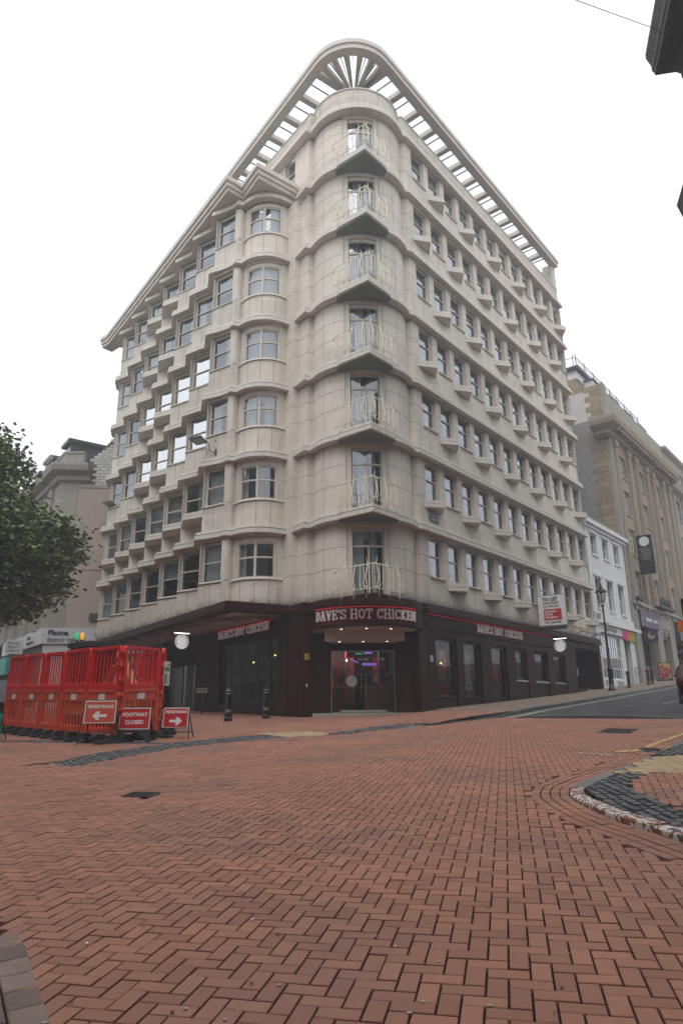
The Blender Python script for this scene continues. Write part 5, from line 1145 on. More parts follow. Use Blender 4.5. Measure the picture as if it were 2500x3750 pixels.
for k in range(26): mb.prism([PB(26.7 + .64 * k, -.85), PB(27.0 + .64 * k, -.85), PB(27.0 + .64 * k, -.3), PB(26.7 + .64 * k, -.3)], 20.12, 20.36, 'tan_stone')
mb.prism([PB(27.52, .1), PB(43, .1), PB(43, .5), PB(27.52, .5)], 21.1, 23.9, 'grey_stone')
mb.build('cornice', t, fix=True)
mb = MB(); mb.prism([PB(27.0, 2.0), PB(43, 2.0), PB(43, 12), PB(27.0, 12)], 21.5, 25.4, 'tan_quoin'); mb.prism([PB(26.98, 1.9), PB(43, 1.9), PB(43, 12), PB(26.98, 12)], 25.4, 26.1, 'white_wall'); mb.prism([PB(26.7, 1.6), PB(43, 1.6), PB(43, 12), PB(26.7, 12)], 26.1, 26.35, 'steel_dark'); mb.build('roof', t)
for k in range(4):
    u = 28.6 + 3.9 * k; m_ = MB(); m_.prism([PB(u, 1.2), PB(u + 2.2, 1.2), PB(u + 2.2, 2.2), PB(u, 2.2)], 22.2, 25.6, 'white_wall'); m_.prism([PB(u - .1, 1.1), PB(u + 2.3, 1.1), PB(u + 2.3, 2.2), PB(u - .1, 2.2)], 25.6, 25.75, 'slate')
    for q in (.15, .8, 1.45): m_.prism([PB(u + q, 1.185), PB(u + q + .55, 1.185), PB(u + q + .55, 1.198), PB(u + q, 1.198)], 23.9, 25.4, 'glass_dark')
    m_.build('dormer', t)
m_ = MB(); rl = [PB(26.9, 8), PB(26.9, 1.8), PB(43, 1.8)]
for z in (27.2, 26.45): m_.tube([(*p, z) for p in rl], .03, 'iron', 5)
for i in range(2):
    a, b = Vector(rl[i]), Vector(rl[i + 1]); n = int((b - a).length / .22)
    for k in range(n + 1):
        p = a + (b - a) * k / n; big = k % 9 == 0; m_.tube([(p.x, p.y, 26.35), (p.x, p.y, 27.45 if big else 27.2)], .035 if big else .012, 'iron', 4)
m_.build('roof_railing', t)
wm_ = std_window(1.8, 1.9, 'white', nx=4, nz=4, fw=.07)
for r, (c, d) in enumerate(rows_): put_windows(t, PB, 39.3, [(a, b, c, d) for (a, b) in cols], .2, std_window(1.8, d - c, 'white', nx=4, nz=4, fw=.07), sill='tan_stone')
mb = MB()   # ground floor in darker stone
for (a, b) in ((26.9, 28.0), (32.1, 33.4), (35.6, 37.0), (42.0, 43.0)): mb.prism([PB(a, -.15), PB(b, -.15), PB(b, .6), PB(a, .6)], .8, 6.0, 'grey_stone')
mb.prism([PB(26.9, -.16), PB(43, -.16), PB(43, .6), PB(26.9, .6)], 6.0, 6.2, 'grey_stone'); mb.prism([PB(26.9, -.12), PB(43, -.12), PB(43, .6), PB(26.9, .6)], 6.2, 7.45, 'grey_stone'); mb.prism([PB(26.9, -.30), PB(43, -.30), PB(43, -.12), PB(26.9, -.12)], 7.25, 7.45, 'grey_stone')
for k in range(3): mb.prism([PB(33.45 + .1 * k, -.1 + .08 * k), PB(35.55 - .1 * k, -.1 + .08 * k), PB(35.55 - .1 * k, .6), PB(33.45 + .1 * k, .6)], 5.75 - .2 * k, 5.995 - .2 * k, 'grey_stone')
mb.prism([PB(28.0, .9), PB(32.1, .9), PB(32.1, 1.0), PB(28.0, 1.0)], .8, 6.0, 'black'); mb.prism([PB(33.4, 1.6), PB(35.6, 1.6), PB(35.6, 1.7), PB(33.4, 1.7)], .8, 6.0, 'dark_stone'); mb.prism([PB(37, .5), PB(42, .5), PB(42, .6), PB(37, .6)], .8, 6.0, 'shop_glass')
mb.build('ground_floor', t)
m_ = MB(); m_.prism([PB(31.9, -.75), PB(34.6, -.75), PB(34.6, -.1), PB(31.9, -.1)], 7.46, 7.55, 'iron')
for k in range(14): u = 31.9 + 2.7 * k / 13; m_.tube([(*PB(u, -.72), 7.5), (*PB(u, -.72), 8.2)], .02, 'iron', 4)
for k in range(5): m_.lathe([(.01, 0), (.14, .12), (.01, .24)], 'iron', c=(*PB(32.1 + .55 * k, -.72), 7.7), n=6)
m_.tube([(*PB(31.9, -.72), 8.2), (*PB(34.6, -.72), 8.2)], .03, 'iron', 5); m_.build('balcony', t)
ts = empty('cookie_shop_sign', (*PB(30, -.1), 5.6), 0, 'purple fascia sign reading insomnia cookies under a thin rail light', 'shop sign'); m_ = MB(); m_.prism([PB(28.0, -.28), PB(32.3, -.28), PB(32.3, -.17), PB(28.0, -.17)], 5.75, 6.95, 'purple_sign'); m_.build('panel', ts)
x, y = PB(30.4, -.29); text('lettering', 'insomnia', .46, 'reflector', ts, FA(x, y, 6.35, 39.3) @ Matrix.Translation((-.55, 0, 0)), ext=.01, bold=.01, sx=.82, align='CENTER'); text('lettering', 'cookies', .46, 'reflector', ts, FA(x, y, 6.35, 39.3) @ Matrix.Translation((1.0, 0, 0)), ext=.01, sx=.82, align='CENTER')
m_ = MB(); m_.lathe([(.001, 0), (.17, 0)], 'beige_slab', M=FA(*PB(28.35, -.29), 6.35, 39.3) @ Matrix.Rotation(R(90), 4, 'X'), n=16); m_.build('emblem', ts)
m_ = MB(); m_.tube([(*PB(27.9, -.5), 7.12), (*PB(33.6, -.5), 7.12)], .025, 'chrome', 5); m_.build('rail_light', ts)
ts = empty('blade_sign', (*PB(28.6, -.6), 5.2), 0, 'small purple projecting sign with a round cookie emblem', 'hanging sign'); W_ = FA(*PB(28.2, -.75), 5.05, 129.3); m_ = MB(); m_.box(-.50, .45, -.04, .04, -.40, .40, 'purple_sign', M=W_); m_.build('panel', ts)
m_ = MB(); m_.lathe([(.001, 0), (.24, 0)], 'beige_slab', M=W_ @ Matrix.Translation((0, -.045, -.02)) @ Matrix.Rotation(R(90), 4, 'X'), n=20); m_.lathe([(.001, 0), (.13, 0)], 'purple_sign', M=W_ @ Matrix.Translation((.07, -.047, .09)) @ Matrix.Rotation(R(90), 4, 'X'), n=20); m_.build('emblem', ts)
ts = empty('wall_banner', (*PB(29.5, -.6), 9.7), 0, 'tall black banner with white disc hanging from the tan stone front', 'banner'); W_ = FA(*PB(29.2, -.85), 11.0, 129.3)
m_ = MB(); m_.box(-.55, .55, -.01, .01, -1.45, 1.45, 'black', M=W_); m_.build('cloth', ts); m_ = MB(); m_.lathe([(.001, 0), (.36, 0)], 'reflector', M=W_ @ Matrix.Translation((0, -.015, 1.0)) @ Matrix.Rotation(R(90), 4, 'X'), n=24); m_.build('disc', ts)
m_ = MB()
for k in range(6): m_.box(-.36 + .05 * (k % 3), .36 - .04 * (k % 2), -.0145, -.0115, .40 - .15 * k, .45 - .15 * k, 'plate_grey', M=W_)
m_.build('print_lines', ts)
m_ = MB(); m_.tube([W_ @ Vector((-.7, 0, 1.5)), W_ @ Vector((.9, 0, 1.5))], .025, 'chrome', 5); m_.tube([W_ @ Vector((-.6, 0, -1.5)), W_ @ Vector((.9, 0, -1.5))], .025, 'chrome', 5); m_.build('pole', ts)
for lb, u in (('dark wall camera left of the cookie shop sign', 27.6), ('dark wall camera right of the iron balcony', 35.6)):
    m_ = MB(); c = Vector((*PB(u, -.5), 7.6)); m_.box(-.3, .3, -.12, .12, -.12, .12, 'steel_dark', M=Matrix.Translation(c) @ Matrix.Rotation(R(30), 4, 'Z') @ Matrix.Rotation(R(15), 4, 'Y')); m_.tube([c, Vector((*PB(u, 0), 7.45))], .04, 'steel_dark', 5); tag(m_.build('wall_camera'), lb, 'security camera')
for lb, u, z, txt in (('yellow and blue poster in the cookie shop window', 30.0, 4.2, 'plate_yellow'),):
    m_ = MB(); m_.prism([PB(u, .80), PB(u + .8, .80), PB(u + .8, .84), PB(u, .84)], z, z + .6, txt); m_.prism([PB(u, .80), PB(u + .8, .80), PB(u + .8, .84), PB(u, .84)], z - .62, z - .02, 'sign_pale'); tag(m_.build('poster'), lb, 'poster')
# grey shop sign and pale building further up
t = building('pale_stone_building', (*RP(55, .3), 3), 'pale stone building furthest up the hill at the right edge', 'building')
cols2 = [(45.2 + 3.0 * k, 46.5 + 3.0 * k) for k in range(11)]; rows2 = [(21.2, 22.6), (17.2, 19.2), (13.2, 15.6), (9.0, 11.6)]
mb = MB(); PP = lambda u, i: RP(u, .35 + i); fill_wall(mb, PP, 43.05, 80, 2, 23.4, [(a, b, c, d) for (c, d) in rows2 for (a, b) in cols2], 'grey_stone'); mb.prism([PP(43.1, .8), PP(80, .8), PP(80, 12), PP(43.1, 12)], 1, 23.3, 'dark_room')
mb.build('wall', t); mb = MB(); mb.sweep([PP(43.05, .5), PP(43.05, 0), PP(80, 0)], [(0, 19.6), (.5, 19.9), (.6, 20.4), (-.1, 20.5), (-.1, 19.6)], 'grey_stone'); mb.sweep([PP(43.05, .5), PP(43.05, 0), PP(80, 0)], [(0, 23.3), (.35, 23.6), (.35, 23.9), (-.5, 23.9), (-.5, 23.3)], 'grey_stone')
for k in range(12): mb.prism([PP(44 + 3 * k, -.12), PP(44.6 + 3 * k, -.12), PP(44.6 + 3 * k, -.003), PP(44 + 3 * k, -.003)], 8.0, 19.58, 'grey_stone')
mb.build('cornice', t, fix=True)
for (c, d) in rows2: put_windows(t, PP, 39.3, [(a, b, c, d) for (a, b) in cols2[:7]], .2, std_window(1.3, d - c, 'white', nx=1, nz=2), sill='grey_stone')
m_ = MB(); m_.prism([PP(47, 3), PP(60, 3), PP(60, 9), PP(47, 9)], 23.4, 26.3, 'slate'); m_.build('roof', t)
ts = empty('grey_shop_sign', (*RP(40, .1), 6), 0, 'dark grey fascia sign with pale letters at the right edge of the photo', 'shop sign'); m_ = MB(); m_.prism([PB(37.2, -.5), PB(41.8, -.5), PB(41.8, -.17), PB(37.2, -.17)], 5.4, 6.9, 'steel_dark'); m_.prism([PB(37.2, -.8), PB(41.8, -.8), PB(41.8, -.2), PB(37.2, -.2)], 4.9, 5.3, 'black'); m_.build('panel', ts)
text('lettering', 'EAT', .55, 'reflector', ts, FA(*PB(38.6, -.51), 6.2, 39.3), ext=.01)
# building on the left with the plasma donor centre
t = building('plasma_centre_building', (-20, 46, .5), 'grey stone corner building at the left with pinkish rendered side wall and dormers', 'building')
ql = Vector((-19.05, 44.0)); qa = -36.5; qd_ = Vector((sin(R(qa)), cos(R(qa)))); qn = Vector((-cos(R(qa)), -sin(R(-qa)))) 
qn = Vector((-qd_.y, qd_.x)); qs = Vector((sin(R(84)), cos(R(84)))); qi = Vector((-qs.y, qs.x))
def QP(u, i): p = ql + qd_ * u - qn * i; return (p.x, p.y)      # u increases away to the left
QW = [(3.4 + 3.3 * k, 4.9 + 3.3 * k, c, d) for k in range(8) for (c, d) in ((11.8, 14.6), (6.4, 10.2))]
mb = MB()
def QR(u, i): return QP(u, i)
fill_wall(mb, QR, 0, 30, 5.4, 15.6, QW, 'grey_stone', t=.5)
mb.prism([QP(.6, .9), QP(30, .9), QP(30, 9), (ql + qs * 9 + qi * 9).to_tuple()[:2], (ql + qs * 5 + qi * 1.2).to_tuple()[:2], (ql + qs * 1.2 + qi * .9).to_tuple()[:2]], -.5, 15, 'dark_room')
mb.build('wall', t, fix=True)
sw = [t2(ql), t2(ql + qs * 1.25)]
mb = MB(); mb.sweep([t2(ql), t2(ql + qs * 1.15)], [(0, 5.4), (-.5, 5.4), (-.5, 15.4), (0, 15.4)], 'grey_stone'); mb.sweep([t2(ql + qs * 1.15), t2(ql + qs * 9)], [(-.04, 5.4), (-.5, 5.4), (-.5, 15.2), (-.04, 15.2)], 'render_pink')
mb.sweep([t2(ql + qs * 1.7), t2(ql + qs * 9)], [(-.04, 15.2), (-.5, 15.2), (-.5, 16.1), (-.04, 16.1)], 'stone_joint')
g0, g1 = ql + qs * 1.5 + qi * .06, ql + qs * 9 + qi * .06; k = Vector((0, 0)) + qi * .4
V_ = [(*g0, 15.9), (*g1, 15.9), (*g1, 25.5), (*g0, 16.6)]; V2 = [(v[0] + k.x, v[1] + k.y, v[2]) for v in V_]; mb.add(V_ + V2, [(0, 1, 2, 3), (7, 6, 5, 4), (3, 2, 6, 7), (0, 3, 7, 4), (1, 5, 6, 2)], 'stone_joint')
for z in (14.9, 9.2): mb.sweep([t2(ql + qs * 1.3), t2(ql + qs * 9)], [(-.02, z), (-.05, z), (-.05, z + .05), (-.02, z + .05)], 'stone_joint')
mb.build('side_wall', t, fix=True)
m_ = MB(); rg = random.Random(4); z = 15.15; r_ = 0       # coursed white glazed brick
while z < 22.5:
    u = 1.75 + (.25 if r_ % 2 else 0); umin = 1.75 if z < 16.6 else 1.5 + (z - 16.6) * .843
    while u < 8.8:
        if u > umin: a = ql + qs * u + qi * (.035 - .01); b = a + qs * .47; m_.add([(a.x, a.y, z), (b.x, b.y, z), (b.x, b.y, z + .19), (a.x, a.y, z + .19)], [(0, 1, 2, 3)], 'white_brick')
        u += .5
    z += .215; r_ += 1
m_.build('brickwork', t)
mb = MB(); mb.sweep([QP(30, 0), t2(ql), t2(ql + qs * 1.9)], [(0, 15.25), (.25, 15.4), (.3, 15.7), (.75, 15.95), (.85, 16.3), (.85, 16.45), (-.3, 16.5), (-.3, 15.25)], 'grey_stone'); mb.sweep([QP(30, 0), QP(.2, .1), t2(ql + qs * 1.3 + qi * .1)], [(0, 16.5), (-.4, 16.5), (-.4, 17.6), (.08, 17.6), (.08, 17.45), (0, 17.4)], 'grey_stone')
mb.build('cornice', t, fix=True)
mb = MB(); p = [QP(.5, .6), QP(30, .6), QP(30, 6), t2(ql + qs * 8 + qi * 6)]; mb.prism(p, 15.6, 16.9, 'slate')
mb.add([(*QP(.8, 1.0), 16.9), (*QP(30, 1.0), 16.9), (*QP(30, 6), 23.5), (*t2(ql + qs * 7.5 + qi * 5), 23.5)], [(0, 1, 2, 3)], 'slate'); mb.build('roof', t)
for k in range(6):
    u = 1.6 + 4.2 * k; m_ = MB(); m_.prism([QP(u, .8), QP(u + 1.5, .8), QP(u + 1.5, 3.2), QP(u, 3.2)], 16.7, 18.9, 'slate'); m_.prism([QP(u - .25, .5), QP(u + 1.75, .5), QP(u + 1.75, 3.4), QP(u - .25, 3.4)], 18.9, 19.15, 'steel_dark')
    m_.prism([QP(u + .3, .76), QP(u + 1.2, .76), QP(u + 1.2, .79), QP(u + .3, .79)], 17.5, 18.7, 'sign_pale'); m_.build('dormer', t)
m_ = MB(); m_.prism([QP(13, 2), QP(15, 2), QP(15, 3.2), QP(13, 3.2)], 17, 21.5, 'grey_stone'); m_.prism([QP(12.8, 1.8), QP(15.2, 1.8), QP(15.2, 3.4), QP(12.8, 3.4)], 21.5, 21.8, 'grey_stone'); m_.build('chimney', t)
qaz = math.degrees(math.atan2(-qd_.x, -qd_.y))
for (a, b, c, d) in QW:
    x, y = QP(b, .3); ms_ = std_window(1.5, d - c, 'plate_grey', nx=2, nz=3); o = inst('window', ms_[0], t, FA(x, y, c, qaz)); inst('pane', ms_[1], o, FA(x, y, c, qaz))
mb = MB()
for k in range(9): mb.prism([QP(1.6 + 3.3 * k, -.18), QP(2.6 + 3.3 * k, -.18), QP(2.6 + 3.3 * k, -.002), QP(1.6 + 3.3 * k, -.002)], 5.4, 15.24, 'grey_stone')
mb.build('pilasters', t, fix=True)
m_ = MB(); m_.sweep([t2(ql), t2(ql + qs * 9)], [(0, -.5), (-.3, -.5), (-.3, 4.4), (0, 4.4)], 'sign_pale'); m_.prism([t2(ql + qs * 2.2 - qi * .02), t2(ql + qs * 3.6 - qi * .02), t2(ql + qs * 3.6), t2(ql + qs * 2.2)], 2.2, 4.0, 'glass_dark')
m_.sweep([QP(30, 0), QP(.01, 0)], [(0, -.5), (-.3, -.5), (-.3, 4.4), (0, 4.4)], 'dark_stone'); m_.build('ground_floor', t, fix=True)
m_ = MB(); W_ = FA(*t2(ql + qs * 3.0 - qi * .03), 6.15, 84); m_.box(-.3, .3, -.1, 0, -.25, .2, 'steel_dark', M=W_); m_.build('vent', t)
ts = empty('plasma_sign', (-17, 43.8, 4.9), 0, 'long white fascia sign reading Plasma donor centre on the left building', 'shop sign')
m_ = MB(); m_.sweep([QP(12, 0), t2(ql), t2(ql + qs * 9)], [(.12, 4.42), (-.2, 4.42), (-.2, 5.40), (.12, 5.40)], 'sign_pale'); m_.build('panel', ts, fix=True)
W_ = FA(*t2(ql - qi * .14), 0, 84); text('lettering', 'Plasma', .46, 'plate_blue', ts, W_ @ Matrix.Translation((.28, 0, 5.10)), ext=.01, bold=.012, align='LEFT'); text('lettering', 'donor centre', .44, 'steel_dark', ts, W_ @ Matrix.Translation((.25, 0, 4.68)), ext=.01, align='LEFT'); text('lettering', 'NHS', .36, 'plate_blue', ts, W_ @ Matrix.Translation((3.15, 0, 4.95)), ext=.01, align='LEFT')
W_ = FA(*QP(4.4, -.14), 0, qaz); text('lettering', 'Plasma', .36, 'plate_blue', ts, W_ @ Matrix.Translation((.4, 0, 5.08)), ext=.01, bold=.01, align='LEFT'); text('lettering', 'donor centre', .36, 'steel_dark', ts, W_ @ Matrix.Translation((.4, 0, 4.72)), ext=.01, align='LEFT')
ts = empty('plasma_blade_sign', (*QP(4.6, -.8), 4.6), 0, 'small white projecting sign reading Plasma donor centre on a bracket', 'hanging sign'); W_ = FA(*QP(4.6, -.75), 4.55, 70); m_ = MB(); m_.box(-.55, .55, -.04, .04, -.48, .48, 'sign_pale', M=W_); m_.build('panel', ts)
for k, s_ in enumerate(('Plasma', 'donor', 'centre')): text('lettering', s_, .27, 'plate_blue' if k == 0 else 'steel_dark', ts, W_ @ Matrix.Translation((-.42, -.05, .24 - .24 * k)), ext=.002, align='LEFT')
m_ = MB(); m_.prism([QP(8, -.5), QP(16, -.5), QP(16, 0), QP(8, 0)], 2.9, 4.1, 'teal'); m_.prism([QP(16, -.5), QP(28, -.5), QP(28, 0), QP(16, 0)], 2.9, 4.1, 'black'); tag(m_.build('shop_awning'), 'dark green and black shop fascia far down the left street', 'awning')
# building on the near right corner (only its cornices reach into the picture) and the block behind the camera, both seen in the shop windows
t = building('near_corner_building', (12, 8, -1), 'dark stone building whose two heavy cornices overhang the top right of the photo', 'building')
nc = [(9.6, -3.5), (9.0, 2), (8.75, 7), (9.05, 11), (9.9, 15.0), (10.4, 15.5), (21, 28.5)]
nc = [(12, -4.5), (10.2, 0), (9.2, 5), (9.0, 9), (9.25, 12.2), (9.95, 14.9), (10.5, 15.4), (22, 29.6)]
ncr = nc[::-1]
mb = MB(); mb.sweep(ncr, [(0, -1.5), (-.6, -1.5), (-.6, 19.5), (0, 19.5)], 'dark_stone'); mb.prism([(24, 30), (10.9, 15.6), (10.3, 14.8), (9.7, 12), (9.5, 9), (9.8, 5), (10.8, 0), (12.6, -4), (30, -12), (40, 20)], -1.5, 19.4, 'dark_stone'); mb.build('wall', t, fix=True)
mb = MB(); mb.sweep(ncr[2:], [(0, 16.6), (.14, 16.7), (.14, 16.9), (.3, 17.05), (.3, 17.2), (.42, 17.3), (.95, 17.34), (.98, 17.46), (1.02, 17.5), (1.02, 17.7), (1.12, 18.0), (1.12, 18.15), (-.3, 18.3), (-.3, 17.0)], 'dark_stone'); 
mb.sweep(ncr[2:], [(0, 12.0), (.25, 12.3), (.9, 12.5), (1.0, 12.9), (-.2, 13.0), (-.2, 12.2)], 'dark_stone')
mb.build('cornice', t, fix=True)
for k, (x, y, az_) in enumerate(((9.55, 6.5, 185), (9.2, 10.3, 178), (10.4, 2.5, 195), (13.5, 19.0, 219), (16.5, 22.7, 219))):
    ms_ = std_window(1.3, 2.6, 'white', nx=1, nz=2)
    for z in (3.2, 8.4, 13.6): W_ = FA(x - .25, y, z, az_); o = inst('window', ms_[0], t, W_); inst('pane', ms_[1], o, W_)
t = building('pale_classical_block', (-2, -14, -1.5), 'pale classical block behind the camera, seen only as a reflection in the shop glass', 'building')
bl = [(-62, 74), (-16.5, 11), (-13, 3), (-10.5, -8), (9, -12), (26, -16)]
mb = MB(); mb.sweep(bl[::-1], [(0, -2), (-8, -2), (-8, 18.5), (0, 18.5)], 'grey_stone'); mb.build('wall', t, fix=True)
mb = MB()
for (z, d) in ((3.4, .5), (8.2, .3), (17.4, 1.0)): mb.sweep(bl[::-1], [(0, z), (d * .6, z + .1), (d, z + .5), (d, z + .7), (-.1, z + .75), (-.1, z)], 'white_wall')
mb.build('cornice', t, fix=True)
ms_ = std_window(1.3, 2.6, 'dark_stone', nx=1, nz=2)
for i in range(len(bl) - 1):
    a, b = Vector(bl[i]), Vector(bl[i + 1]); d = (b - a).normalized(); n = int(min((b - a).length, 30) / 3.2); o_ = Vector((-d.y, d.x)) 
    for k in range(n):
        p = b - d * (1.2 + 3.2 * k) + o_ * .06; az_ = math.degrees(math.atan2(-d.x, -d.y))
        for z in (-.6, 4.6, 9.2, 13.2): W_ = FA(p.x, p.y, z, az_); o = inst('window', ms_[0], t, W_); inst('pane', ms_[1], o, W_)
# overhead wire
m_ = MB(); A_, B_ = Vector((.3 * 8, 12.5, 17.6)), Vector((9.95, 14.2, 17.55)); A_ = Vector((-13.0, 8.0, 13.2))
A_ = Vector((.467, 1, 1.337)) * 11.5; B_ = Vector((.662, 1, 1.234)) * 14.1; D_ = B_ - A_
m_.tube([A_ - D_ * 4 + Vector((0, 0, 0)), A_, B_, B_ + D_ * .12], .009, 'plate_blue', 5); tag(m_.build('overhead_cable'), 'thin dark cable crossing the sky at the top right', 'cable')
#@@STREET
# ------------------------------------------------------------------ plastic safety barriers round the digger
def copy_tree(o, W, label=None, keep=True):
    """copy a thing with its parts; W = new world matrix of the root"""
    c = o.copy(); COL.objects.link(c); c.matrix_world = W; WM[c.name] = W.copy()
    if label: c['label'] = label
    def rec(src, dst):
        for ch in list(src.children):
            d = ch.copy(); COL.objects.link(d); d.parent = dst; d.matrix_parent_inverse = ch.matrix_parent_inverse.copy(); d.matrix_basis = ch.matrix_basis.copy(); rec(ch, d)
    rec(o, c); return c
BWd = 1.45
def barrier(name, m, upper):
    """one interlocking plastic barrier, 1.05 high; local x along, y depth, z up from its own foot"""
    t = empty(name, (0, 0, 0)); W_ = BWd; m_ = MB(); d = .045; H = 1.04
    def pr(poly, y0=-d, y1=d, mm=m):      # polygon in x-z, extruded in y
        n = len(poly); vs = [(x, y0, z) for x, z in poly] + [(x, y1, z) for x, z in poly]
        m_.add(vs, [tuple(range(n)), tuple(range(n, 2 * n))[::-1]] + [(i, n + i, n + (i + 1) % n, (i + 1) % n) for i in range(n)], mm)
    pr([(.02, 0), (.115, 0), (.115, H - .07), (.16, H), (.10, H), (.045, H - .05), (.02, H - .13)]); pr([(W_ - .02, 0), (W_ - .02, H - .13), (W_ - .045, H - .05), (W_ - .10, H), (W_ - .16, H), (W_ - .115, H - .07), (W_ - .115, 0)])
    pr([(.10, H - .075), (W_ - .10, H - .075), (W_ - .10, H), (.10, H)], -d - .006, d + .006)
    zb0, zb1 = (0, .115) if upper else (.80, H - .08)
    if upper:
        pr([(.115, 0), (W_ - .115, 0), (W_ - .115, .13), (.115, .13)]); lo, hi = .13, H - .075
    else:
        pr([(.115, .02), (W_ - .115, .02), (W_ - .115, .14), (.115, .14)]); pr([(.115, .76), (W_ - .115, .76), (W_ - .115, H - .076), (.115, H - .076)], -d * .6, d * .6); lo, hi = .14, .76
    n = 7; sp = (W_ - .23) / n; ds = d * .36
    for i in range(n + 1):
        x = .115 + sp * i; w = .019 if 0 < i < n else .006
        pr([(x - w, lo), (x + w, lo), (x + w, hi), (x - w, hi)], -ds, ds)
        for zc, s in ((lo, 1), (hi, -1)):
            if i < n:
                a, b = x + (w if i else .006), x + sp - .024
                pts = [(a, zc), (a, zc + s * .055), (a + .018, zc + s * .022), ((a + b) / 2, zc + s * .006), (b - .018, zc + s * .022), (b, zc + s * .055), (b, zc)]
                pr(pts if s < 0 else pts[::-1], -ds, ds)
    for k in range(8):
        for z in ((.055,) if upper else (.08,)): m_.box(.2 + .14 * k, .23 + .14 * k, -d - .008, -d, z, z + .025, m)
    m_.build('panel', t)
    for x in (0.0, W_ - .03):
        q = MB(); 
        q.lathe([(.001, .16), (.032, .164), (.032, .26), (.014, .264), (.014, .50), (.032, .504), (.032, .60), (.014, .604), (.014, .84), (.032, .844), (.032, .94), (.001, .944)], m, c=(x + .015, 0, 0), n=8)
        q.build('hinge', t)
    if not upper:
        q = MB(); q.box(W_ * .40, W_ * .60, -d * .6 - .008, -d * .6 - .002, .79, .935, 'reflector'); q.box(W_ * .40, W_ * .60, d * .6 + .002, d * .6 + .008, .79, .935, 'reflector'); q.build('reflector', t)
    return t
def foot():
    m_ = MB()
    P_ = [(-.45, 0), (-.45, .035), (-.40, .06), (-.16, .10), (-.10, .17), (.10, .17), (.16, .10), (.40, .06), (.45, .035), (.45, 0)]
    for s, (xa, xb) in enumerate(((-.13, .13),)):
        n = len(P_); vs = [(xa * (1.0 if abs(y) > .2 else .8), y, z) for y, z in P_] + [(xb * (1.0 if abs(y) > .2 else .8), y, z) for y, z in P_]
        m_.add(vs, [tuple(range(n)), tuple(range(n, 2 * n))[::-1]] + [(i, n + i, n + (i + 1) % n, (i + 1) % n) for i in range(n)], 'rubber')
    for y in (-.3, .3): m_.box(-.02, .02, y - .10, y + .12, .05, .13, 'rubber')
    return m_
GB = "red and orange plastic barriers fencing off the digger"
U0 = barrier('upper_barrier', 'barrier_red', True); L0 = barrier('lower_barrier', 'barrier_orange', False)
me_f = foot().mesh('foot'); fo = bpy.data.objects.new('foot', me_f); COL.objects.link(fo); fo.parent = L0; fo.location = (BWd * .5, 0, -.17)
fo2 = bpy.data.objects.new('foot', me_f); COL.objects.link(fo2); fo2.parent = L0; fo2.location = (BWd * .98, 0, -.17)
for o_ in (U0, L0): o_['category'] = 'barrier'; o_['group'] = GB
runs = []
LR = [(-10.42, 21.9), (-9.47, 20.9), (-8.39, 19.72), (-7.42, 18.68), (-6.38, 17.66), (-5.30, 16.66)]
nm = ['leftmost', 'second from the left', 'third from the left', 'fourth from the left', 'fifth from the left and nearest the corner']
for i in range(5): runs.append((LR[i], LR[i + 1], '%s in the long left run' % nm[i]))
runs.append(((-5.24, 16.78), (-4.72, 18.10), 'facing the three signs at the corner'))
runs.append(((-4.70, 18.22), (-5.02, 19.60), 'turning back at the right hand end with a paper notice'))
BK = [(-5.05, 19.75), (-6.0, 20.75), (-7.0, 21.75), (-8.0, 22.8), (-9.1, 23.8)]
bn = ['first from the right', 'second from the right', 'third from the right', 'last']
for i in range(2): runs.append((BK[i], BK[i + 1], '%s in the row behind the digger' % bn[i]))
for k, (a, b, s_) in enumerate(runs):
    A_, B_ = Vector(a), Vector(b); d = B_ - A_; sc_x = d.length / BWd; d.normalize(); z = G((a[0] + b[0]) / 2, (a[1] + b[1]) / 2)
    z2_ = (G(*b) - G(*a)) / (B_ - A_).length
    W_ = FR(a[0], a[1], G(*a) + .17, d.x, d.y) @ Matrix.Rotation(-math.atan(z2_), 4, 'Y') @ Matrix.Diagonal((sc_x, 1, 1, 1))
    W2_ = W_ @ Matrix.Translation((0, 0, 1.02)) @ Matrix.Rotation(R((k % 3 - 1) * .8), 4, 'Y')
    if k == 0:
        for o_, w_, s2 in ((L0, W_, 'lower orange barrier '), (U0, W2_, 'upper red barrier ')): o_.matrix_world = w_; WM[o_.name] = w_.copy(); o_['label'] = s2 + s_
    else:
        copy_tree(L0, W_, 'lower orange barrier ' + s_); copy_tree(U0, W2_, 'upper red barrier ' + s_)
W_ = FR(-4.76, 18.28, G(-4.9, 18.9) + 1.35, -.22, .97); t = empty('paper_notice', W_.translation, 0, 'white and green printed notice tied to the barrier end beside the footway closed sign', 'notice')
W_ = FR(-4.76, 18.40, G(-4.9, 18.9) + 1.25, .30, .95)
m_ = MB(); m_.box(.0, .30, -.07, -.06, 0, .62, 'reflector', M=W_); m_.box(.02, .28, -.074, -.0705, .36, .47, 'green_print', M=W_); m_.box(.03, .13, -.074, -.0705, .04, .30, 'green_print', M=W_); m_.box(.16, .28, -.074, -.0705, .50, .57, 'plate_grey', M=W_)
for k in range(6): m_.box(.15, .28, -.074, -.0705, .05 + .045 * k, .065 + .045 * k, 'plate_grey', M=W_)
m_.build('sheet', t)
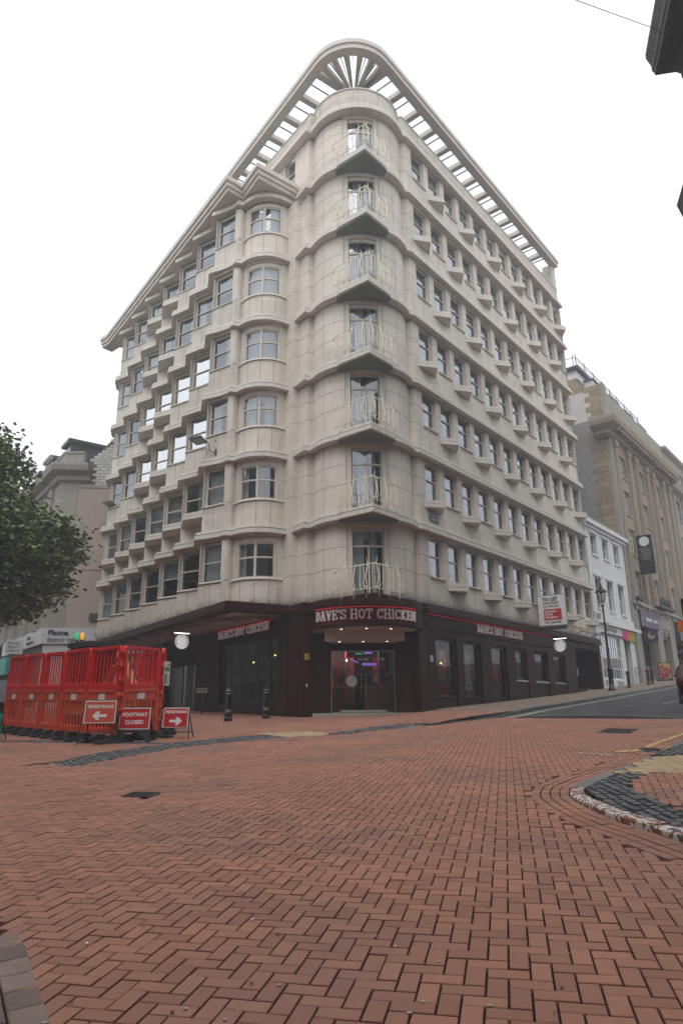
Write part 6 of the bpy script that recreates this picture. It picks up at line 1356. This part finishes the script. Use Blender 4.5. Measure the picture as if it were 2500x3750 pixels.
# three road signs on frames
def frame_sign(label, bl, br, zb, zt, board, lines, arrow, lean=.16, feet='frame'):
    A_, B_ = Vector(bl), Vector(br); d = (B_ - A_).normalized(); w = (B_ - A_).length; c = (A_ + B_) / 2; g = G(c.x, c.y)
    t = empty('road_works_sign', (c.x, c.y, g), 0, label, 'temporary sign', 'temporary pedestrian signs by the barriers')
    W_ = FR(c.x, c.y, zb, d.x, d.y) @ Matrix.Rotation(-lean, 4, 'X'); h = (zt - zb) / cos(lean)
    m_ = MB(); m_.box(-w / 2, w / 2, 0, .012, 0, h, 'reflector', M=W_); m_.box(-w / 2 + .022, w / 2 - .022, -.003, -.0005, .022, h - .022, board, M=W_); m_.build('plate', t)
    for (s_, x, z, sz) in lines: text('lettering', s_, sz, 'reflector', t, W_ @ Matrix.Translation((x, -.006, z)), ext=.001, bold=.004)
    if arrow:
        s = arrow; m_ = MB(); z = h * .33; P_ = [(-.16 * s, z + .033), (.03 * s, z + .033), (-.01 * s, z + .095), (.07 * s, z + .095), (.17 * s, z), (.07 * s, z - .095), (-.01 * s, z - .095), (.03 * s, z - .033), (-.16 * s, z - .033)]
        P_ = P_ if s < 0 else P_[::-1]; m_.add([tuple(W_ @ Vector((x, -.007, zz))) for x, zz in P_], [tuple(range(9))], 'reflector'); m_.build('arrow', t)
    m_ = MB(); L_ = lambda x, y, z: W_ @ Vector((x, y, z))
    top_l, top_r = L_(-w / 2 + .03, .02, h), L_(w / 2 - .03, .02, h); fb = Matrix.Translation((0, 0, 0))
    def gpt(x, off):
        q = c + d * x - Vector((-d.y, d.x)) * -off; q = c + d * x + Vector((-d.y, d.x)) * off; return Vector((q.x, q.y, G(q.x, q.y) + .01))
    if feet == 'frame':
        m_.tube([L_(-w / 2 - .01, .02, h + .01), L_(w / 2 + .01, .02, h + .01)], .014, 'steel_dark', 5)
        for s in (-1, 1):
            m_.tube([L_(s * w / 2, .02, h), gpt(s * (w / 2 + .07), -.10)], .016, 'steel_dark', 5); m_.tube([L_(s * (w / 2 - .03), .03, h * .95), gpt(s * (w / 2 - .0), .42)], .016, 'steel_dark', 5)
        m_.tube([gpt(-w / 2 - .03, -.08) + Vector((0, 0, .25)), gpt(w / 2 + .03, -.08) + Vector((0, 0, .25))], .011, 'steel_dark', 5); m_.tube([gpt(-w / 2, .40) + Vector((0, 0, .12)), gpt(w / 2, .40) + Vector((0, 0, .12))], .011, 'steel_dark', 5)
        m_.build('frame', t)
    else:
        for s in (-1, 1):
            a0, a1 = L_(s * w / 2, .0, -.02), gpt(s * (w / 2 + .06), -.06); b0 = L_(s * (w / 2 - .14), 0, -.02)
            b1 = gpt(s * (w / 2 - .06), -.06); back = Vector((-d.y, d.x, 0)) * .05
            m_.add([a0, a1, b1, b0, a0 + back, a1 + back, b1 + back, b0 + back], [(0, 1, 2, 3), (4, 7, 6, 5), (0, 4, 5, 1), (3, 2, 6, 7), (1, 5, 6, 2)], 'rubber')
            m_.tube([L_(s * (w / 2 - .04), .05, h * .9), gpt(s * (w / 2 - .02), .45)], .03, 'rubber', 5)
        m_.box(-w / 2 - .02, w / 2 + .02, .013, .05, -.06, h + .03, 'rubber', M=W_); m_.tube([gpt(-w / 2 + .05, .4) + Vector((0, 0, .1)), gpt(w / 2 - .05, .4) + Vector((0, 0, .1))], .02, 'rubber', 5)
        m_.build('stand', t)
    return t
frame_sign('orange red sign reading PEDESTRIANS with arrow pointing left', (-5.97, 16.38), (-5.24, 16.38), -.165, .335, 'sign_orange', [('PEDESTRIANS', 0, .365, .098)], -1, lean=.12)
frame_sign('dark red sign reading FOOTWAY CLOSED on grey plastic legs', (-5.26, 16.72), (-4.53, 16.70), -.315, .175, 'sign_red', [('FOOTWAY', 0, .33, .118), ('CLOSED', 0, .16, .118)], 0, lean=.14, feet='plastic')
frame_sign('bright red sign reading PEDESTRIANS with arrow pointing right', (-4.44, 17.55), (-3.80, 17.45), -.30, .175, 'sign_red', [('PEDESTRIANS', 0, .375, .088)], 1, lean=.14)
# mini digger inside the barriers
t = empty('mini_digger', (-7.7, 21.3, -.4), 0, 'small orange excavator with dark cab and green and amber beacons behind the barriers', 'excavator')
W_ = FR(-7.62, 21.25, -.42, .80, -.60) @ Matrix.Diagonal((.72, .8, .97, 1))
m_ = MB(); m_.box(-.75, .75, -.62, .62, .95, 2.48, 'black', M=W_) if False else None
for (x, y) in ((-.72, -.58), (.62, -.58), (-.72, .5), (.62, .5)): m_.box(x, x + .10, y, y + .08, .9, 2.5, 'black_gloss', M=W_)
m_.box(-.82, .80, -.66, .66, 2.48, 2.64, 'steel_dark', M=W_); m_.box(-.70, .70, -.56, .56, .75, 1.15, 'black', M=W_); m_.box(-.70, .7, -.60, -.57, 1.6, 1.66, 'black', M=W_); m_.build('cab', t)
m_ = MB(); m_.box(-.62, .62, -.565, -.56, 1.15, 2.45, 'glass_dark', M=W_); m_.box(-.715, -.71, -.5, .5, 1.15, 2.45, 'glass_dark', M=W_); m_.box(.71, .715, -.5, .5, 1.15, 2.45, 'glass_dark', M=W_); m_.build('cab_glass', t)
m_ = MB(); m_.box(-.3, .3, -.2, .3, 1.1, 1.75, 'rubber', M=W_); m_.build('seat', t)
m_ = MB(); m_.box(-.95, .95, .2, 1.1, .62, 1.35, 'excavator_orange', M=W_); m_.box(-.9, .9, -.7, .3, .55, .76, 'excavator_orange', M=W_); m_.build('body', t)
for s in (-1, 1):
    m_ = MB(); P_ = arcp(-.75, .24, .24, .24, 90, 270, 6) + arcp(.75, .24, .24, .24, -90, 90, 6); n = len(P_)
    y0, y1 = (.42, .78) if s > 0 else (-.78, -.42); vs = [tuple(W_ @ Vector((x, y0, z))) for x, z in P_] + [tuple(W_ @ Vector((x, y1, z))) for x, z in P_]; m_.add(vs, [tuple(range(n)), tuple(range(n, 2 * n))[::-1]] + [(i, n + i, n + (i + 1) % n, (i + 1) % n) for i in range(n)], 'rubber'); m_.build('track', t)
m_ = MB(); q = [Vector((-6.95, 20.2, .25)), Vector((-6.35, 19.4, 1.25)), Vector((-5.85, 18.9, 1.35)), Vector((-5.45, 18.6, .55))]
m_.tube(q, .13, 'excavator_orange', 4); m_.tube([q[0] + Vector((0, 0, -.2)), q[1] + Vector((0, 0, -.12))], .05, 'chrome', 6); m_.tube([q[2], q[3] + Vector((.05, 0, -.45))], .10, 'excavator_orange', 4)
for k in range(3): m_.tube([q[0] + Vector((.04 * k, 0, .22)), q[1] + Vector((.04 * k, 0, .28)), q[2] + Vector((.03 * k, 0, .22)), q[3] + Vector((.1 + .03 * k, 0, 0))], .018, 'black', 5)
m_.build('boom', t); m_ = MB(); m_.lathe([(.05, -.3), (.26, -.2), (.30, .2), (.22, .3)], 'excavator_orange', c=(-5.4, 18.7, -.1), n=10); m_.build('bucket', t)
for (x, c_) in ((-8.20, 'green_lens'), (-8.03, 'amber')):
    b = Vector((x, 21.3, 2.12)); m_ = MB(); m_.tube([b, b + Vector((0, 0, .14))], .03, 'black', 6); m_.lathe([(.04, .13), (.058, .15), (.058, .30), (.045, .34), (.001, .345)], c_, c=tuple(b), n=10); m_.build('beacon', t)
# ------------------------------------------------------------------ bollards, lamp, name plate
def ornate_bollard(label, x, y):
    t = empty('ornate_bollard', (x, y, G(x, y)), 0, label, 'bollard', 'black and gold bollards under the soffit'); c = (x, y, G(x, y))
    m_ = MB(); m_.lathe([(.155, 0), (.155, .10), (.135, .13), (.145, .20), (.13, .25), (.115, .30), (.095, .33), (.085, .42), (.072, .86), (.08, .90), (.095, .93), (.095, 1.0), (.10, 1.02), (.09, 1.07), (.055, 1.11), (.03, 1.13), (.035, 1.16), (.001, 1.20)], 'black_gloss', c=c, n=8, smooth=False); m_.build('post', t)
    for z, r_ in ((.31, .112), (.37, .102), (.92, .103), (1.02, .106)): m_ = MB(); m_.lathe([(r_ - .01, z - .013), (r_, z - .01), (r_, z + .01), (r_ - .01, z + .013)], 'gold', c=c, n=16); m_.build('band', t)
ornate_bollard('black bollard with gold bands left of the restaurant window', -4.0, 24.75); ornate_bollard('black bollard with gold bands nearer the corner pillar', -2.82, 26.0)
def plain_bollard(label, x, y, s=1.0):
    c = (x, y, HP(x, y) if x < 30 else G(x, y)); m_ = MB(); m_.lathe([(.13, 0), (.13, .06), (.10, .10), (.088, .14), (.088, .80), (.115, .84), (.12, .90), (.10, .94), (.04, .96), (.001, .965)], 'black_gloss', c=c, n=12); o = m_.build('plain_bollard'); tag(o, label, 'bollard', 'plain black bollards up the hill')
plain_bollard('plain black bollard in front of the white shopfront', 16.6, 40.95); plain_bollard('left one of two plain black bollards by the cookie shop', 18.85, 43.5); plain_bollard('right one of two plain black bollards by the cookie shop', 19.5, 44.4); plain_bollard('plain black bollard farthest up the hill by the poster board', 23.2, 49.8)
lx, ly = 14.65, 38.45; lz = HP(lx, ly)
t = empty('street_lamp', (lx, ly, lz), 0, 'tall black Victorian style street lamp with glass lantern on the pavement', 'street lamp')
m_ = MB(); m_.lathe([(.20, 0), (.20, .12), (.14, .18), (.13, 1.05), (.16, 1.10), (.15, 1.18), (.085, 1.28), (.075, 2.2), (.09, 2.24), (.07, 2.28), (.055, 3.6), (.075, 3.64), (.075, 3.70), (.05, 3.75), (.045, 4.55), (.09, 4.6), (.06, 4.68)], 'black_gloss', c=(lx, ly, lz), n=12); m_.tube([(lx - .28, ly, lz + 3.66), (lx + .28, ly, lz + 3.66)], .018, 'black', 5); m_.build('post', t)
m_ = MB(); z0, z1 = lz + 4.85, lz + 5.38
for k in range(6):
    a, b = R(60 * k), R(60 * k + 60); m_.tube([(lx + .13 * cos(a), ly + .13 * sin(a), z0), (lx + .29 * cos(a), ly + .29 * sin(a), z1)], .014, 'black', 4)
    m_.tube([(lx + .13 * cos(a), ly + .13 * sin(a), z0), (lx + .13 * cos(b), ly + .13 * sin(b), z0)], .014, 'black', 4); m_.tube([(lx + .06 * cos(a), ly + .06 * sin(a), lz + 4.66), (lx + .15 * cos(a), ly + .15 * sin(a), lz + 4.74), (lx + .13 * cos(a), ly + .13 * sin(a), z0)], .012, 'black', 4)
m_.lathe([(.34, 0), (.34, .03), (.26, .12), (.12, .22), (.10, .26), (.13, .30), (.06, .38), (.04, .42), (.07, .46), (.02, .54), (.001, .62)], 'black', c=(lx, ly, z1), n=12); m_.build('lantern_frame', t)
m_ = MB(); m_.lathe([(.125, 0), (.285, .53)], 'shop_glass', c=(lx, ly, z0), n=6, smooth=False) if False else None
vs = [(lx + r_ * cos(R(60 * k)), ly + r_ * sin(R(60 * k)), z) for r_, z in ((.125, z0 + .01), (.285, z1 - .01)) for k in range(6)]; m_.add(vs, [(k, (k + 1) % 6, 6 + (k + 1) % 6, 6 + k) for k in range(6)], 'glass'); m_.build('glazing', t)
m_ = MB(); m_.lathe([(.001, .05), (.05, .06), (.06, .2), (.04, .3), (.001, .32)], 'reflector', c=(lx, ly, z0), n=8); m_.build('mantle', t)
t = empty('name_post', (-6.18, 31.0, G(-6.18, 31)), 0, 'low street name plate reading NEW ST on a dark post', 'street sign'); W_ = FR(-6.18, 30.9, 1.02, .86, -.5)
m_ = MB(); m_.box(-.29, .29, -.02, .02, -.10, .10, 'plate_grey', M=W_); m_.build('plate', t); text('lettering', 'NEW ST', .13, 'black', t, W_ @ Matrix.Translation((0, -.025, 0)), ext=.002, bold=.005)
m_ = MB(); m_.box(-.035, .035, .02, .07, -1.0, .05, 'black', M=W_); m_.build('post', t)
t = empty('parked_taxi', (-12.6, 25.5, G(-12.6, 25.5)), 0, 'black taxi partly hidden at the left edge behind the barriers', 'car'); W_ = FR(-13.0, 25.2, G(-12.6, 25.5), -.60, .80)
m_ = MB(); P_ = [(-2.2, .35), (-2.25, .75), (-2.1, .98), (-1.35, 1.05), (-.95, 1.52), (1.5, 1.55), (2.1, 1.05), (2.25, .8), (2.2, .35)]; n = len(P_); vs = [tuple(W_ @ Vector((x, y * (.82 if z > 1.3 else 1), z))) for y in (-.85, .85) for x, z in P_]; m_.add(vs, [tuple(range(n)), tuple(range(n, 2 * n))[::-1]] + [(i, n + i, n + (i + 1) % n, (i + 1) % n) for i in range(n)], 'black_gloss'); m_.build('body', t, fix=True)
m_ = MB(); 
for y in (-.8, .8):
    for (x0, x1) in ((-.85, .1), (.2, 1.3)): m_.box(x0, x1, y - .01 if y > 0 else y - .03, y + .03 if y > 0 else y + .01, 1.08, 1.42, 'glass_dark', M=W_)
m_.box(1.7, 1.74, -.6, .6, 1.15, 1.45, 'glass_dark', M=W_); m_.build('window', t)
for x in (-1.4, 1.35):
    for y in (-.84, .84): m_ = MB(); m_.lathe([(.001, -.1), (.33, -.1), (.33, .1), (.001, .1)], 'rubber', M=W_ @ Matrix.Translation((x, y, .33)) @ Matrix.Rotation(R(90), 4, 'X'), n=16); m_.build('wheel', t)
t = empty('teal_board', (-9.2, 18.4, G(-9.2, 18.4)), 0, 'teal board on a thin dark metal frame at the left edge', 'barrier board'); W_ = FR(-9.35, 18.4, G(-9.2, 18.4), 1, .05); m_ = MB(); m_.box(-.9, .55, -.01, .01, .08, .66, 'teal', M=W_); m_.build('panel', t)
m_ = MB(); m_.tube([W_ @ Vector((.58, 0, .70)), W_ @ Vector((-.9, 0, .70))], .015, 'black', 5); m_.tube([W_ @ Vector((.58, 0, .70)), W_ @ Vector((.50, -.15, 0))], .015, 'black', 5); m_.tube([W_ @ Vector((.52, 0, .60)), W_ @ Vector((.6, .25, 0))], .015, 'black', 5); m_.build('frame', t)
t = empty('poster_board', (22.3, 48.6, HP(22, 48.5)), 0, 'framed poster board on the pavement outside the cookie shop', 'a-board'); W_ = FR(22.3, 48.6, G(22.3, 48.6) + .11, 1, -.25)
m_ = MB(); m_.box(-.42, .42, -.02, .02, .12, 1.25, 'black', M=W_); m_.box(-.5, .5, -.25, .25, 0, .08, 'rubber', M=W_); m_.build('frame', t); m_ = MB(); m_.box(-.37, .37, -.028, -.022, .17, 1.20, 'poster_red', M=W_); m_.build('poster', t)
t = empty('red_stool', (21.3, 49.6, HP(21, 49)), 0, 'red box seat by the cookie shop doorway', 'seat'); m_ = MB(); W_ = FR(21.3, 49.6, G(21.3, 49.6) + .12, .63, .77); m_.box(-.35, .35, -.3, .3, .35, .95, 'sign_red', M=W_); m_.box(-.3, -.25, -.25, .25, 0, .35, 'black', M=W_); m_.box(.25, .3, -.25, .25, 0, .35, 'black', M=W_); m_.build('seat', t)
t = empty('hand_rail', (20.6, 48.8, HP(20, 48)), 0, 'double steel handrail with yellow tag outside the cookie shop', 'handrail'); m_ = MB()
for z in (.95, .60): m_.tube([(19.6, 47.0, G(19.6, 47) + .2 + z), (22.0, 50.4, G(22, 50.4) + .2 + z)], .025, 'chrome', 6)
for q in ((19.6, 47.0), (22.0, 50.4)): m_.tube([(*q, G(*q) + .1), (*q, G(*q) + 1.15)], .025, 'chrome', 6)
m_.build('rail', t); m_ = MB(); m_.box(-.1, .1, -.02, .02, 0, .3, 'plate_yellow', M=FR(20.2, 47.8, G(20.2, 47.8) + .95, .63, .77)); m_.build('tag', t)
# traffic signal at the right edge
sx, sy = 6.66, 13.3; sz = G(sx, sy) + .07
t = empty('traffic_signal', (sx, sy, sz), 0, 'black traffic signal post with an amber box at the right edge behind the man', 'traffic light')
m_ = MB(); m_.tube([(sx, sy, sz), (sx, sy, sz + 2.55)], .06, 'black', 10); m_.build('post', t); m_ = MB(); m_.box(-.15, .13, -.16, .12, 1.35, 2.45, 'black', M=Matrix.Translation((sx + .12, sy - .1, sz))); m_.build('signal_head', t)
m_ = MB(); m_.box(-.10, .06, -.08, .06, 1.90, 2.10, 'orange_sign', M=Matrix.Translation((sx - .12, sy - .12, sz))); m_.box(-.07, .03, -.085, -.08, 1.93, 1.95, 'black', M=Matrix.Translation((sx - .12, sy - .12, sz))); m_.box(-.04, .0, -.085, -.08, 1.98, 2.06, 'black', M=Matrix.Translation((sx - .12, sy - .12, sz))); m_.build('push_button_box', t)
# ------------------------------------------------------------------ the man at the right edge
def skin_obj(name, verts, edges, radii, m, parent, W, sub=2, root=0):
    me = bpy.data.meshes.new(name); me.from_pydata([tuple(W @ Vector(v)) for v in verts], edges, [])
    o = bpy.data.objects.new(name, me); COL.objects.link(o)
    sm = o.modifiers.new('s', 'SKIN'); sm.use_smooth_shade = True; ss = o.modifiers.new('u', 'SUBSURF'); ss.levels = sub; ss.render_levels = sub
    for i, r_ in enumerate(radii):
        v = me.skin_vertices[0].data[i]; v.radius = (r_, r_) if not isinstance(r_, tuple) else r_; v.use_root = (i == root)
    dg = bpy.context.evaluated_depsgraph_get(); m2 = bpy.data.meshes.new_from_object(o.evaluated_get(dg)); bpy.data.objects.remove(o)
    m2.materials.clear(); m2.materials.append(MT[m])
    X = world_of(parent).inverted(); m2.transform(X)
    o2 = bpy.data.objects.new(name, m2); COL.objects.link(o2); o2.parent = parent; WM[o2.name] = world_of(parent).copy(); return o2
px_, py_ = 5.86, 12.0; pz_ = G(px_, py_) + .075
t = empty('person', (px_, py_, pz_), 0, 'man in a dark cap and burgundy leather jacket walking out at the right edge', 'person')
s = .85; W_ = Matrix.Translation((px_, py_, pz_)) @ Matrix.Rotation(R(-20), 4, 'Z') @ Matrix.Scale(s, 4)
# faces +x ; y = his left(+)/right(-) ; camera looks along +y so his right side (y-) is nearer the camera
HV = [(0, 0, .87), (0, 0, 1.10), (.01, 0, 1.30), (.01, 0, 1.42), (.02, 0, 1.50), (.035, 0, 1.56), (.04, 0, 1.63), (.035, 0, 1.70), (.02, 0, 1.745),
      (0, .10, .90), (.14, .10, .50), (.05, .10, .10), (.17, .11, .04), (0.02, -.10, .90), (.10, -.10, .50), (.05, -.10, .13), (.15, -.11, .05),
      (.0, .19, 1.41), (-.05, .26, 1.12), (.12, .22, .95), (-.02, -.20, 1.41), (-.15, -.29, 1.14), (.06, -.24, .96)]
HE = [(0, 1), (1, 2), (2, 3), (3, 4), (4, 5), (5, 6), (6, 7), (7, 8), (0, 9), (9, 10), (10, 11), (11, 12), (0, 13), (13, 14), (14, 15), (15, 16), (3, 17), (17, 18), (18, 19), (3, 20), (20, 21), (21, 22)]
HRr = [.12, .12, .13, .10, .055, .065, .088, .085, .05, .085, .06, .045, .035, .085, .06, .045, .035, .06, .045, .035, .06, .045, .035]
skin_obj('body', HV, HE, HRr, 'skin', t, W_)
def shell(name, idx, grow, m, extra=None):
    mp = {v: k for k, v in enumerate(idx)}; ed = [(mp[a], mp[b]) for a, b in HE if a in mp and b in mp]
    return skin_obj(name, [HV[i] for i in idx], ed, [HRr[i] + grow for i in idx], m, t, W_)
shell('jacket', [1, 0, 2, 3, 17, 18, 19, 20, 21, 22], .06, 'jacket'); shell('trousers', [0, 9, 10, 11, 13, 14, 15], .028, 'denim')
m_ = MB()
for (x, y, z) in ((.05, .10, 0), (.04, -.10, 0)): m_.lathe([(.001, 0), (.05, 0), (.055, .03), (.045, .08), (.03, .11)], 'black', M=W_ @ Matrix.Translation((x + .05, y, z)) @ Matrix.Diagonal((2.3, .9, 1, 1)), n=14)
m_.build('shoes', t)
m_ = MB(); m_.lathe([(.001, .075), (.06, .07), (.10, .045), (.112, .0), (.108, -.03)], 'cap_wool', M=W_ @ Matrix.Translation((.02, 0, 1.735)) @ Matrix.Diagonal((1.12, .92, 1, 1)), n=20); m_.lathe([(.001, .012), (.10, .008), (.108, 0), (.10, -.004)], 'cap_wool', M=W_ @ Matrix.Translation((.085, 0, 1.70)) @ Matrix.Rotation(R(8), 4, 'Y') @ Matrix.Diagonal((.95, .7, 1, 1)), n=18); m_.build('cap', t)
m_ = MB()
for y in (-.088, .088): m_.lathe([(.001, -.012), (.024, -.008), (.030, .004), (.02, .010), (.001, .006)], 'skin', M=W_ @ Matrix.Translation((.015, y, 1.635)) @ Matrix.Rotation(R(90), 4, 'X') @ Matrix.Diagonal((.7, 1.15, 1, 1)), n=12)
m_.add([tuple(W_ @ Vector(p)) for p in ((.125, 0, 1.665), (.16, 0, 1.615), (.125, .018, 1.61), (.125, -.018, 1.61), (.12, 0, 1.60))], [(0, 2, 1), (0, 1, 3), (1, 2, 4), (1, 4, 3)], 'skin'); m_.build('face', t)
m_ = MB(); m_.lathe([(.104, -.035), (.108, .0), (.106, .02)], 'hair', M=W_ @ Matrix.Translation((.0, 0, 1.675)) @ Matrix.Diagonal((1.0, .88, 1, 1)), n=20); m_.build('hair', t)
m_ = MB()
for sgn in (-1, 1): m_.add([tuple(W_ @ Vector(p)) for p in ((-.09, 0, 1.52), (-.04, sgn * .11, 1.50), (.08, sgn * .09, 1.44), (.12, sgn * .02, 1.40), (.02, sgn * .15, 1.43), (-.09, sgn * .12, 1.45), (-.12, 0, 1.46))], [(0, 1, 5, 6), (1, 2, 4, 5), (2, 3, 4)], 'jacket')
m_.build('collar', t)
# ------------------------------------------------------------------ plane tree at the left
t = empty('plane_tree', (-17.4, 30.2, G(-17.4, 30.2)), 0, 'leafy green plane tree at the left edge in front of the stone building', 'tree')
rg = random.Random(9); m_ = MB(); m_.tube([(-17.4, 30.2, G(-17.4, 30.2) - .1), (-17.3, 30.2, 1.5), (-17.45, 30.1, 4.5), (-17.2, 30.0, 8), (-17.0, 30, 11)], .30, 'bark', 10, r1=.08)
tips = []
LOBES = [(-17.4, 30.0, 11.3, 2.5, 2.4, 2.0), (-16.3, 29.4, 10.0, 1.9, 2.0, 1.8), (-15.0, 29.6, 7.6, 3.2, 2.4, 1.6), (-15.4, 30.6, 6.0, 2.8, 2.4, 1.5), (-18.5, 30.3, 7.5, 3.8, 3.0, 3.2), (-17.0, 28.5, 5.6, 2.4, 2.0, 1.8), (-19.5, 30.6, 11.2, 2.6, 2.4, 2.2), (-13.6, 30.0, 7.2, 1.7, 1.4, .9), (-20.5, 30, 5.5, 3.2, 2.6, 2.2), (-16.0, 30.2, 4.6, 1.5, 1.6, .9)]
for (x, y, z, a, b, c) in LOBES:
    base = Vector((-17.3, 30.1, max(3.2, z - 2.6))); e = Vector((x, y, z)); mid = base.lerp(e, .55) + Vector((rg.uniform(-.3, .3), rg.uniform(-.3, .3), -.35)); m_.tube([base, mid, e], .11, 'bark', 6, r1=.03)
    for k in range(14):
        d = Vector((rg.gauss(0, 1), rg.gauss(0, 1), rg.gauss(0, .8))).normalized(); q = e + Vector((d.x * a * .8, d.y * b * .8, d.z * c * .8)); m_.tube([e, e.lerp(q, .5) + Vector((0, 0, .15)), q], .025, 'bark', 4, r1=.008)
m_.build('trunk', t)
V = []; F = []
for (x, y, z, a, b, c) in LOBES:
    nc_ = int(14 * (a * b + a * c + b * c))
    for k in range(nc_):
        d = Vector((rg.gauss(0, 1), rg.gauss(0, 1), rg.gauss(0, 1))).normalized(); r_ = .45 + .62 * rg.random() ** .6
        q = Vector((x + d.x * a * r_, y + d.y * b * r_, z + d.z * c * r_)); cs = rg.uniform(.22, .5); nl = rg.randint(12, 26)
        for _ in range(nl):
            o_ = Vector((rg.gauss(0, cs), rg.gauss(0, cs), rg.gauss(0, cs * .55))); p = q + o_; L_ = rg.uniform(.08, .15)
            n_ = Vector((rg.gauss(0, .55), rg.gauss(0, .55), 1)).normalized(); u = n_.cross(Vector((rg.gauss(0, 1), rg.gauss(0, 1), 0))).normalized(); v = n_.cross(u)
            i = len(V); V += [tuple(p + u * L_), tuple(p + u * L_ * .35 + v * L_ * .75), tuple(p - u * L_ * .8 + v * L_ * .55 - n_ * L_ * .2), tuple(p - u * L_ * .6 - v * L_ * .55 - n_ * L_ * .2), tuple(p + u * L_ * .3 - v * L_ * .8)]; F.append((i, i + 1, i + 2, i + 3, i + 4))
me = bpy.data.meshes.new('crown'); X = world_of(t).inverted(); me.from_pydata([tuple(X @ Vector(p)) for p in V], [], F); me.materials.append(MT['leaf']); o = bpy.data.objects.new('crown', me); COL.objects.link(o); o.parent = t
# scraps of litter on the bricks
rg = random.Random(21); m_ = MB()
for _ in range(70):
    y = rg.uniform(3.5, 24); x = rg.uniform(-.4, .32) * y; z = G(x, y) + .008; a = rg.uniform(0, 3); L_ = rg.uniform(.006, .02); u = Vector((cos(a), sin(a))) * L_; v = Vector((-sin(a), cos(a))) * L_ * .45
    m_.add([(x + u.x, y + u.y, z), (x + v.x, y + v.y, z + .002), (x - u.x, y - u.y, z), (x - v.x, y - v.y, z + .001)], [(0, 1, 2, 3)], 'reflector' if rg.random() < .7 else 'beige_slab')
for _ in range(230):
    y = 2.6 + 20 * rg.random() ** 1.4; x = rg.uniform(-.5, .42) * y; z = G(x, y) + .0065; r_ = rg.uniform(.005, .013); c_ = 'rubber' if rg.random() < .6 else 'plate_grey'
    m_.add([(x + r_ * cos(k * pi / 3.5) * rg.uniform(.8, 1.1), y + r_ * sin(k * pi / 3.5) * rg.uniform(.8, 1.1), z) for k in range(7)], [tuple(range(7))], c_)
tag(m_.build('litter'), kind='stuff')
# ------------------------------------------------------------------ mist
hz = bpy.data.materials.new('mist'); hz.use_nodes = True; N = hz.node_tree.nodes; N.clear(); o_ = N.new('ShaderNodeOutputMaterial'); v_ = N.new('ShaderNodeVolumePrincipled')
v_.inputs['Color'].default_value = (.93, .95, 1, 1); v_.inputs['Density'].default_value = .0033; v_.inputs['Anisotropy'].default_value = .2
hz.node_tree.links.new(v_.outputs[0], o_.inputs['Volume'])
bm = bmesh.new(); bmesh.ops.create_cube(bm, size=1.0, matrix=Matrix.Translation((0, 30, 11)) @ Matrix.Diagonal((200, 190, 50, 1))); me = bpy.data.meshes.new('haze'); bm.to_mesh(me); bm.free(); me.materials.append(hz)
o = bpy.data.objects.new('haze', me); COL.objects.link(o); o['kind'] = 'stuff'
